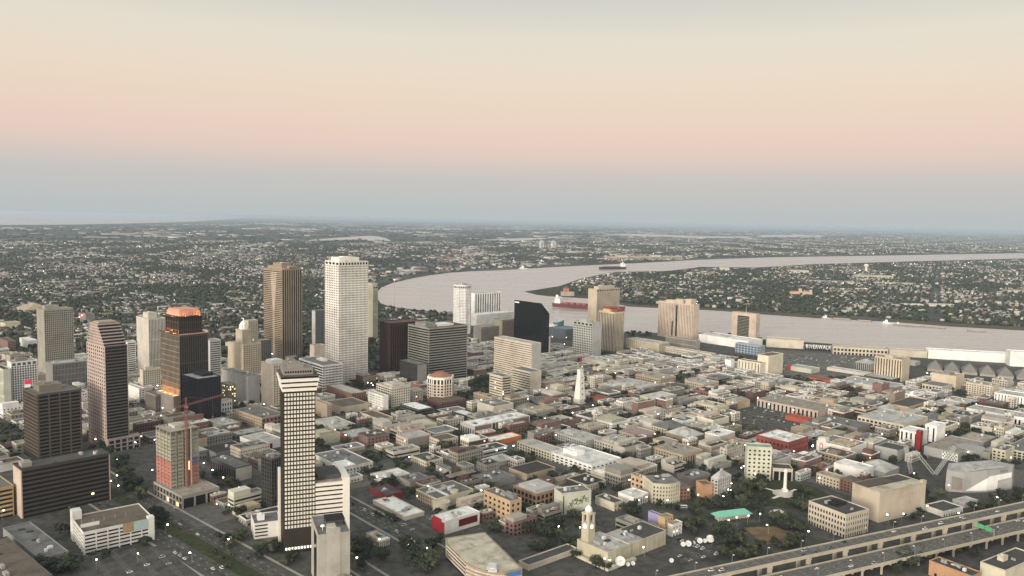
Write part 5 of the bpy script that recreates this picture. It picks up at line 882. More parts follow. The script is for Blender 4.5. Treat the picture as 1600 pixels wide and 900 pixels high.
def sp_tvhall(root, w2, w1, h, d, r):
    core_building(root, w2, w1, h, d, r)
    B2 = thing  # wing along the front
    L = 80.0; D = 30.0
    wm = wallm('yellowtan')
    m = MB(); m.box(w2 - .2, 1.0, 0, L, D, h - 1.2); m.build('front_wing', wm, root)
    b = Bld(root, w2, w1, h); m = MB(); b.parapet(m, h - .3, w2, 1.0, L, D, dh=1.0); m.build('wing_parapet', wallm('cream'), root)
    m = MB(); m.box(w2 + .5, 1.5, h - 1.2, L - .5, D - .5, h - .9); rf = m.build('wing_roof', roofm('paleroof'), root)
    m = MB(); m.box(L * .62, 1.6, h - .9, L - .6, D - .6, h - .6); m.build('dark_roof_field', roofm('darkgrey'), root)
    roof_units(rf, b, 8, h - .85, w2 + 2, 3, L - 3, D - 3, r)
    m = MB()
    for i in range(12): m.box(3 + i * 6.4, -.25, 0, 3.7 + i * 6.4, -.02, h - 2) if 3 + i * 6.4 < w2 else m.box(3 + i * 6.4, .75, 0, 3.7 + i * 6.4, .98, h - 2)
    m.build('pilaster', wm, root)
    m = MB(); m.box(-4, -5, 0, w2 * 1.1, -1, 2.4); m.box(-5, -5, 0, -2, w1, 2.4); m.build('low_wall', wallm('cream'), root)
    # clock tower with dome
    tx, ty = 6.0, w1 * .80; s = 4.2
    m = MB(); m.box(tx - s, ty - s, h - 1, tx + s, ty + s, h + 17); m.build('tower_shaft', wallm('yellowtan'), root)
    m = MB()
    for a in (-1, 1):
        for c in (-1, 1): m.box(tx + a * 3.2 - .8, ty + c * 3.2 - .8, h + 17, tx + a * 3.2 + .8, ty + c * 3.2 + .8, h + 24)
    m.box(tx - 1.6, ty - 1.6, h + 17, tx + 1.6, ty + 1.6, h + 24); m.box(tx - 4.4, ty - 4.4, h + 24, tx + 4.4, ty + 4.4, h + 25.2); m.cyl(tx, ty, h + 25.2, h + 27, 3.6, n=12)
    m.build('belfry', wallm('cream'), root)
    m = MB(); m.dome(tx, ty, h + 27, 3.4, 4.4); m.cyl(tx, ty, h + 31, h + 33, .4, n=6); m.build('dome', wallm('brightwhite'), root)
    ck = mat('clock_face', (1, .95, .82), emit=1.6)
    for k in range(2):
        m = MB(); n = 14
        pts = [(1.9 * math.cos(2 * math.pi * i / n), 1.9 * math.sin(2 * math.pi * i / n)) for i in range(n)]
        b0 = len(m.v)
        if k == 0: m.v += [(tx + p, ty - s - .15, h + 13.5 + q) for p, q in pts] + [(tx + p, ty - s, h + 13.5 + q) for p, q in pts]
        else: m.v += [(tx - s - .15, ty - p, h + 13.5 + q) for p, q in pts] + [(tx - s, ty - p, h + 13.5 + q) for p, q in pts]
        m.f += [tuple(range(n))] + [(i, i + n, (i + 1) % n + n, (i + 1) % n) for i in range(n)]; m.m += [0] * (n + 1)
        m.build('clock_face', ck, root)
def sp_banners(root, w2, w1, h, d, r):
    core_building(root, w2, w1, h, d, r)
    rm = mat('banner_red', (.5, .05, .05), .8, .1); wm = wallm('brightwhite')
    for f in (.14, .80):
        m = MB(); m.box(-.3, w1 * f, h * .42, -.05, w1 * f + 4.4, h * .82); m.build('banner_frame', rm, root)
        m = MB(); m.box(-.42, w1 * f + 1.0, h * .48, -.32, w1 * f + 3.4, h * .76); m.build('banner_field', wm, root)
    m = MB(); m.box(1, w1 - 12, h - 1, 10, w1 - 1, h + 4); m.build('stair_block', wallm('white'), root)
    m = MB()
    for i in range(4): m.box(6 + i * 8, 4, h - 1, 8 + i * 8, w1 - 14, h + .8)
    m.build('roof_fin', roofm('tanroof'), root)
def sp_beigehall(root, w2, w1, h, d, r):
    core_building(root, w2, w1, h, d, r)
    m = MB(); m.box(w2 - 5, -.4, h - 1, w2 + .3, 4, h + 2.5); m.build('corner_turret', wallm('sand'), root)
    m = MB(); m.box(1, 1, h - .9, w2 * .96, w1 * .45, h - .2); m.build('pale_roof_field', roofm('creamroof'), root)
    m = MB()
    for i in range(6): m.box(5 + i * (w2 - 10) / 5.5, -.22, 5, 5.5 + i * (w2 - 10) / 5.5, -.02, h - 4)
    m.build('joint_rib', wallm('sand'), root)
def sp_honey(root, w2, w1, h, d, r):
    core_building(root, w2, w1, h, d, r)
    dk = glassm('dark'); wh = wallm('brightwhite')
    m = MB(); m.box(-.4, 0, 0, -.05, w1 * .45, h * .85); m.build('honeycomb_screen', wh, root)
    for i in range(5):
        for j in range(4):
            m = MB(); y = 1 + i * 3.4 + 1.7 * (j % 2); z = 1 + j * 2.4; m.prism([(-.6, y), (-.42, y), (-.42, y + 1.8), (-.6, y + 1.8)], [(-.6, y + .4), (-.42, y + .4), (-.42, y + 1.4), (-.6, y + 1.4)], z, z + 1.7); m.build('honeycomb_opening', dk, root)
    m = MB(); m.cyl(w2 * .55, 2, 0, h - .5, 17, n=20); m.build('rounded_bay', wallm('greymetal'), root)
def sp_neon(root, w2, w1, h, d, r):
    core_building(root, w2, w1, h, d, r)
    nm = mat('neon_red', (1, .05, .05), emit=6); nw = mat('neon_white', (1, .9, .85), emit=6)
    for i in range(9):
        m = MB(); m.box(-1.2, w1 - 3 - i * 4.6, h * .4 + 1.6 * i, -.6, w1 - 1 - i * 4.6, h * .4 + 1.6 * i + 2.2); m.build('neon_tube', nw if i % 4 == 1 else nm, root)
def sp_aqua(root, w2, w1, h, d, r):
    m = MB(); n = 20; rr = 15
    lo = [(6 + rr * math.cos(2 * math.pi * i / n), 14 + rr * math.sin(2 * math.pi * i / n)) for i in range(n)]
    m.prism(lo, lo, 0, [h * .62 + h * .5 * ((p[0] + rr) / (2 * rr + 6)) for p in lo]); m.build('glass_drum', mat('teal_glass', (.06, .17, .17), .2, .2, spec=.5), root)
    m = MB(); m.prism(lo, [(6 + (a - 6) * .97, 14 + (b - 14) * .97) for a, b in lo], [h * .62 + h * .5 * ((p[0] + rr) / (2 * rr + 6)) + .02 for p in lo], [h * .62 + h * .5 * ((p[0] + rr) / (2 * rr + 6)) + .8 for p in lo]); m.build('roof', roofm('paleroof'), root)
    m = MB(); m.box(-18, 6, 0, -2, 34, 12); m.build('white_wing', wallm('brightwhite'), root)
def sp_curved(root, w2, w1, h, d, r):
    n = 10; f = [(w2 * i / n, -5.5 * math.sin(math.pi * i / n)) for i in range(n + 1)]; ring = f + [(w2, w1), (0, w1)]
    g = MB(); inn = [(min(max(a, .5), w2 - .5), b + .5 if b < w1 else b - .5) for a, b in ring]; g.prism(inn, inn, 0, h - .5); g.build('glazing', glassm('dark'), root)
    m = MB(); poly_lattice(m, ring, 0, h - 1.2, 4.2, 4.4, .58, .5); m.prism(ring, ring, h - 1.2, h); m.build('wall', wallm(d['wall']), root)
    m = MB(); inn2 = [(a * .96 + w2 * .02, b * .96 + .8) for a, b in ring]; m.prism(inn2, inn2, h, h + .25); o = m.build('roof', roofm('grey'), root)
    roof_units(o, None, 5, h + .25, 2, 2, w2 - 2, w1 - 2, r)
def sp_peaked(root, w2, w1, h, d, r):
    core_building(root, w2, w1, h, d, r, par=False)
    m = MB(); m.prism([(-.3, -.3), (w2 + .3, -.3), (w2 + .3, w1 + .3), (-.3, w1 + .3)], [(w2 * .42, w1 * .42), (w2 * .58, w1 * .42), (w2 * .58, w1 * .58), (w2 * .42, w1 * .58)], h - .9, h + 6); m.build('peaked_roof', roofm('palerf'), root)
    m = MB(); m.cyl(w2 / 2, w1 / 2, h + 6, h + 7.5, 1.6, n=10); m.build('roof_lantern', wallm('palegrey'), root)
def sp_flag(root, w2, w1, h, d, r):
    core_building(root, w2, w1, h, d, r)
    m = MB(); m.cyl(1.2, w1 - 2, h - 1, h + 11, .25, n=6); m.build('flag_pole', PALE_METAL, root)
    m = MB(); m.prism([(1.3, w1 - 2), (9, w1 - 5), (9, w1 - 4.8), (1.3, w1 - 1.8)], [(1.3, w1 - 2), (8, w1 - 5.6), (8, w1 - 5.4), (1.3, w1 - 1.8)], h + 4.5, h + 10.5); m.build('red_flag', mat('flag_red', (.55, .05, .10), .8, .2), root)
    m = MB(); m.prism([(1.3, w1 - 2), (7, w1 - 4.2), (7, w1 - 4.0), (1.3, w1 - 1.8)], [(1.3, w1 - 2), (8, w1 - 4.6), (8, w1 - 4.4), (1.3, w1 - 1.8)], h + .5, h + 4.4); m.build('white_flag', wallm('brightwhite'), root)
def sp_redend(root, w2, w1, h, d, r):
    core_building(root, w2, w1, h, d, r)
    m = MB(); m.box(-.3, w1 - 7, 0, 6, w1 + .3, h + 1.0); m.build('red_end', wallm('red'), root)
def sp_station(root, w2, w1, h, d, r):
    core_building(root, w2, w1, h, d, r)
    m = MB(); m.box(-.5, -4.2, h - 2.2, w2 + .5, -.2, h - .4); m.build('porch_roof', wallm('white'), root)
    for i in range(6):
        m = MB(); m.box(.2 + i * (w2 - 1) / 5, -4.0, 0, .9 + i * (w2 - 1) / 5, -3.3, h - 2.2); m.build('column', wallm('white'), root)
def sp_halfbands(root, w2, w1, h, d, r):
    core_building(root, w2, w1, h, d, r)
    for i in range(4):
        m = MB(); m.box(.9, -.16, 2.2 + i * 3.2, w2 * .5, -.02, 3.4 + i * 3.2); m.build('window_band', glassm('blackglass'), root)

for i, d in enumerate(BUILDINGS):
    root = place(d)
    x, y, th, w2, w1, h = d['p']
    r = random.Random(100 + i)
    sp = d.get('special')
    if sp: globals()['sp_' + sp](root, w2, w1, h, d, r)
    else: core_building(root, w2, w1, h, d, r)
# ------------------------------------------------------------------ ground, water, streets
def inside(x, y, poly):
    c = False; n = len(poly); j = n - 1
    for i in range(n):
        xi, yi = poly[i]; xj, yj = poly[j]
        if (yi > y) != (yj > y) and x < (xj - xi) * (y - yi) / (yj - yi) + xi: c = not c
        j = i
    return c
def sheet(name, pts, z, m, kind='structure'):
    me = bpy.data.meshes.new(name)
    a = sum(pts[i][0] * pts[(i + 1) % len(pts)][1] - pts[(i + 1) % len(pts)][0] * pts[i][1] for i in range(len(pts)))
    if a < 0: pts = pts[::-1]
    me.from_pydata([(p[0], p[1], z) for p in pts], [], [tuple(range(len(pts)))]); me.materials.append(m)
    return obj(name, me, None, kind)
def ground_mat(name, cols, scales, rough=.95, world=True, contrast=(.38, .62)):
    m = bpy.data.materials.new(name); m.use_nodes = True; t = m.node_tree; p = t.nodes['Principled BSDF']; p.inputs['Roughness'].default_value = rough; p.inputs['Specular IOR Level'].default_value = .1
    g = N(t, 'ShaderNodeNewGeometry'); last = None
    for i, (c, s) in enumerate(zip(cols[1:], scales)):
        n = N(t, 'ShaderNodeTexNoise'); n.inputs['Scale'].default_value = s; n.inputs['Detail'].default_value = 6; n.inputs['Roughness'].default_value = .6
        t.links.new(g.outputs['Position'], n.inputs['Vector'])
        r = N(t, 'ShaderNodeMapRange'); r.inputs['From Min'].default_value = contrast[0]; r.inputs['From Max'].default_value = contrast[1]
        t.links.new(n.outputs[0], r.inputs['Value'])
        mm = N(t, 'ShaderNodeMixRGB'); mm.inputs[2].default_value = c + (1,)
        if last is None: mm.inputs[1].default_value = cols[0] + (1,)
        else: t.links.new(last, mm.inputs[1])
        t.links.new(r.outputs[0], mm.inputs[0]); last = mm.outputs[0]
    t.links.new(last, p.inputs['Base Color'])
    return m
G_FAR = ground_mat('ground_far', [(.040, .046, .036), (.075, .078, .062), (.030, .036, .028), (.13, .125, .11)], [.0006, .003, .0013], contrast=(.44, .64))
BIG = 160000
sheet('ground', [(-BIG, -3000), (BIG, -3000), (BIG, BIG), (-BIG, BIG)], 0.0, G_FAR)
ASPHALT = ground_mat('asphalt', [(.086, .083, .078), (.125, .119, .109), (.058, .058, .053)], [.03, .12])
YARD = ground_mat('yard_ground', [(.060, .060, .050), (.034, .040, .026), (.10, .095, .085)], [.012, .05])
PAVE = ground_mat('pavement', [(.115, .11, .10), (.08, .078, .072), (.15, .145, .13)], [.03, .2])
GRASS = ground_mat('grass', [(.050, .060, .030), (.075, .078, .042), (.034, .042, .022)], [.02, .2])
DIRT = ground_mat('dirt', [(.19, .125, .075), (.25, .165, .10), (.11, .09, .05)], [.03, .12])
LEVEE = ground_mat('levee_ground', [(.085, .075, .05), (.07, .08, .04), (.13, .09, .07)], [.01, .06])
sheet('city_ground', [(-1300, 450), (900, 450), (1700, 1200), (1100, 1720), (620, 1960), (160, 2130), (-100, 2330), (-420, 2700), (-760, 2500), (-1500, 2000)], .04, ASPHALT)
sheet('district_ground', OUTLINES['quarter'], .08, YARD)
wm_ = bpy.data.materials.new('river_water'); wm_.use_nodes = True
t = wm_.node_tree; p = t.nodes['Principled BSDF']
p.inputs['Base Color'].default_value = (.58, .525, .49, 1); p.inputs['Roughness'].default_value = .30; p.inputs['IOR'].default_value = 1.33; p.inputs['Specular IOR Level'].default_value = .6
g = N(t, 'ShaderNodeNewGeometry'); mp = N(t, 'ShaderNodeMapping'); mp.inputs['Scale'].default_value = (1, 1, 1)
n1 = N(t, 'ShaderNodeTexNoise'); n1.inputs['Scale'].default_value = .05; n1.inputs['Detail'].default_value = 6; n1.inputs['Roughness'].default_value = .65
bp = N(t, 'ShaderNodeBump'); bp.inputs['Strength'].default_value = .5; bp.inputs['Distance'].default_value = 1.6
mp.inputs['Rotation'].default_value = (0, 0, R(16)); mp.inputs['Scale'].default_value = (.0016, .012, .01)
t.links.new(g.outputs['Position'], mp.inputs['Vector']); n2_ = N(t, 'ShaderNodeTexNoise'); n2_.inputs['Scale'].default_value = 1.0; n2_.inputs['Detail'].default_value = 7; n2_.inputs['Roughness'].default_value = .62
t.links.new(mp.outputs[0], n2_.inputs['Vector'])
cr_ = N(t, 'ShaderNodeMapRange'); cr_.inputs['From Min'].default_value = .35; cr_.inputs['From Max'].default_value = .65; cr_.inputs['To Min'].default_value = .80; cr_.inputs['To Max'].default_value = 1.12
sv_ = N(t, 'ShaderNodeVectorMath', operation='SCALE'); sv_.inputs[0].default_value = (.47, .42, .395); t.links.new(n2_.outputs[0], cr_.inputs['Value']); t.links.new(cr_.outputs[0], sv_.inputs['Scale']); t.links.new(sv_.outputs[0], p.inputs['Base Color'])
rr_ = N(t, 'ShaderNodeMapRange'); rr_.inputs['From Min'].default_value = .35; rr_.inputs['From Max'].default_value = .65; rr_.inputs['To Min'].default_value = .16; rr_.inputs['To Max'].default_value = .42; t.links.new(n2_.outputs[0], rr_.inputs['Value']); t.links.new(rr_.outputs[0], p.inputs['Roughness'])
t.links.new(g.outputs['Position'], n1.inputs['Vector']); t.links.new(n1.outputs[0], bp.inputs['Height']); t.links.new(bp.outputs[0], p.inputs['Normal'])
WATER = wm_
sheet('river', OUTLINES['river'], .14, WATER)
sheet('lake', OUTLINES['lake'], .5, WATER)
for k in ('lagoon1', 'lagoon2', 'lagoon3', 'lagoon4'): sheet('lagoon', OUTLINES[k], .5, WATER)
sheet('levee', OUTLINES['levee'], .6, LEVEE)
sheet('point_grass', OUTLINES['point_grass'], .5, GRASS)

def axis_pts(th, n0, n1, s0, s1):
    e2 = (math.cos(R(th)), math.sin(R(th))); e1 = (-e2[1], e2[0])
    return [(e2[0] * n + e1[0] * s, e2[1] * n + e1[1] * s) for n, s in ((n0, s0), (n1, s0), (n1, s1), (n0, s1))]
PAINT = mat('road_paint', (.55, .53, .47), .8, .25, .3)
KERB = mat('kerb_stone', (.30, .285, .25), .9, .25, .2)
def slab(name, pts, z0, z1, m, parent=None, kind='structure'):
    q = MB(); q.prism(pts, pts, z0, z1); return q.build(name, m, parent, kind if parent is None else None)
def strip_road(th, n0, n1, s0, s1, lanes, median=None):
    road = sheet('road', axis_pts(th, n0, n1, s0, s1), .10, ASPHALT)
    slab('kerb', axis_pts(th, n0 - 2.6, n0, s0, s1), 0, .16, KERB); slab('kerb', axis_pts(th, n1, n1 + 2.6, s0, s1), 0, .16, KERB)
    if median: slab('median', axis_pts(th, median[0], median[1], s0, s1), 0, .26, GRASS)
    q = MB()
    for ln in lanes:
        s = s0
        while s < s1:
            pp = axis_pts(th, ln - .12, ln + .12, s, s + 4); q.prism(pp, pp, .104, .112); s += 11
    q.build('lane_marking', PAINT, road)
strip_road(48, 307, 361, 520, 1180, (314, 321, 346, 353), (327, 341))
strip_road(41, 396, 418, 560, 1000, (402, 407, 412))
strip_road(41, 330, 346, 440, 660, (338,))
strip_road(131, 560, 576, -300, -40, (568,)) if False else None
def lot(name, pts, m=ASPHALT, lines=True, z=.20):
    return slab(name, pts, 0.0, z, m)
LOT_OLD = ground_mat('worn_asphalt', [(.14, .135, .125), (.19, .18, .165), (.095, .093, .086)], [.02, .08])
LOTS = {k: KEEPOUT[k] for k in ('riverlot', 'carlot', 'lotmid', 'dishlot', 'forecourt')}
for k, pts in LOTS.items():
    o = lot('parking_lot', pts, LOT_OLD if k == 'riverlot' else ASPHALT, z=.18)
    cx = sum(p[0] for p in pts) / len(pts); cyy = sum(p[1] for p in pts) / len(pts)
    q = MB()
    for a in range(-12, 13):
        for b in range(-20, 21):
            u, v = a * 15.0, b * 2.9; x = cx + math.cos(R(41)) * u - math.sin(R(41)) * v; y = cyy + math.sin(R(41)) * u + math.cos(R(41)) * v
            if inside(x, y, pts) and inside(x + 4, y + 4, pts):
                e = (math.cos(R(41)), math.sin(R(41))); q.prism([(x, y), (x + e[0] * 5, y + e[1] * 5), (x + e[0] * 5 - e[1] * .14, y + e[1] * 5 + e[0] * .14), (x - e[1] * .14, y + e[0] * .14)], [(x, y), (x + e[0] * 5, y + e[1] * 5), (x + e[0] * 5 - e[1] * .14, y + e[1] * 5 + e[0] * .14), (x - e[1] * .14, y + e[0] * .14)], .185, .19)
    if q.v: q.build('stall_marking', PAINT, o)
slab('park_lawn', KEEPOUT['parkcircle'], 0, .12, YARD)
slab('dirt_field', [(231, 764), (262, 769), (282, 744), (268, 725), (238, 724)], 0, .2, DIRT)
ring = [(305.3 + 48 * math.cos(i * math.pi / 24), 865.5 + 48 * math.sin(i * math.pi / 24)) for i in range(48)]
slab('circle_lawn', ring, 0, .3, GRASS)
r2 = [(305.3 + 62 * math.cos(i * math.pi / 24), 865.5 + 62 * math.sin(i * math.pi / 24)) for i in range(48)]
sheet('circle_road', r2, .22, ASPHALT)

# ------------------------------------------------------------------ elevated expressway (two decks)
EXD = R(25.5)
def ex(s, n): return (math.cos(EXD) * s - math.sin(EXD) * n, math.sin(EXD) * s + math.cos(EXD) * n)
CONC = mat('deck_concrete', (.47, .42, .33), .9, .2, .08, stain=.3)
DECK = ground_mat('deck_asphalt', [(.135, .130, .118), (.17, .163, .147), (.10, .097, .088)], [.03, .3])
def expressway(label, n0, n1, z, s0, s1, pier_s, lanes, single):
    root = thing('elevated_expressway', label, 'expressway', ex(s0, n0) + (0,))
    off = Vector(ex(s0, n0))
    def P4(a0, a1, b0, b1): return [(ex(s, n)[0] - off.x, ex(s, n)[1] - off.y) for s, n in ((a0, b0), (a1, b0), (a1, b1), (a0, b1))]
    q = MB(); pp = P4(s0, s1, n0, n1); q.prism(pp, pp, z - 1.6, z); q.build('deck', CONC, root)
    q = MB(); pp = P4(s0, s1, n0 + .5, n1 - .5); q.prism(pp, pp, z + .01, z + .05); q.build('roadway', DECK, root)
    for a, b in ((n0 - .25, n0 + .35), (n1 - .35, n1 + .25)):
        q = MB(); pp = P4(s0, s1, a, b); q.prism(pp, pp, z - 1.9, z + 1.0); q.build('barrier', CONC, root)
    q = MB()
    for ln in lanes:
        s = s0
        while s < s1: pp = P4(s, s + 3.5, n0 + ln - .1, n0 + ln + .1); q.prism(pp, pp, z + .055, z + .065); s += 11
    for ln in (1.3, n1 - n0 - 1.3): pp = P4(s0, s1, n0 + ln - .1, n0 + ln + .1); q.prism(pp, pp, z + .055, z + .065)
    q.build('lane_marking', PAINT, root)
    q = MB()
    for s in pier_s: pp = P4(s - .22, s + .22, n0 + .6, n1 - .6); q.prism(pp, pp, z + .053, z + .075)
    q.build('expansion_joint', DARK_METAL, root, 'stuff')
    for s in pier_s:
        q = MB()
        if single:
            pp = P4(s - 1.3, s + 1.3, n0 - .9, n0 + 2.2); q.prism(pp, pp, 0, z - 1.9)
            pp = P4(s - 1.3, s + 1.3, n1 - 3, n1 - .5); q.prism(pp, pp, 0, z - 1.9)
            pp = P4(s - 1.5, s + 1.5, n0 - 1.4, n1 - .2); q.prism(pp, pp, z - 3.4, z - 1.62)
        else:
            for a in (n0 + .6, (n0 + n1) / 2, n1 - 2): pp = P4(s - .7, s + .7, a, a + 1.4); q.prism(pp, pp, 0, z - 2.8)
            pp = P4(s - .9, s + .9, n0 - .2, n1 - .4); q.prism(pp, pp, z - 2.9, z - 1.62)
        q.build('pier', CONC, root)
expressway('upper elevated expressway deck with tan concrete edge, farther of two', 485.0, 498.6, 17.0, 230, 1150, [s for s in range(300, 1120, 43)], (4.2, 7.8, 11), True)
expressway('lower and wider elevated expressway deck with more traffic, nearer of two', 460.5, 481.5, 10.0, 330, 1150, [s for s in range(345, 1120, 23)], (4.4, 8.2, 12, 15.8), False)

# ------------------------------------------------------------------ single structures
def poly_building(name, label, short, pts, h, wall, roof, cat='building'):
    cx = sum(p[0] for p in pts) / len(pts); cyy = sum(p[1] for p in pts) / len(pts)
    root = thing(name, label, cat, (cx, cyy, 0)); LANDMARKS.append((cx, cyy, 25, short))
    return root, [(p[0] - cx, p[1] - cyy) for p in pts]
# curved wedge building at the bottom edge
W0 = [(-54.5, 689.4), (-52.9, 676.8), (-33.4, 638.5), (-26, 631), (-18, 626.0), (-9.5, 622.6), (-1.4, 621.9), (12.8, 630.8), (-20.2, 704.3)]
root, rg = poly_building('wedge_building', 'wedge-shaped tan building with wide curved front and pale roof', 'wedge-shaped tan building', W0, 14, 'peach', 'concroof')
q = MB(); inn = [(a * .97, b * .985) for a, b in rg]; q.prism(inn, inn, 0, 13); q.build('glazing', glassm('dark'), root)
for k in range(4):
    q = MB(); z = 1.2 + k * 3.1; q.prism(rg, rg, z + 1.5, z + 3.1 - .01); q.build('white_band', wallm('peachcream'), root)
q = MB()
for i in range(2, 7):
    a, b = rg[i], rg[i + 1]; q.prism([a, b, (b[0] * .99, b[1] * .99), (a[0] * .99, a[1] * .99)], [(a[0], a[1]), b, (b[0] * .99, b[1] * .99), (a[0] * .99, a[1] * .99)], 0, 13.2)
big = [(a * 1.012, b * 1.012) for a, b in rg]
q.build('curved_front', wallm('peach'), root)
q = MB(); q.prism(big, big, 13.55, 14.2); q.build('roof', roofm('tanroof'), root)
q = MB(); sm = [(a * .93, b * .95) for a, b in rg]; q.prism(sm, sm, 14.21, 14.5); q.build('roof_field', roofm('creamroof'), root)
q = MB(); q.box(8, -28, 14.5, 15, -14, 16.6); q.box(6.5, -24, 14.5, 8, -18, 15.6); q.box(9, -26, 16.6, 14, -16, 17.2); q.build('rooftop_unit', PALE_METAL, root)
a, b = rg[6], rg[7]; q = MB(); dx, dy = b[0] - a[0], b[1] - a[1]; nrm = Vector((dy, -dx)).normalized()
q.prism([(a[0] + nrm.x * .4 + dx * .1, a[1] + nrm.y * .4 + dy * .1), (a[0] + dx * .9 + nrm.x * .4, a[1] + dy * .9 + nrm.y * .4), (a[0] + dx * .9 + nrm.x * .05, a[1] + dy * .9 + nrm.y * .05), (a[0] + dx * .1 + nrm.x * .05, a[1] + dy * .1 + nrm.y * .05)], [(a[0] + nrm.x * .4 + dx * .1, a[1] + nrm.y * .4 + dy * .1), (a[0] + dx * .9 + nrm.x * .4, a[1] + dy * .9 + nrm.y * .4), (a[0] + dx * .9 + nrm.x * .05, a[1] + dy * .9 + nrm.y * .05), (a[0] + dx * .1 + nrm.x * .05, a[1] + dy * .1 + nrm.y * .05)], 9.5, 13)
q.build('blue_sign', mat('sign_blue', (.10, .22, .48), .6, .15), root)

# grey sculpted museum pavilion
PV = [(493, 886), (511, 882), (539, 885), (576, 898), (588, 914), (566, 924), (507, 908)]
root, rg = poly_building('museum_pavilion', 'grey faceted windowless museum pavilion with white angular panels', 'grey faceted museum pavilion', PV, 31, 'greymetal', 'paleroof', 'museum')
top = [(a * .98, b * .98) for a, b in rg]
q = MB(); q.prism(rg, top, 0, [24, 23, 26, 25, 24, 26, 26]); q.build('wall', wallm('greymetal'), root)
q = MB(); zz = [24, 23, 26, 25, 24, 26, 26]; q.prism([(a * .9, b * .9) for a, b in top], [(a * .6, b * .6) for a, b in top], [z + .05 for z in zz], [z + 1.5 for z in zz]); q.build('roof', roofm('paleroof'), root)
def facet(i, quad, nm, m, off=.3):
    a, b = Vector(rg[i]), Vector(rg[i + 1]); e = b - a; n_ = Vector((e.y, -e.x)).normalized()
    f = MB(); k = len(quad); pts = [a + e * u for u, w in quad]
    f.v += [(p_.x + n_.x * off, p_.y + n_.y * off, w) for p_, (u, w) in zip(pts, quad)] + [(p_.x + n_.x * .02, p_.y + n_.y * .02, w) for p_, (u, w) in zip(pts, quad)]
    f.f += [tuple(range(k))] + [(j, j + k, (j + 1) % k + k, (j + 1) % k) for j in range(k)]; f.m += [0] * (k + 1)
    f.build(nm, m, root)
WP = wallm('brightwhite')
facet(1, [(.1, 2), (1, 2), (1, 16), (.55, 9)], 'white_panel', WP); facet(2, [(0, 2), (.42, 2), (.42, 12), (.95, 14), (.95, 20), (.1, 18), (0, 15)], 'white_panel', WP)
facet(2, [(.45, 2), (.97, 2), (.97, 13), (.45, 10.5)], 'grey_panel', wallm('palegrey'), .45); facet(2, [(.5, 20.8), (.8, 21), (.8, 24), (.5, 24)], 'recess_panel', wallm('khaki'), .2)
facet(0, [(.35, 3), (.95, 3), (.95, 16), (.35, 18)], 'recess_panel', wallm('greybrown'), .2)

# canopy frame: three leaning lattice legs
root = thing('canopy_frame', 'white steel lattice legs of the museum canopy between pavilion and theatre', 'steel frame', (500, 946, 0))
LANDMARKS.append((500, 946, 15, 'white canopy legs'))
def truss(p, q_, w, nm):
    m = MB(); p = Vector(p); q_ = Vector(q_); d_ = (q_ - p); L = d_.length; d_.normalize(); s = d_.cross(Vector((0, 1, 0))).normalized() * w / 2
    t_ = Vector((0, w / 2, 0)); cs = [s + t_, -s + t_, -s - t_, s - t_]
    for c in cs: m.beam(p + c, q_ + c, .38)
    n = int(L / w)
    for i in range(n):
        for k in range(4): m.beam(p + d_ * (L * i / n) + cs[k], p + d_ * (L * (i + 1) / n) + cs[(k + 1) % 4], .22)
    m.build(nm, wallm('palegrey'), root)
truss((-15, 0, 0), (-22, 4, 33), 3, 'lattice_leg'); truss((13, 0, 0), (-9, 6, 27), 3, 'lattice_leg'); truss((13, 0, 0), (42, 12, 32), 3, 'lattice_leg')

# monument column
root = thing('monument_column', 'tall white stone column on stepped mound in the round park', 'monument', (305.3, 865.5, 0)); LANDMARKS.append((305, 865, 10, 'white monument column'))
st = wallm('creamwhite')
q = MB()
for k in range(5): q.cyl(0, 0, .3 + k * .55, .85 + k * .55, 13 - k * 1.8, n=24)
q.build('stepped_mound', wallm('offwhite'), root)
for k in range(4):
    q = MB(); q.prism([(-1.6, 8), (1.6, 8), (1.6, 24), (-1.6, 24)], [(-1.6, 8), (1.6, 8), (1.6, 24), (-1.6, 24)], .2, .5); o = q.build('walkway', st, root); o.rotation_euler = (0, 0, R(41) + k * math.pi / 2)
q = MB(); q.box(-2.6, -2.6, 3.0, 2.6, 2.6, 6); q.build('pedestal', st, root)
q = MB(); q.cyl(0, 0, 6, 25, 1.9, 1.55, 16); q.cyl(0, 0, 25, 26.2, 2.4, 2.6, 16); q.cyl(0, 0, 26.2, 28.5, 1.6, 1.3, 12); q.build('shaft', st, root)

# teal hip-roofed pavilion
root = thing('park_pavilion', 'long low pavilion with bright teal green hip roof in the park', 'pavilion', (209.5, 778, 0), R(19)); LANDMARKS.append((228, 790, 18, 'teal-roofed park pavilion'))
q = MB(); q.box(2, 2, 0, 37, 9, 4.6); q.build('wall', wallm('cream'), root)
for k in range(8):
    q = MB(); q.box(1 + k * 5, .6, 0, 1.7 + k * 5, 1.3, 4.6); q.build('column', wallm('cream'), root)
q = MB(); hip_roof(q, 0, 0, 39, 11, 4.65, 4.2, 1.2); q.build('roof', mat('teal_roof', (.17, .44, .34), .7, .2, .2), root)
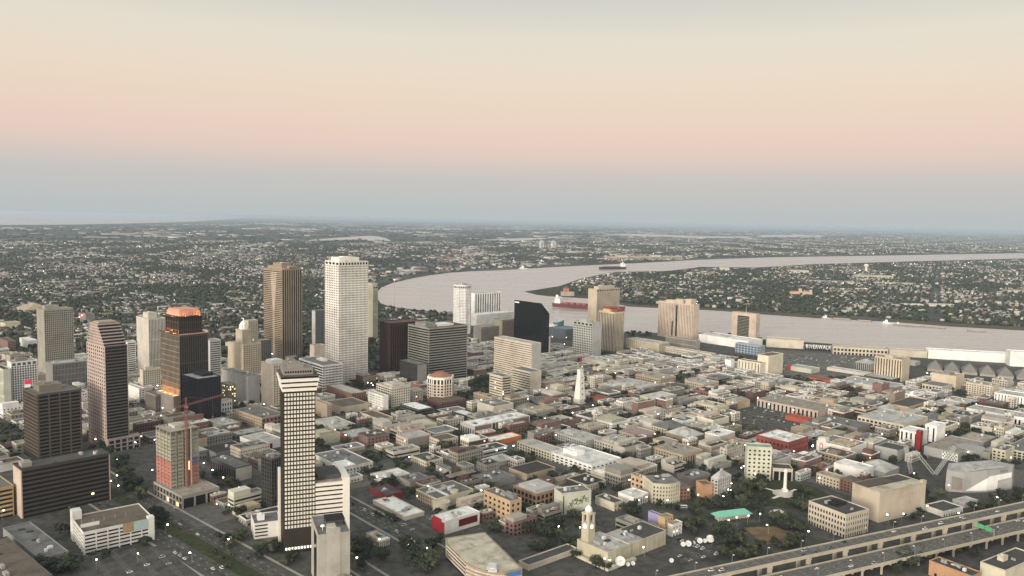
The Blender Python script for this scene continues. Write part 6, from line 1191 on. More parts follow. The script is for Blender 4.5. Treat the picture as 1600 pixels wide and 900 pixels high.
# small white tent-like hall
root = thing('white_shelter', 'small white curved-roof shelter beside park trees', 'shelter', (269, 788, 0), R(15))
q = MB(); q.box(0, 0, 0, 15, 9, 3.5); q.build('wall', wallm('white'), root)
q = MB(); n = 8
for k in range(n):
    a0, a1 = math.pi * k / n, math.pi * (k + 1) / n
    q.prism([(7.5 - 8 * math.cos(a0), -.6), (7.5 - 8 * math.cos(a1), -.6), (7.5 - 8 * math.cos(a1), 9.6), (7.5 - 8 * math.cos(a0), 9.6)], [(7.5 - 8 * math.cos(a0), -.6), (7.5 - 8 * math.cos(a1), -.6), (7.5 - 8 * math.cos(a1), 9.6), (7.5 - 8 * math.cos(a0), 9.6)], 3.3, [3.5 + 3 * math.sin(a0), 3.5 + 3 * math.sin(a1), 3.5 + 3 * math.sin(a1), 3.5 + 3 * math.sin(a0)])
q.build('roof', roofm('whiteroof'), root)

# tower crane beside the unfinished tower
root = thing('tower_crane', 'red tower crane with long jib in front of the unfinished concrete tower', 'crane', (-333.5, 814.5, 0), 0)
LANDMARKS.append((-333, 814, 6, 'red tower crane'))
red = mat('crane_red', (.22, .085, .075), .6, .2, .4)
def lattice_bar(p, q_, w, nm, t_=.28):
    m = MB(); p = Vector(p); q_ = Vector(q_); d_ = (q_ - p); L = d_.length; d_.normalize()
    s = d_.cross(Vector((0, 0, 1)) if abs(d_.z) < .9 else Vector((0, 1, 0))).normalized() * w / 2; u = d_.cross(s).normalized() * w / 2
    cs = [s + u, -s + u, -s - u, s - u]; n = max(2, int(L / (w * 1.1)))
    for c in cs: m.beam(p + c, q_ + c, t_)
    for i in range(n):
        for k in range(4): m.beam(p + d_ * (L * i / n) + cs[k], p + d_ * (L * (i + 1) / n) + cs[(k + 1) % 4], t_ * .7)
    m.build(nm, red, root)
CH = 97.0
lattice_bar((0, 0, 0), (0, 0, CH), 2.2, 'mast', .30); lattice_bar((0, 0, CH + 2), (28, 28, CH + 7), 1.4, 'jib', .22); lattice_bar((0, 0, CH + 2), (-8.5, -8.5, CH + .5), 1.5, 'counter_jib', .25)
lattice_bar((0, 0, CH), (0, 0, CH + 10), 1.3, 'tower_head', .22)
q = MB(); q.box(-1.6, -1.6, CH - .4, 1.6, 1.6, CH + 2); q.box(1.4, -2.6, CH - .5, 3.2, -.8, CH + 1.6); q.build('operator_cab', red, root)
q = MB(); q.box(-10, -10, CH - 2.5, -7, -7, CH + .2); q.build('counterweight', wallm('concrete'), root)
q = MB(); q.beam((0, 0, CH + 10), (18, 18, CH + 5.2), .18); q.beam((0, 0, CH + 10), (-7.5, -7.5, CH + 1.5), .18); q.build('tie_rod', red, root)
q = MB(); q.beam((20, 20, CH + 5), (20, 20, CH - 14), .12); q.box(19.4, 19.4, CH - 15.2, 20.6, 20.6, CH - 14); q.build('hook_line', red, root)

# riverside mall lettering
cur = bpy.data.curves.new('mall_letters', 'FONT'); cur.body = 'RIVERWALK'; cur.size = 13.5; cur.extrude = .35; cur.space_character = 1.12
tmp = bpy.data.objects.new('mall_letters', cur); coll.objects.link(tmp)
dg = bpy.context.evaluated_depsgraph_get(); dg.update()
me = bpy.data.meshes.new_from_object(tmp.evaluated_get(dg)); bpy.data.objects.remove(tmp)
me.materials.clear(); me.materials.append(mat('letter_white', (.86, .85, .82), .6, .05))
rw = HERO['rw2']; o = obj('lettering', me, rw, loc=(3.0, -1.2, 5.2)); o.rotation_euler = (R(90), 0, 0)
xs = [v.co.x for v in me.vertices]; o.scale = (56.0 / (max(xs) - min(xs)), 1, 1)

# convention halls under pyramid roofs
for k in range(6):
    ax, ay = 868 + k * 27.5, 1655 - k * 15.5
    if k > 0: ax += 0
    root = thing('pyramid_hall', ('leftmost', 'second from left', 'third from left', 'fourth from left', 'fifth from left', 'rightmost')[k] + ' of the grey pyramid-roofed halls below the white riverside sheds', 'hall', (ax, ay, 0), R(-28), 'pyramid-roofed halls')
    q = MB(); q.box(0, 0, 0, 27, 60, 5); q.build('wall', wallm('concrete'), root)
    q = MB(); q.prism([(-.5, -.5), (27.5, -.5), (27.5, 60.5), (-.5, 60.5)], [(12, 26), (15, 26), (15, 34), (12, 34)], 5.02, 18); q.box(12.3, 26.5, 18, 14.7, 33.5, 19); q.build('roof', mat('pyramid_roof', (.21, .20, .18), .9, .2, .1), root)
LANDMARKS.append((950, 1640, 60, 'grey pyramid-roofed halls'))

# satellite dishes
DISH = mat('dish_white2', (.66, .66, .63), .6, .10)
def dish_mesh(rad):
    q = MB(); n, k = 18, 4; b = 0
    for j in range(k + 1):
        rr = rad * j / k
        for i in range(n): t_ = 2 * math.pi * i / n; q.v.append((rr * math.cos(t_), rr * math.sin(t_), .32 * rad * (j / k) ** 2))
    for j in range(k):
        for i in range(n): q.f.append((j * n + i, (j + 1) * n + i, (j + 1) * n + (i + 1) % n, j * n + (i + 1) % n)); q.m.append(0)
    q.beam((0, 0, .1), (0, 0, rad * .8), .14)
    return q.mesh('reflector', DISH)
DM = dish_mesh(1.0); PM = MB(); PM.cyl(0, 0, 0, 1, .22, .14, 8); PM = PM.mesh('mount', METAL)
dl = [(97.6, 668.6, 4.3, 'largest white satellite dish before the tan broadcast building'), (104.5, 669.5, 1.7, 'small white dish right beside the largest satellite dish'), (109, 671.5, 1.9, 'third white dish from the left before the broadcast building'), (143.6, 678.5, 2.0, 'white dish at the right end of broadcast building'),
      (161.1, 713.8, 2.3, 'leftmost white dish in the dish row beside parked cars'), (166, 714.0, 2.8, 'second white dish from left in the dish row'), (172.1, 718.7, 2.0, 'third dish from left in the dish row, tilted away'), (178.2, 721.9, 2.6, 'fourth white dish from left in the dish row'), (183.3, 723.7, 2.0, 'fifth white dish from left in the dish row'), (188.4, 723.9, 3.6, 'rightmost and biggest white dish in the dish row')]
for i, (x, y, rad, lb) in enumerate(dl):
    root = thing('satellite_dish', lb, 'satellite dish', (x, y, .18), 0, 'white satellite dishes')
    obj('mount', PM, root, scale=(rad * .5, rad * .5, rad * 1.1))
    o = obj('reflector', DM, root, loc=(0, 0, rad * 1.1), scale=(rad,) * 3); o.rotation_euler = (R(52), 0, R(-12 + (70 if i == 6 else 6 * (i % 3))))

# ships and boats
def hull(L, W, H, nose=.18):
    q = MB(); pts = [(0, -W * .42), (L * .06, -W / 2), (L * (1 - nose), -W / 2), (L * (1 - nose * .4), -W * .32), (L, 0), (L * (1 - nose * .4), W * .32), (L * (1 - nose), W / 2), (L * .06, W / 2), (0, W * .42)]
    lo = [(L * .01 + a * .975, b * .94) for a, b in pts]
    q.prism(lo, pts, .15, [H, H, H, H * 1.15, H * 1.3, H * 1.15, H, H, H]); return q
root = thing('tanker_ship', 'long red tanker ship with white superstructure moored near the point', 'ship', (146, 2782, 0), math.atan2(2662 - 2782, 383 - 146))
hull(262, 36, 13).build('hull', mat('hull_red', (.13, .04, .038), .6, .25, .05), root)
q = MB(); q.box(3, -17, 13.0, 236, 17, 13.5); q.build('deck', mat('deck_red', (.20, .085, .075), .8, .25, .08), root)
q = MB(); q.box(8, -14, 13.5, 30, 14, 24); q.box(10, -13, 24, 28, 13, 31); q.box(12, -17, 31, 24, 17, 34.5); q.box(10, -4, 34.5, 16, 4, 41); q.build('superstructure', wallm('brightwhite'), root)
q = MB(); q.cyl(9, 0, 31, 43, 3, n=10); q.build('funnel', mat('funnel_dark', (.25, .08, .06), .6, .1), root)
q = MB()
for k in range(8): q.box(44 + k * 22, -13, 13.5, 58 + k * 22, 13, 15.5 + 2 * (k % 2)); 
for y in (-6, -2, 2, 6): q.beam((40, y, 17.5), (225, y, 17.5), .9)
q.build('deck_piping', mat('piping_red', (.42, .12, .10), .7, .3, .1), root)
for x in (85, 150): 
    q = MB(); q.cyl(x, 0, 13.5, 33, 1.1, .7, 8); q.beam((x, 0, 30), (x + 16, 0, 24), .9); q.build('deck_crane', wallm('pinkcream'), root)
LANDMARKS.append((265, 2720, 100, 'red tanker ship'))
root = thing('cargo_ship', 'dark cargo ship with white superstructure far up the river', 'ship', (549, 5040, 0), math.atan2(90, 181))
hull(200, 30, 14).build('hull', mat('hull_dark', (.05, .03, .035), .6, .2), root)
q = MB(); q.box(160, -13, 14, 185, 13, 34); q.box(163, -15, 34, 178, 15, 38); q.box(168, -3, 38, 174, 3, 46); q.build('superstructure', wallm('brightwhite'), root)
q = MB()
for k in range(5): q.box(22 + k * 26, -11, 14, 42 + k * 26, 11, 18)
q.build('hatch_cover', mat('hatch_brown', (.16, .12, .10), .8, .2), root)
def small_boat(label, x, y, L, rz, kindm):
    root = thing('work_boat', label, 'boat', (x, y, 0), rz, 'small boats on the river')
    hull(L, L * .28, L * .07, .3).build('hull', kindm, root)
    q = MB(); q.box(L * .15, -L * .09, L * .07, L * .5, L * .09, L * .2); q.box(L * .3, -L * .07, L * .2, L * .48, L * .07, L * .32); q.build('cabin', wallm('brightwhite'), root)
    q = MB(); q.cyl(L * .3, 0, L * .32, L * .55, .4, .2, 6); q.build('boat_mast', METAL, root)
small_boat('white ferry boat by far bank left of the dark cargo ship', 40, 4930, 60, .2, wallm('white'))
small_boat('pale tug boat at the left end of the moored barges', 1003, 2585, 34, -.6, wallm('offwhite'))
small_boat('white push boat between the moored barges', 1148, 2478, 36, -.55, wallm('white'))
small_boat('small dark boat right of the white push boat', 1180, 2455, 22, -.6, mat('boat_dark', (.05, .05, .05), .7, .1))
for i, (x, y, L) in enumerate(((1030, 2566, 58), (1090, 2522, 46), (1165, 2440, 80), (1235, 2395, 60), (1330, 2330, 50))):
    root = thing('moored_barge', ('first', 'second', 'third', 'fourth', 'fifth')[i] + ' moored barge from the left along the far shore below the levee', 'barge', (x, y, 0), R(-33), 'barges moored along the levee')
    q = MB(); q.prism([(2, -5.5), (L - 3, -5.5), (L - 3, 5.5), (2, 5.5)], [(0, -6), (L, -6), (L, 6), (0, 6)], .15, 3.2); q.build('hull', mat('barge_rust', (.24, .19, .16), .8, .3, .1), root)
    q = MB(); q.box(4, -4.5, 3.2, L - 4, 4.5, 4.4); q.build('hold_cover', wallm('palegrey'), root)
# pale mast on the riverbank by the bend
root = thing('radio_mast', 'thin pale mast standing at the river bend with red top lamp', 'mast', (-388, 2640, 0))
q = MB(); q.cyl(0, 0, 0, 92, 1.6, .7, 6); q.build('shaft', mat('mast_pink', (.5, .36, .33), .7, .1), root)
q = MB(); q.cyl(0, 0, 92, 95, 1.3, n=6); q.build('beacon', mat('mast_light', (1, .6, .5), emit=4), root)

# far landmarks
def far_block(name, label, x, y, th, parts, cat):
    root = thing(name, label, cat, (x, y, 0), R(th))
    for nm, bx, m in parts: q = MB(); q.box(*bx); q.build(nm, m, root)
    return root
wf = wallm('white'); cf = wallm('cream'); gl = glassm('dark')
for lb, x in (('left of two slim far apartment towers beyond the river', 300), ('right of two slim far apartment towers beyond the river', 430)):
    far_block('far_tower', lb, x, 8750, 20, [('wall', (0, 0, 0, 38, 30, 78), wf), ('penthouse', (10, 8, 78, 26, 22, 85), wf)] + [('window_band', (3, -.5, 8 + 10 * k, 35, -.05, 12 + 10 * k), gl) for k in range(7)], 'tower')
for i in range(7):
    far_block('riverside_block', ('first', 'second', 'third', 'fourth', 'fifth', 'sixth', 'seventh')[i] + ' long cream block from the left on the far riverbank behind cargo ship', 740 + i * 98, 6330 + i * 55, 12, [('wall', (0, 0, 0, 82, 40, 24 + 10 * (i % 3 == 1)), cf), ('roof', (3, 3, 24 + 10 * (i % 3 == 1), 79, 37, 28 + 10 * (i % 3 == 1)), roofm('tanroof')), ('window_band', (4, -.6, 6, 78, -.05, 10), gl), ('upper_window_band', (4, -.6, 14, 78, -.05, 18), gl)], 'building')
far_block('school_building', 'pale school with orange-red roof and small turrets among trees across the river', 1195, 3410, 10, [('wall', (0, 0, 0, 92, 26, 14), wallm('peach')), ('roof', (1, 1, 14, 91, 25, 18), mat('orange_tile', (.52, .24, .15), .9, .2)), ('turret', (30, -3, 0, 40, 6, 30), wallm('peach')), ('turret', (80, -3, 0, 88, 6, 24), wallm('peach'))], 'school')
r_ = thing('water_tower', 'pale water tower rising from trees across the river', 'water tower', (2330, 5290, 0))
q = MB(); q.cyl(0, 0, 0, 38, 9, 7, 12); q.build('stem', wf, r_); q = MB(); q.cyl(0, 0, 38, 50, 14, 14, 14); q.dome(0, 0, 50, 14, 6); q.build('tank', wf, r_)
for i, (x, y, w, dd_, hh) in enumerate(((1750, 5050, 110, 40, 18), (2010, 4700, 210, 60, 14), (1560, 4250, 240, 26, 9), (1900, 4200, 200, 30, 9), (1330, 5150, 60, 40, 20), (2350, 3800, 120, 60, 12), (1590, 3050, 90, 36, 8), (1480, 3020, 70, 40, 8))):
    far_block('far_hall', ('long pale hall', 'wide cream hall', 'very long pale shed', 'long thin pale shed', 'pale arched hall', 'wide grey hall', 'green-roofed hall', 'pale low hall')[i] + ' number %s from the left among trees across the river' % ('one two three four five six seven eight'.split()[sorted(range(8), key=lambda k: ((1750, 2010, 1560, 1900, 1330, 2350, 1590, 1480)[k] / (5050, 4700, 4250, 4200, 5150, 3800, 3050, 3020)[k])).index(i)]), x, y, -8, [('wall', (0, 0, 0, w, dd_, hh), cf), ('roof', (-1, -1, hh, w + 1, dd_ + 1, hh + 1.5), roofm(('paleroof', 'creamroof', 'paleroof', 'palerf', 'paleroof', 'concroof', 'palegreenroof', 'whiteroof')[i])), ('doorway', (w * .4, -.5, 0, w * .5, -.05, hh * .6), gl)], 'hall')
r_ = thing('point_house', 'pink-roofed pale hall at the grassy point of land', 'hall', (205, 3170, 0), R(20))
q = MB(); q.box(0, 0, 0, 46, 30, 16); q.build('wall', wallm('pinkcream'), r_); q = MB(); q.box(8, 8, 16, 26, 24, 30); q.build('upper_storey', wallm('coral'), r_); q = MB(); hip_roof(q, 8, 8, 26, 24, 30.02, 6); q.build('roof', wallm('pinkbrick'), r_)
# ------------------------------------------------------------------ low-rise fabric between the named buildings
AUTO = []            # (object, base phrase, x, y): labelled at the end
def rect(x, y, th, w, d_, grow=0.0):
    e2 = (math.cos(R(th)), math.sin(R(th))); e1 = (-e2[1], e2[0])
    return [(x + e2[0] * a + e1[0] * b, y + e2[1] * a + e1[1] * b) for a, b in ((-grow, -grow), (w + grow, -grow), (w + grow, d_ + grow), (-grow, d_ + grow))]
def overlap(A, B):
    for Q in (A, B):
        for i in range(4):
            ex_, ey_ = Q[(i + 1) % 4][0] - Q[i][0], Q[(i + 1) % 4][1] - Q[i][1]
            a = [-ey_ * p[0] + ex_ * p[1] for p in A]; b = [-ey_ * p[0] + ex_ * p[1] for p in B]
            if max(a) <= min(b) or max(b) <= min(a): return False
    return True
FOOT = [rect(d['p'][0], d['p'][1], d['p'][2], d['p'][3], d['p'][4], 2.0) for d in BUILDINGS]
P_ = next(d['p'] for d in BUILDINGS if d['k'] == 'plaza'); FOOT.append(rect(P_[0], P_[1], P_[2], 62, 46, 2))
T_ = next(d['p'] for d in BUILDINGS if d['k'] == 'tvhall'); FOOT.append(rect(T_[0], T_[1], T_[2], 64, 38, 3))
FOOT += [rect(-60, 620, 0, 80, 90), rect(490, 880, 0, 115, 85), rect(860, 1560, -28, 190, 110), rect(205, 775, 19, 44, 16), rect(262, 782, 15, 20, 16)]
CEN = [(sum(p[0] for p in f) / 4, sum(p[1] for p in f) / 4, max(math.hypot(p[0] - f[0][0], p[1] - f[0][1]) for p in f)) for f in FOOT]
def free(rc, pad=0):
    cx = sum(p[0] for p in rc) / 4; cyy = sum(p[1] for p in rc) / 4; rr = max(math.hypot(p[0] - cx, p[1] - cyy) for p in rc)
    for f, (fx, fy, fr) in zip(FOOT, CEN):
        if math.hypot(fx - cx, fy - cyy) < fr + rr and overlap(rc, f): return False
    for k in KEEPOUT.values():
        if inside(cx, cyy, k) or any(inside(p[0], p[1], k) for p in rc): return False
    return not inside(cx, cyy, OUTLINES['river'])
CW = ['cream', 'offcream', 'tan', 'tancream', 'pinkcream', 'brick2', 'pinkbrick', 'white', 'offwhite', 'palegrey', 'grey', 'greybrown', 'olivecream', 'peachcream', 'brick', 'yellowcream', 'concrete', 'khaki', 'tan', 'tanbrown', 'concrete', 'concrete2', 'greybrown', 'brick2', 'grey', 'olive', 'pinkbrick', 'palegreen', 'brightwhite', 'khaki']
NAMEC = dict(cream='cream', offcream='pale cream', tan='tan', tancream='beige', pinkcream='pinkish', brick2='brick', pinkbrick='pink brick', white='white', offwhite='off-white', palegrey='pale grey', grey='grey', greybrown='grey brown', olivecream='olive cream', peachcream='peach cream', brick='dark brick', yellowcream='pale yellow', concrete='concrete', khaki='khaki', orangetan='orange tan', concrete2='pale concrete', redwall='dark red', palegreen='pale green', tanbrown='brown', olive='olive', brightwhite='bright white')
RR = ['paleroof', 'grey', 'concroof', 'grey', 'whiteroof', 'paleroof', 'darkgrey', 'concroof', 'darkgrey', 'brownroof', 'grey', 'brownroof', 'grey', 'darkroof', 'tanroof']
NUMW = {1: 'one-storey', 2: 'two-storey', 3: 'three-storey', 4: 'four-storey', 5: 'five-storey', 6: 'six-storey'}
cand = []
r = random.Random(21)
def block_grid(th, accept, u0, u1, v0, v1, pu=92, pv=104, st=13):
    e2 = (math.cos(R(th)), math.sin(R(th))); e1 = (-e2[1], e2[0])
    u = u0
    while u < u1:
        v = v0
        while v < v1:
            cx, cyy = e2[0] * (u + 40) + e1[0] * (v + 45), e2[1] * (u + 40) + e1[1] * (v + 45)
            if accept(cx, cyy):
                bp_ = rect(e2[0] * u + e1[0] * v, e2[1] * u + e1[1] * v, th, pu - st, pv - st)
                if not any(inside(cx, cyy, k) for k in KEEPOUT.values()): slab('pavement', bp_, 0, .14, PAVE)
                for side in (0, 1):
                    a = 0.0
                    while a < pv - st - 9:
                        w = min(r.choice((r.uniform(10, 20), r.uniform(16, 34))), pv - st - a)
                        if pv - st - a - w < 9: w = pv - st - a
                        dep = (pu - st) / 2 - r.choice((.3, .5, 1, 3, 7, 10))
                        st_ = r.choices((1, 2, 3, 4, 5), (26, 40, 24, 8, 2))[0]
                        hgt = st_ * 3.7 + r.uniform(1.2, 3)
                        uu = u + (0 if side == 0 else pu - st - dep); vv = v + a
                        x, y = e2[0] * uu + e1[0] * vv, e2[1] * uu + e1[1] * vv
                        if r.random() < .93: cand.append((x, y, th + r.uniform(-1.2, 1.2), dep, w - r.choice((.3, .3, .6, 2)), hgt, st_))
                        a += w
            v += pv
        u += pu
cityp = OUTLINES['city']
block_grid(41, lambda x, y: inside(x, y, cityp) and x > -235 - .0 * y, 300, 2000, -700, 1500)
block_grid(48, lambda x, y: inside(x, y, cityp) and x < -275, 260, 900, 500, 1900)
ok = []
for c in cand:
    x, y, th, w, d_, h, s = c
    for tr in range(3):
        rc = rect(x, y, th, w, d_, .2)
        if abs(sum(p[0] for p in rc) / 4) < .69 * sum(p[1] for p in rc) / 4 + 40 and free(rc): ok.append((x, y, th, w, d_, h, s)); break
        w *= .62; d_ *= .62
        if min(w, d_) < 6: break
ok.sort(key=lambda c: -(c[3] + c[4]) * (c[5] + 6) / math.hypot(c[0], c[1]) ** 1.5)
for f in ok: FOOT.append(rect(f[0], f[1], f[2], f[3], f[4], .3)); CEN.append((sum(p[0] for p in FOOT[-1]) / 4, sum(p[1] for p in FOOT[-1]) / 4, 30))
for i, (x, y, th, w, d_, h, s) in enumerate(ok[:300]):
    r = random.Random(900 + i); wl = r.choice(CW); rf = r.choice(RR)
    sty = r.choice(('punch', 'punch', 'punch', 'grid', 'band', 'blank')) if s > 1 else r.choice(('punch', 'blank', 'blank'))
    f = (3.7, r.uniform(3, 5.5), r.uniform(.42, .62), r.uniform(.45, .6)) if sty != 'band' else (3.7, 9, 0, .5)
    hip = s < 3 and r.random() < .14
    root = thing('town_building', None, 'building', (x, y, 0), R(th), 'low-rise buildings between the towers')
    dd = dict(wall=wl, L=sty if r.random() < .75 else 'blank', R=sty, Lf=f, Rf=f, roof=rf, units=r.choice((1, 1, 2, 3, 4, 5)), depth=.35, hip=hip)
    if r.random() < .5: dd['cap'] = r.choice(('white', 'offwhite', 'brightwhite', 'cream'))
    if r.random() < .3 and not hip and w > 14: dd['pent'] = [(.1, .45, .3, .7, r.uniform(2.2, 3.6), wl)]
    if r.random() < .2: dd['Rwall'] = r.choice(CW)
    _, zr = core_building(root, w, d_, h, dd, r)
    if zr is not None and min(w, d_) > 9:
        if r.random() < .45:                            # patched roofing
            q = MB(); a0, a1 = sorted((r.uniform(.04, .96), r.uniform(.04, .96))); b0, b1 = sorted((r.uniform(.04, .96), r.uniform(.04, .96))); q.box(w * a0 + .3, d_ * b0 + .3, zr, w * a1 + .6, d_ * b1 + .6, zr + .06); q.build('roof_patch', roofm(r.choice(RR)), root)
        if r.random() < .40:                            # added storey on part of the roof
            a = r.uniform(.3, .65); q = MB(); hh = r.uniform(2.8, 6.5)
            if r.random() < .5: q.box(.2, .2, zr, w * a, d_ - .2, zr + hh); q.box(-.0, -.0, zr + hh, w * a + .2, d_, zr + hh + .3)
            else: q.box(.2, d_ * (1 - a), zr, w - .2, d_ - .2, zr + hh); q.box(0, d_ * (1 - a) - .2, zr + hh, w, d_, zr + hh + .3)
            q.build('upper_storey', wallm(r.choice((wl, wl, r.choice(CW)))), root)
        if r.random() < .35:                            # fire walls across the roof
            q = MB(); a = r.uniform(.3, .7); q.box(w * a, .4, zr, w * a + .4, d_ - .4, zr + 1.1) if r.random() < .5 else q.box(.4, d_ * a, zr, w - .4, d_ * a + .4, zr + 1.1); q.build('fire_wall', wallm(wl), root)
    AUTO.append((root, '%s %s %s' % (NAMEC[wl], NUMW[s], 'hip-roofed block' if hip else {'whiteroof': 'white-roofed block', 'darkgrey': 'dark-roofed block', 'brownroof': 'brown-roofed block'}.get(rf, 'flat-roofed block')), x, y))
if len(ok) > 300:
    q = MB(); wm3 = [wallm(c) for c in ('cream', 'pinkbrick', 'palegrey')] + [roofm(c) for c in ('paleroof', 'concroof', 'grey')] + [glassm('dark'), wallm('white')]
    for x, y, th, w, d_, h, s in ok[300:]:
        k = r.randrange(3); rc = rect(x, y, th, w, d_); q.prism(rc, rc, 0, h - .9, k); rr_ = rect(x, y, th, w, d_, -.5); q.prism(rr_, rr_, h - .9, h - .6, 3 + r.randrange(3)); e2 = (math.cos(R(th)), math.sin(R(th))); e1 = (-e2[1], e2[0])
        for ax_, ay_, aw_, ad_ in ((0, 0, w, .45), (0, d_ - .45, w, .45), (0, .46, .45, d_ - .92), (w - .45, .46, .45, d_ - .92)):
            pr_ = rect(x + e2[0] * ax_ + e1[0] * ay_, y + e2[1] * ax_ + e1[1] * ay_, th, aw_, ad_); q.prism(pr_, pr_, h - .895, h + .2, 7 if k != 1 else 0)
        for _ in range(r.randint(1, 3)):
            ux, uy = r.uniform(.15, .75) * w, r.uniform(.15, .75) * d_; pr_ = rect(x + e2[0] * ux + e1[0] * uy, y + e2[1] * ux + e1[1] * uy, th, 2.4, 1.8); q.prism(pr_, pr_, h - .6, h + 1.2, 7)
        e2 = (math.cos(R(th)), math.sin(R(th))); e1 = (-e2[1], e2[0])
        for fl in range(s):
            b = rect(x, y, th, w, d_, .04); 
            for a in range(int(w / 4)):
                px_, py_ = x + e2[0] * (a * 4 + 1.2) - e1[0] * .1, y + e2[1] * (a * 4 + 1.2) - e1[1] * .1
                t4 = rect(px_, py_, th, 1.8, .12); q.prism(t4, t4, fl * 3.7 + 1.2, fl * 3.7 + 3, 6)
            for a in range(int(d_ / 4)):
                px_, py_ = x + e1[0] * (a * 4 + 1.2) - e2[0] * .1, y + e1[1] * (a * 4 + 1.2) - e2[1] * .1
                t4 = rect(px_, py_, th, .12, 1.8); q.prism(t4, t4, fl * 3.7 + 1.2, fl * 3.7 + 3, 6)
    o = q.build('back_row_building', wm3, None, 'stuff'); o['label'] = 'remaining low blocks crowded behind the nearer rooftops'; o['category'] = 'buildings'

# ------------------------------------------------------------------ bulk geometry (far houses, far trees)
def bulk(name, V, faces, fm, mats, mat_of, label, cat):
    n, k = V.shape[:2]; me = bpy.data.meshes.new(name)
    me.vertices.add(n * k); me.vertices.foreach_set('co', V.reshape(-1).astype(np.float32))
    idx = np.concatenate([np.array(f) for f in faces]); ln = np.array([len(f) for f in faces])
    loops = (idx[None, :] + (np.arange(n) * k)[:, None]).reshape(-1); tot = np.tile(ln, n); start = np.concatenate([[0], np.cumsum(tot)[:-1]])
    me.loops.add(len(loops)); me.loops.foreach_set('vertex_index', loops.astype(np.int32))
    me.polygons.add(len(tot)); me.polygons.foreach_set('loop_start', start.astype(np.int32))
    for m in mats: me.materials.append(m)
    mi = np.stack([mat_of[:, f] for f in fm], 1).reshape(-1); me.polygons.foreach_set('material_index', mi.astype(np.int32))
    me.update(calc_edges=True)
    o = obj(name, me, None, 'stuff'); o['label'] = label; o['category'] = cat
    return o
HF = [(0, 1, 5, 4), (1, 2, 6, 9, 5), (2, 3, 7, 6), (3, 0, 4, 8, 7), (4, 5, 9, 8), (6, 7, 8, 9)]
def house_verts(x, y, th, w, d_, h, rise):
    n = len(x); V = np.zeros((n, 10, 3)); lx = np.stack([0 * w, w, w, 0 * w, 0 * w, w, w, 0 * w, 0 * w, w], 1); ly = np.stack([0 * d_, 0 * d_, d_, d_, 0 * d_, 0 * d_, d_, d_, d_ / 2, d_ / 2], 1)
    lz = np.stack([0 * h] * 4 + [h] * 4 + [h + rise] * 2, 1); c, s = np.cos(th)[:, None], np.sin(th)[:, None]
    V[..., 0] = x[:, None] + c * lx - s * ly; V[..., 1] = y[:, None] + s * lx + c * ly; V[..., 2] = lz
    return V
rs = np.random.RandomState(5)
def in_poly_np(x, y, poly):
    c = np.zeros(len(x), bool); j = len(poly) - 1
    for i in range(len(poly)):
        xi, yi = poly[i]; xj, yj = poly[j]
        t_ = ((yi > y) != (yj > y)) & (x < (xj - xi) * (y - yi) / (yj - yi + 1e-9) + xi); c ^= t_; j = i
    return c
def grid_points(poly, th, pu, pv, street_u, street_v, sw):
    P = np.array(poly, float); e2 = np.array([math.cos(R(th)), math.sin(R(th))]); e1 = np.array([-e2[1], e2[0]])
    P = P[np.abs(P[:, 0]) < 40000]
    u, v = P @ e2, P @ e1; nu, nv = int((u.max() - u.min()) / pu) + 1, int((v.max() - v.min()) / pv) + 1
    a, b = np.meshgrid(np.arange(nu), np.arange(nv)); a = a.ravel(); b = b.ravel()
    uu = u.min() + a * pu + (a // street_u) * sw; vv = v.min() + b * pv + (b // street_v) * sw
    uu = uu + rs.uniform(-.3, .3, len(uu)) * pu; vv = vv + rs.uniform(-.3, .3, len(vv)) * pv
    x = e2[0] * uu + e1[0] * vv; y = e2[1] * uu + e1[1] * vv
    k = in_poly_np(x, y, poly) & (np.abs(x) < .68 * y + 30) & (np.mod(uu, 430 * sw / 11) > 26 * sw / 11) & (np.mod(vv, 610 * sw / 11) > 24 * sw / 11)
    return x[k], y[k]
def smooth_noise(x, y, s, seed):
    q = np.random.RandomState(seed); o = 0
    for _ in range(7):
        a = q.uniform(0, 6.28); f = q.uniform(.5, 1.8) / s; o = o + np.sin((x * math.cos(a) + y * math.sin(a)) * f * 6.28 + q.uniform(0, 6.28))
    return o / 3.0
HW = [wallm('offwhite'), wallm('concrete'), wallm('greybrown'), wallm('palegrey'), wallm('pinkbrick')]
HR = [roofm('paleroof'), roofm('grey'), roofm('palerf'), roofm('concroof'), roofm('brownroof'), roofm('darkgrey'), roofm('redroof')]
def blocked(x, y):
    keep = np.ones(len(x), bool)
    for (fx, fy, fr), f in zip(CEN[:len(BUILDINGS) + 8], FOOT[:len(BUILDINGS) + 8]):
        near = (np.abs(x - fx) < fr + 10) & (np.abs(y - fy) < fr + 10)
        for i in np.nonzero(near)[0]:
            if inside(x[i], y[i], f): keep[i] = False
    for kk in ('river', 'lake', 'lagoon1', 'lagoon2', 'lagoon3', 'lagoon4'): keep &= ~in_poly_np(x, y, OUTLINES[kk])
    return keep
all_h = []; all_t = []
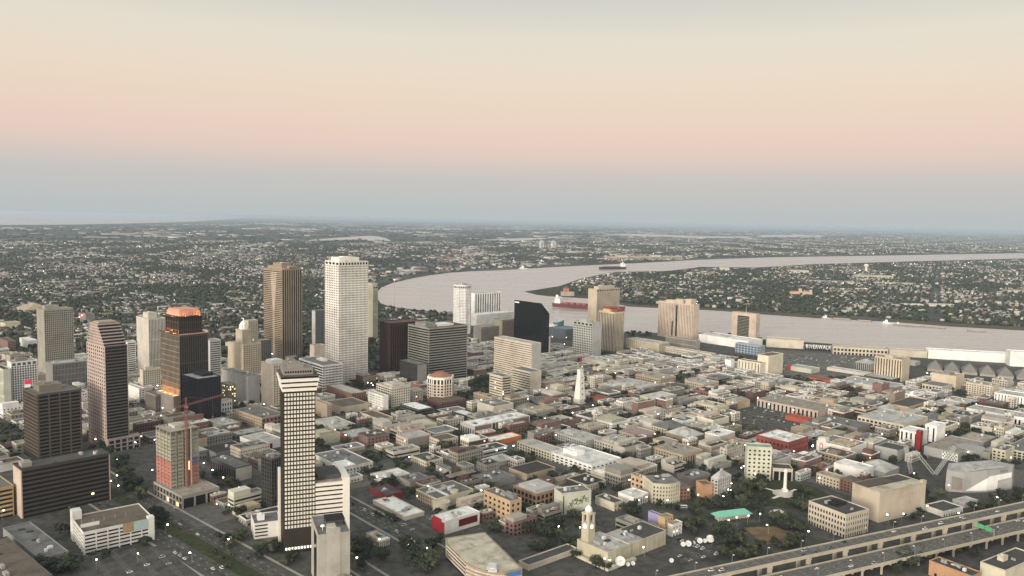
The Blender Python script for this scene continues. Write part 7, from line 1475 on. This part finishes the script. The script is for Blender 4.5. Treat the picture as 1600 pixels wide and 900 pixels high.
def district(poly, th, pu, pv, big, hprob, tprob, seed):
    x, y = grid_points(poly, th, pu, pv, 5, 9, 11 * big); k = blocked(x, y); x, y = x[k], y[k]
    nz = smooth_noise(x, y, 520 * big, seed); hz = rs.uniform(0, 1, len(x)) < np.clip(hprob + .34 * nz, .03, .9)
    n = hz.sum(); sz = rs.uniform(.7, 1.25, n) * big; bigb = rs.uniform(0, 1, n) < .13
    w = pu * .66 * rs.uniform(.7, 1.1, n) * np.where(bigb, 3.2, 1); d_ = pv * .66 * rs.uniform(.7, 1.1, n) * np.where(bigb, 1.8, 1); h = rs.uniform(3.6, 8.5, n) * (1 + .12 * (big - 1)) * np.where(bigb, 1.3, 1)
    all_h.append(np.stack([x[hz], y[hz], np.full(n, R(th)), w, d_, h, np.where(bigb, .8, rs.uniform(1.2, 2.8, n))], 1))
    tz = rs.uniform(0, 1, len(x)) < np.clip(tprob - .30 * nz, .08, .97); m = tz.sum()
    all_t.append(np.stack([x[tz] + rs.uniform(-.7, .7, m) * pu * .7, y[tz] + rs.uniform(-.5, .5, m) * pv, rs.uniform(3.6, 7.6, m) * (1 + .5 * (big - 1)), rs.uniform(7, 13, m) * (1 + .18 * (big - 1))], 1))
district(OUTLINES['quarter'], 48, 15, 20, 1.0, .30, 1.0, 3)
district(OUTLINES['algiers'], 62, 17, 24, 1.2, .20, 1.3, 4)
district(OUTLINES['farbank'], 40, 40, 52, 2.2, .20, .85, 6)
district(OUTLINES['outer'], 30, 200, 240, 7.0, .13, .95, 9)
Hs = np.concatenate(all_h); Ts = np.concatenate(all_t)
k = ~in_poly_np(Ts[:, 0], Ts[:, 1], OUTLINES['river']) & blocked(Ts[:, 0], Ts[:, 1]); Ts = Ts[k]
k = np.ones(len(Hs), bool)
for cx_, cy_, rr_ in ((1400, 3400, 0),): pass
app = Hs[:, 5] * Hs[:, 3] / (Hs[:, 0] ** 2 + Hs[:, 1] ** 2); order = np.argsort(-app)
top, rest = order[:300], order[300:]
HN = ('off-white', 'sandy', 'grey brown', 'pale grey', 'pink brick'); RN = ('pale roof', 'grey roof', 'ash roof', 'tan roof', 'brown roof', 'dark roof', 'red roof')
for i in top:
    x, y, th, w, d_, h, rise = Hs[i]; a, b = rs.randint(5), rs.randint(7)
    root = thing('house', None, 'house', (float(x), float(y), 0), float(th), 'small houses of the old district')
    q = MB(); q.box(0, 0, 0, w, d_, h); q.build('wall', HW[a], root)
    q = MB(); o_ = .5
    if w > d_: q.v += [(-o_, -o_, h), (w + o_, -o_, h), (w + o_, d_ + o_, h), (-o_, d_ + o_, h), (-o_, d_ / 2, h + rise), (w + o_, d_ / 2, h + rise)]; q.f += [(0, 1, 5, 4), (2, 3, 4, 5), (1, 2, 5), (3, 0, 4), (3, 2, 1, 0)]
    else: q.v += [(-o_, -o_, h), (w + o_, -o_, h), (w + o_, d_ + o_, h), (-o_, d_ + o_, h), (w / 2, -o_, h + rise), (w / 2, d_ + o_, h + rise)]; q.f += [(1, 2, 5, 4), (3, 0, 4, 5), (0, 1, 4), (2, 3, 5), (3, 2, 1, 0)]
    q.m += [0] * 5; q.build('roof', HR[b], root)
    q = MB(); q.box(w * .15, -.12, .8, w * .35, -.01, 2.6); q.box(w * .62, -.12, .8, w * .82, -.01, 2.6); q.build('window', glassm('dark'), root)
    AUTO.append((root, '%s house with %s' % (HN[a], RN[b]), x, y))
Hr = Hs[rest]; n = len(Hr)
mo = np.stack([rs.randint(0, 5, n), 5 + rs.randint(0, 7, n)], 1)
bulk('distant_house', house_verts(*[Hr[:, i] for i in range(7)]), HF, [0, 0, 0, 0, 1, 1], HW + HR, mo, 'countless small houses spreading to the horizon', 'houses')
ICO = []
g_ = (1 + 5 ** .5) / 2
for a, b in ((-1, g_), (1, g_), (-1, -g_), (1, -g_)): ICO.append((a, b, 0))
for a, b in ((-1, g_), (1, g_), (-1, -g_), (1, -g_)): ICO.append((0, a, b))
for a, b in ((g_, -1), (g_, 1), (-g_, -1), (-g_, 1)): ICO.append((a, 0, b))
ICO = np.array(ICO) / math.sqrt(1 + g_ * g_)
IF = [(0, 11, 5), (0, 5, 1), (0, 1, 7), (0, 7, 10), (0, 10, 11), (1, 5, 9), (5, 11, 4), (11, 10, 2), (10, 7, 6), (7, 1, 8), (3, 9, 4), (3, 4, 2), (3, 2, 6), (3, 6, 8), (3, 8, 9), (4, 9, 5), (2, 4, 11), (6, 2, 10), (8, 6, 7), (9, 8, 1)]
LEAF = [mat('leaf_dark', (.030, .040, .027), .95, .35, .5), mat('leaf_mid', (.042, .054, .034), .95, .35, .5), mat('leaf_olive', (.072, .082, .046), .95, .35, .5)]
near = (Ts[:, 0] ** 2 + Ts[:, 1] ** 2) < 3600 ** 2
OCT = np.array([(1, 0, 0), (0, 1, 0), (-1, 0, 0), (0, -1, 0), (0, 0, 1), (0, 0, -1)], float); OF = [(0, 1, 4), (1, 2, 4), (2, 3, 4), (3, 0, 4), (1, 0, 5), (2, 1, 5), (3, 2, 5), (0, 3, 5)]
def blobs(T, reps, spread, base=ICO):
    T = np.repeat(T, reps, 0); n = len(T); V = base[None] * np.ones((n, 1, 1)) * rs.uniform(.72, 1.3, (n, len(base), 1))
    s = T[:, 2] * (1 if reps == 1 else .68); V = V * np.stack([s, s, T[:, 3] * .42], 1)[:, None, :]
    V[..., 0] += (T[:, 0] + rs.uniform(-1, 1, n) * spread * T[:, 2])[:, None]; V[..., 1] += (T[:, 1] + rs.uniform(-1, 1, n) * spread * T[:, 2])[:, None]; V[..., 2] += (T[:, 3] * rs.uniform(.42, .62, n))[:, None]
    return V
V = blobs(Ts[near], 4, .7); n = len(V); V2 = blobs(Ts[~near], 1, 0, OCT)
print('houses', len(Hs), 'far trees', len(Ts), 'blobs', n, 'lots', len(ok))
bulk('distant_tree', V, IF, [0] * 20, LEAF, rs.randint(0, 3, (n, 1)), 'dark tree canopy among the nearer houses behind the towers and across the river', 'trees')
bulk('horizon_tree', V2, OF, [0] * 8, LEAF, rs.randint(0, 3, (len(V2), 1)), 'dark tree canopy of the farthest districts under the horizon', 'trees')
# far lamps
fl = np.concatenate([Hs[rs.choice(len(Hs), 620, replace=False)][:, :2]]); n = len(fl); dist = np.hypot(fl[:, 0], fl[:, 1]); s = np.clip(dist / 2500, .5, 4.5) * rs.uniform(.35, .95, n)
V = ICO[None] * s[:, None, None]; V[..., 0] += fl[:, 0:1]; V[..., 1] += fl[:, 1:2]; V[..., 2] += 10
FL = [mat('far_lamp_white', (1, .95, .82), emit=5), mat('far_lamp_warm', (1, .78, .45), emit=4)]
bulk('distant_lamp', V, IF, [0] * 20, FL, (rs.uniform(0, 1, (n, 1)) < .3).astype(int), 'tiny lit lamps scattered over the far districts', 'lamps')

# ------------------------------------------------------------------ trees one can tell apart
BARK = mat('bark', (.06, .048, .035), .95, .2)
LEAFR = mat('leaf_russet', (.09, .055, .04), .95, .35, .5); LEAFP = mat('leaf_pinkish', (.17, .10, .075), .95, .3, .5)
def crown_mesh(seed, leaf, nq=330, nl=9, ls=1.0):
    q = random.Random(seed); m = MB()
    lobes = [(q.gauss(0, .22), q.gauss(0, .22), q.uniform(.45, .82), q.uniform(.20, .34)) for _ in range(nl)]
    for _ in range(nq):
        lx, ly, lz, lr = q.choice(lobes); d_ = Vector((q.gauss(0, 1), q.gauss(0, 1), q.gauss(0, .8))).normalized() * lr * q.uniform(.55, 1.05); c = Vector((lx, ly, lz)) + d_
        n_ = (d_.normalized() + Vector((q.uniform(-.7, .7), q.uniform(-.7, .7), q.uniform(-.3, .9)))).normalized(); a = n_.orthogonal().normalized(); b = n_.cross(a); ang = q.uniform(0, 6.28)
        u = (a * math.cos(ang) + b * math.sin(ang)) * q.uniform(.05, .10) * ls; w = n_.cross(u).normalized() * q.uniform(.04, .08) * ls
        k = len(m.v); m.v += [tuple(c - u), tuple(c + w), tuple(c + u), tuple(c - w)]; m.f.append((k, k + 1, k + 2, k + 3)); m.m.append(0)
    for lx, ly, lz, lr in lobes:                       # shaded heart of each leaf clump
        k = len(m.v); m.v += [(lx + v_[0] * lr * .62, ly + v_[1] * lr * .62, lz + v_[2] * lr * .55) for v_ in ICO]; m.f += [tuple(k + j for j in f) for f in IF]; m.m += [0] * 20
    return m.mesh('crown', leaf)
def trunk_mesh(seed):
    q = random.Random(seed); m = MB(); m.cyl(0, 0, 0, .5, .045, .028, 7)
    for _ in range(4): a = q.uniform(0, 6.28); m.beam((0, 0, .34 + q.uniform(0, .1)), (.24 * math.cos(a), .24 * math.sin(a), .62 + q.uniform(0, .12)), .028)
    return m.mesh('trunk', BARK)
CROWNS = [crown_mesh(i, LEAF[i % 3]) for i in range(9)]; CR_R = [crown_mesh(30 + i, LEAFR) for i in range(2)]; CR_P = [crown_mesh(40 + i, LEAFP) for i in range(2)]; TRUNKS = [trunk_mesh(i) for i in range(3)]
r = random.Random(4); ntree = 0; TREELIST = []
def add_tree(x, y, h, kind):
    global ntree
    TREELIST.append((x, y, h * r.uniform(.75, 1.25), r.uniform(.95, 1.3), r.uniform(0, 6.28), kind, r.randrange(9))); ntree += 1
def pt_free(x, y, pad=1.5):
    rc = [(x - pad, y - pad), (x + pad, y - pad), (x + pad, y + pad), (x - pad, y + pad)]
    return not any(math.hypot(cx - x, cyy - y) < cr + 4 and overlap(rc, f) for f, (cx, cyy, cr) in zip(FOOT, CEN))
for poly, cnt, h, kind in TREE_AREAS:
    xs = [p[0] for p in poly]; ys = [p[1] for p in poly]; n = 0
    for _ in range(cnt * 30):
        if n >= cnt: break
        x, y = r.uniform(min(xs), max(xs)), r.uniform(min(ys), max(ys))
        if inside(x, y, poly) and pt_free(x, y): add_tree(x, y, h, kind); n += 1
print('area trees', ntree)

# ------------------------------------------------------------------ street lamps
POLE = MB(); POLE.cyl(0, 0, 0, 9, .14, .08, 6); POLE.beam((0, 0, 8.9), (1.4, 0, 9.2), .12); POLE = POLE.mesh('pole', METAL)
HEAD = MB(); HEAD.box(1.0, -.45, 8.75, 2.2, .45, 9.25); HEAD.prism([(.9, -.5), (2.3, -.5), (2.3, .5), (.9, .5)], [(1.3, -.2), (1.9, -.2), (1.9, .2), (1.3, .2)], 9.25, 9.5)
HEADW = HEAD.mesh('lamp_head', mat('lamp_white', (1, .95, .84), emit=15)); HEADO = HEAD.mesh('lamp_head', mat('lamp_warm', (1, .80, .5), emit=13))
for i, (x, y) in enumerate(LAMP_SPOTS):
    dx = 0
    for k in range(10):
        if pt_free(x, y, .8): break
        x += r.uniform(-6, 6); y -= r.uniform(1, 6)
    root = thing('street_lamp', None, 'street lamp', (x, y, 0), r.uniform(0, 6.28), 'lit street lamps')
    sc = .9 + max(0, (math.hypot(x, y) - 700) / 3200)
    obj('pole', POLE, root); obj('lamp_head', HEADO if i % 4 == 0 else HEADW, root, scale=(1, sc, 1))
    AUTO.append((root, 'lit street lamp', x, y))
for i, s in enumerate(range(330, 1000, 38)):
    for n_, z, hh in ((499.3, 17.0, 1.0), (459.8, 10.0, 1.15)):
        x, y = ex(s + (0 if n_ > 480 else 17), n_)
        if math.hypot(x, y) > 1150 or (n_ < 480 and s < 400): continue
        root = thing('expressway_lamp', None, 'street lamp', (x, y, z - 1.4), EXD + math.pi / 2 * (1 if n_ < 480 else -1), 'lamps along the expressway')
        obj('pole', POLE, root, scale=(1, 1, hh)); h_ = MB(); obj('lamp_head', HEAD_OFF, root, scale=(1, 1, hh)) if 'HEAD_OFF' in globals() else obj('lamp_head', globals().setdefault('HEAD_OFF', HEAD.mesh('lamp_head', PALE_METAL)), root, scale=(1, 1, hh))
        AUTO.append((root, 'unlit pole on %s deck' % ('upper' if n_ > 480 else 'lower'), x, y))

# ------------------------------------------------------------------ cars
CARC = dict(white=(.72, .72, .70), silver=(.42, .43, .43), black=(.02, .02, .022), grey=(.14, .14, .145), red=(.30, .03, .03), blue=(.05, .08, .17))
def car_meshes(van):
    L, W, Hb, Hc = (4.6, 1.85, .95, 1.5) if not van else (5.2, 2.0, 1.1, 2.0)
    b = MB(); b.prism([(-L/2, -W/2 + .1), (-L/2 + .2, -W/2), (L/2 - .3, -W/2), (L/2, -W/2 + .3), (L/2, W/2 - .3), (L/2 - .3, W/2), (-L/2 + .2, W/2), (-L/2, W/2 - .1)], [(-L/2 + .05, -W/2 + .12), (-L/2 + .25, -W/2 + .05), (L/2 - .4, -W/2 + .05), (L/2 - .1, -W/2 + .35), (L/2 - .1, W/2 - .35), (L/2 - .4, W/2 - .05), (-L/2 + .25, W/2 - .05), (-L/2 + .05, W/2 - .12)], .3, Hb)
    c = MB(); x0, x1 = (-L * .34, L * .2) if not van else (-L * .46, L * .3); c.prism([(x0, -W/2 + .12), (x1, -W/2 + .12), (x1, W/2 - .12), (x0, W/2 - .12)], [(x0 + .45, -W/2 + .28), (x1 - .6, -W/2 + .28), (x1 - .6, W/2 - .28), (x0 + .45, W/2 - .28)], Hb, Hc)
    rf = MB(); rf.box(x0 + .47, -W/2 + .3, Hc, x1 - .62, W/2 - .3, Hc + .05)
    wv = MB()
    for sx in (-L * .31, L * .31):
        for sy in (-W/2, W/2 - .22):
            n = 8; k = len(wv.v); cc = [(math.cos(2 * math.pi * i / n) * .33, math.sin(2 * math.pi * i / n) * .33) for i in range(n)]
            wv.v += [(sx + a, sy, .33 + d_) for a, d_ in cc] + [(sx + a, sy + .22, .33 + d_) for a, d_ in cc]; wv.f += [tuple(range(k, k + n)), tuple(range(k + 2 * n - 1, k + n - 1, -1))] + [(k + i, k + n + i, k + n + (i + 1) % n, k + (i + 1) % n) for i in range(n)]; wv.m += [0] * (n + 2)
    return b, c, rf, wv
CARS = []
for van in (0, 1):
    b, c, rf, wv = car_meshes(van); cm_ = c.mesh('cabin', glassm('blackglass')); wm2 = wv.mesh('wheels', mat('tyre', (.015, .015, .015), .9, .1))
    for k, col in CARC.items():
        pm_ = mat('car_paint_' + k, col, .35, .08, .5, spec=.5); CARS.append((k, ('car', 'van')[van], b.mesh('body', pm_), cm_, rf.mesh('roof_panel', pm_), wm2))
ncar = 0
def add_car(x, y, z, rz, phrase, pool=None):
    global ncar
    k, kd, b, c, rf, wv = CARS[r.choice((0, 0, 0, 1, 1, 2, 3, 3, 4, 5, 6, 6, 7, 8))]
    root = thing('car' if kd == 'car' else 'van', None, kd, (x, y, z), rz, 'cars and vans on roads and lots')
    obj('body', b, root); obj('cabin', c, root); obj('roof_panel', rf, root); obj('wheel_set', wv, root)
    AUTO.append((root, '%s %s %s' % (k, kd, phrase), x, y)); ncar += 1
for k, cnt in (('riverlot', 70), ('carlot', 34), ('lotmid', 7), ('dishlot', 22), ('forecourt', 8)):
    poly = KEEPOUT[k]; cx = sum(p[0] for p in poly) / len(poly); cyy = sum(p[1] for p in poly) / len(poly); n = 0; seen = set()
    for _ in range(3000):
        if n >= cnt: break
        a, b = r.randint(-12, 12), r.randint(-20, 20)
        if (a, b) in seen: continue
        seen.add((a, b)); u, v = a * 15 + 2.5, b * 2.9 + 1.5; x = cx + math.cos(R(41)) * u - math.sin(R(41)) * v; y = cyy + math.sin(R(41)) * u + math.cos(R(41)) * v
        if inside(x, y, poly) and pt_free(x, y, 3): add_car(x, y, .18, R(41), 'parked'); n += 1
for n_, z, lanes in ((485, 17.05, (2.6, 6, 9.4)), (460.5, 10.05, (2.6, 6.3, 10.1, 13.9, 18))):
    for _ in range(16 if z > 12 else 26):
        x, y = ex(r.uniform(360, 860), n_ + r.choice(lanes)); add_car(x, y, z, EXD + (math.pi if z > 12 else 0), 'driving on the expressway')
for _ in range(34):
    s = r.uniform(560, 1100); pp = axis_pts(48, r.choice((311, 318, 324, 344, 349, 357)), 0, s, 0)[0]; add_car(pp[0], pp[1], .11, R(138), 'on the wide avenue')
for _ in range(20):
    s = r.uniform(580, 960); pp = axis_pts(41, r.choice((399, 404, 409, 415)), 0, s, 0)[0]
    if pt_free(pp[0], pp[1], 2.5): add_car(pp[0], pp[1], .11, R(131), 'on the road')
for _ in range(400):
    if ncar > 262: break
    x, y = r.uniform(-450, 700), r.uniform(720, 1400)
    if inside(x, y, cityp) and pt_free(x, y, 3.2) and not any(inside(x, y, k) for k in KEEPOUT.values()): add_car(x, y, .15, R(41 + r.choice((0, 90))), 'at the kerb')
# bus and overhead road sign
root = thing('city_bus', 'long white bus stopped in front of the curved cream building', 'bus', (180.5, 815, .12), R(3))
q = MB(); q.box(-6.2, -1.3, .4, 6.2, 1.3, 3.1); q.build('body', mat('bus_white', (.75, .75, .73), .4, .06), root)
q = MB(); q.box(-5.9, -1.36, 1.5, 5.9, -1.31, 2.5); q.build('window_strip', glassm('blackglass'), root)
q = MB(); [q.box(a, -1.34, 0, a + 1, 1.34, .95) for a in (-4.6, 3.4)]; q.build('wheel_set', mat('tyre', (.015,) * 3), root)
x, y = ex(720, 470)
root = thing('road_sign_gantry', 'overhead road sign gantry with green boards across the lower deck', 'road sign', (x, y, 10), EXD)
q = MB(); q.beam((0, -10, 0), (0, -10, 8), .5); q.beam((0, 11, 0), (0, 11, 8), .5); q.beam((0, -10, 7.4), (0, 11, 7.4), .5); q.beam((0, -10, 5.8), (0, 11, 5.8), .4); q.build('gantry_frame', METAL, root)
for a in (-8, 0): q = MB(); q.box(-.7, a, 4.6, -.4, a + 6.5, 8.8); q.build('sign_board', mat('sign_green', (.08, .36, .16), .5, .1), root)

# street trees in what is left
for _ in range(6000):
    if ntree >= 620: break
    x, y = r.uniform(-420, 720), r.uniform(720, 1700)
    if inside(x, y, cityp) and pt_free(x, y, 1.6) and not any(inside(x, y, k) for n_, k in KEEPOUT.items() if n_ in ('express', 'avenue', 'bottomroads', 'riverlot', 'carlot')): add_tree(x, y, r.uniform(5, 9), 0)
# the 300 trees that show largest are things, the rest one mass of greenery
for _ in range(60000):
    if ntree >= 2350: break
    x, y = r.uniform(-900, 1150), r.uniform(760, 2100)
    if inside(x, y, cityp) and abs(x) < .68 * y and pt_free(x, y, 2) and not any(inside(x, y, k) for n_, k in KEEPOUT.items() if n_ != 'square'): add_tree(x, y, r.uniform(5.5, 10), 0)
TREELIST.sort(key=lambda t_: -t_[2] / math.hypot(t_[0], t_[1]))
for x, y, sc, wd, rz, kind, vi in TREELIST[:300]:
    root = thing('leafy_tree', None, 'tree', (x, y, 0), rz, 'trees along streets and parks')
    me = (CROWNS if kind == 0 else CR_R if kind == 1 else CR_P)[vi % (9 if kind == 0 else 2)]
    obj('trunk', TRUNKS[vi % 3], root, scale=(sc, sc, sc)); obj('crown', me, root, scale=(sc * wd, sc * wd, sc))
    AUTO.append((root, ('dark green leafy tree', 'russet leafy tree', 'pinkish leafy tree')[kind], x, y))
restt = TREELIST[300:]
LOW = [crown_mesh(70 + i, LEAF[0], 120, 6, 1.5) for i in range(9)]; cm0 = LOW[0]; n0 = len(cm0.vertices)
tv = []
for x, y, sc, wd, rz, kind, vi in restt:
    me = LOW[vi]; co = np.empty(len(me.vertices) * 3, np.float32); me.vertices.foreach_get('co', co); co = co.reshape(-1, 3) * (sc * wd, sc * wd, sc)
    c_, s_ = math.cos(rz), math.sin(rz); tv.append(np.stack([x + co[:, 0] * c_ - co[:, 1] * s_, y + co[:, 0] * s_ + co[:, 1] * c_, co[:, 2]], 1))
V = np.stack(tv); fc = [tuple(p.vertices) for p in cm0.polygons]
bulk('street_greenery', V, fc, [0] * len(fc), LEAF, rs.randint(0, 3, (len(V), 1)), 'dark street greenery filling gaps between the low blocks', 'greenery')

# ------------------------------------------------------------------ haze
HZ = bpy.data.materials.new('haze_air'); HZ.use_nodes = True; t = HZ.node_tree; t.nodes.clear()
ho = N(t, 'ShaderNodeOutputMaterial'); pv_ = N(t, 'ShaderNodeVolumePrincipled'); pv_.inputs['Color'].default_value = (.57, .69, .82, 1); pv_.inputs['Density'].default_value = HAZE_DENSITY; pv_.inputs['Anisotropy'].default_value = 0.0
t.links.new(pv_.outputs[0], ho.inputs['Volume'])
if HAZE_DENSITY > 0:
    q = MB(); q.box(-BIG - 2000, -5000, -1.5, BIG + 2000, BIG + 2000, 300.0); o = q.build('haze', HZ, None, 'stuff'); o['label'] = 'pale evening haze over city and river'; o['category'] = 'haze'

# ------------------------------------------------------------------ labels for the repeated things
ORD = ['', 'second', 'third', 'fourth', 'fifth', 'sixth', 'seventh', 'eighth', 'ninth', 'tenth', 'eleventh', 'twelfth', 'thirteenth', 'fourteenth', 'fifteenth', 'sixteenth', 'seventeenth', 'eighteenth', 'nineteenth', 'twentieth']
groups = {}
for o, base, x, y in AUTO:
    bl = None; bd = 1e9
    for lx, ly, lr, s in LANDMARKS:
        d_ = math.hypot(lx - x, ly - y) - lr * .7
        if d_ < bd: bd = d_; bl = (lx, ly, s)
    rad = math.hypot(x, y) - math.hypot(bl[0], bl[1]); tan_ = (x / y - bl[0] / bl[1]) * bl[1]
    rel = ('right of' if tan_ > 0 else 'left of') if abs(tan_) > abs(rad) else ('behind' if rad > 0 else 'in front of')
    groups.setdefault((base, rel, bl[2]), []).append((x / y, o))
for (base, rel, s), lst in groups.items():
    lst.sort(key=lambda a: a[0]); n = len(lst)
    for i, (_, o) in enumerate(lst):
        tail = '' if n == 1 else ', left one' if n == 2 and i == 0 else ', right one' if n == 2 else ', leftmost' if i == 0 else ', rightmost' if i == n - 1 else ', %s from left' % ORD[min(i, 19)]
        lb = '%s %s %s%s' % (base, rel, s, tail)
        o['label'] = lb if len(lb.split()) <= 16 else '%s %s %s%s' % (base.split(' with ')[0], rel, s, tail)
print('objects', len(bpy.data.objects), 'tris', sum(sum(len(p.vertices) - 2 for p in m.polygons) for m in bpy.data.meshes))
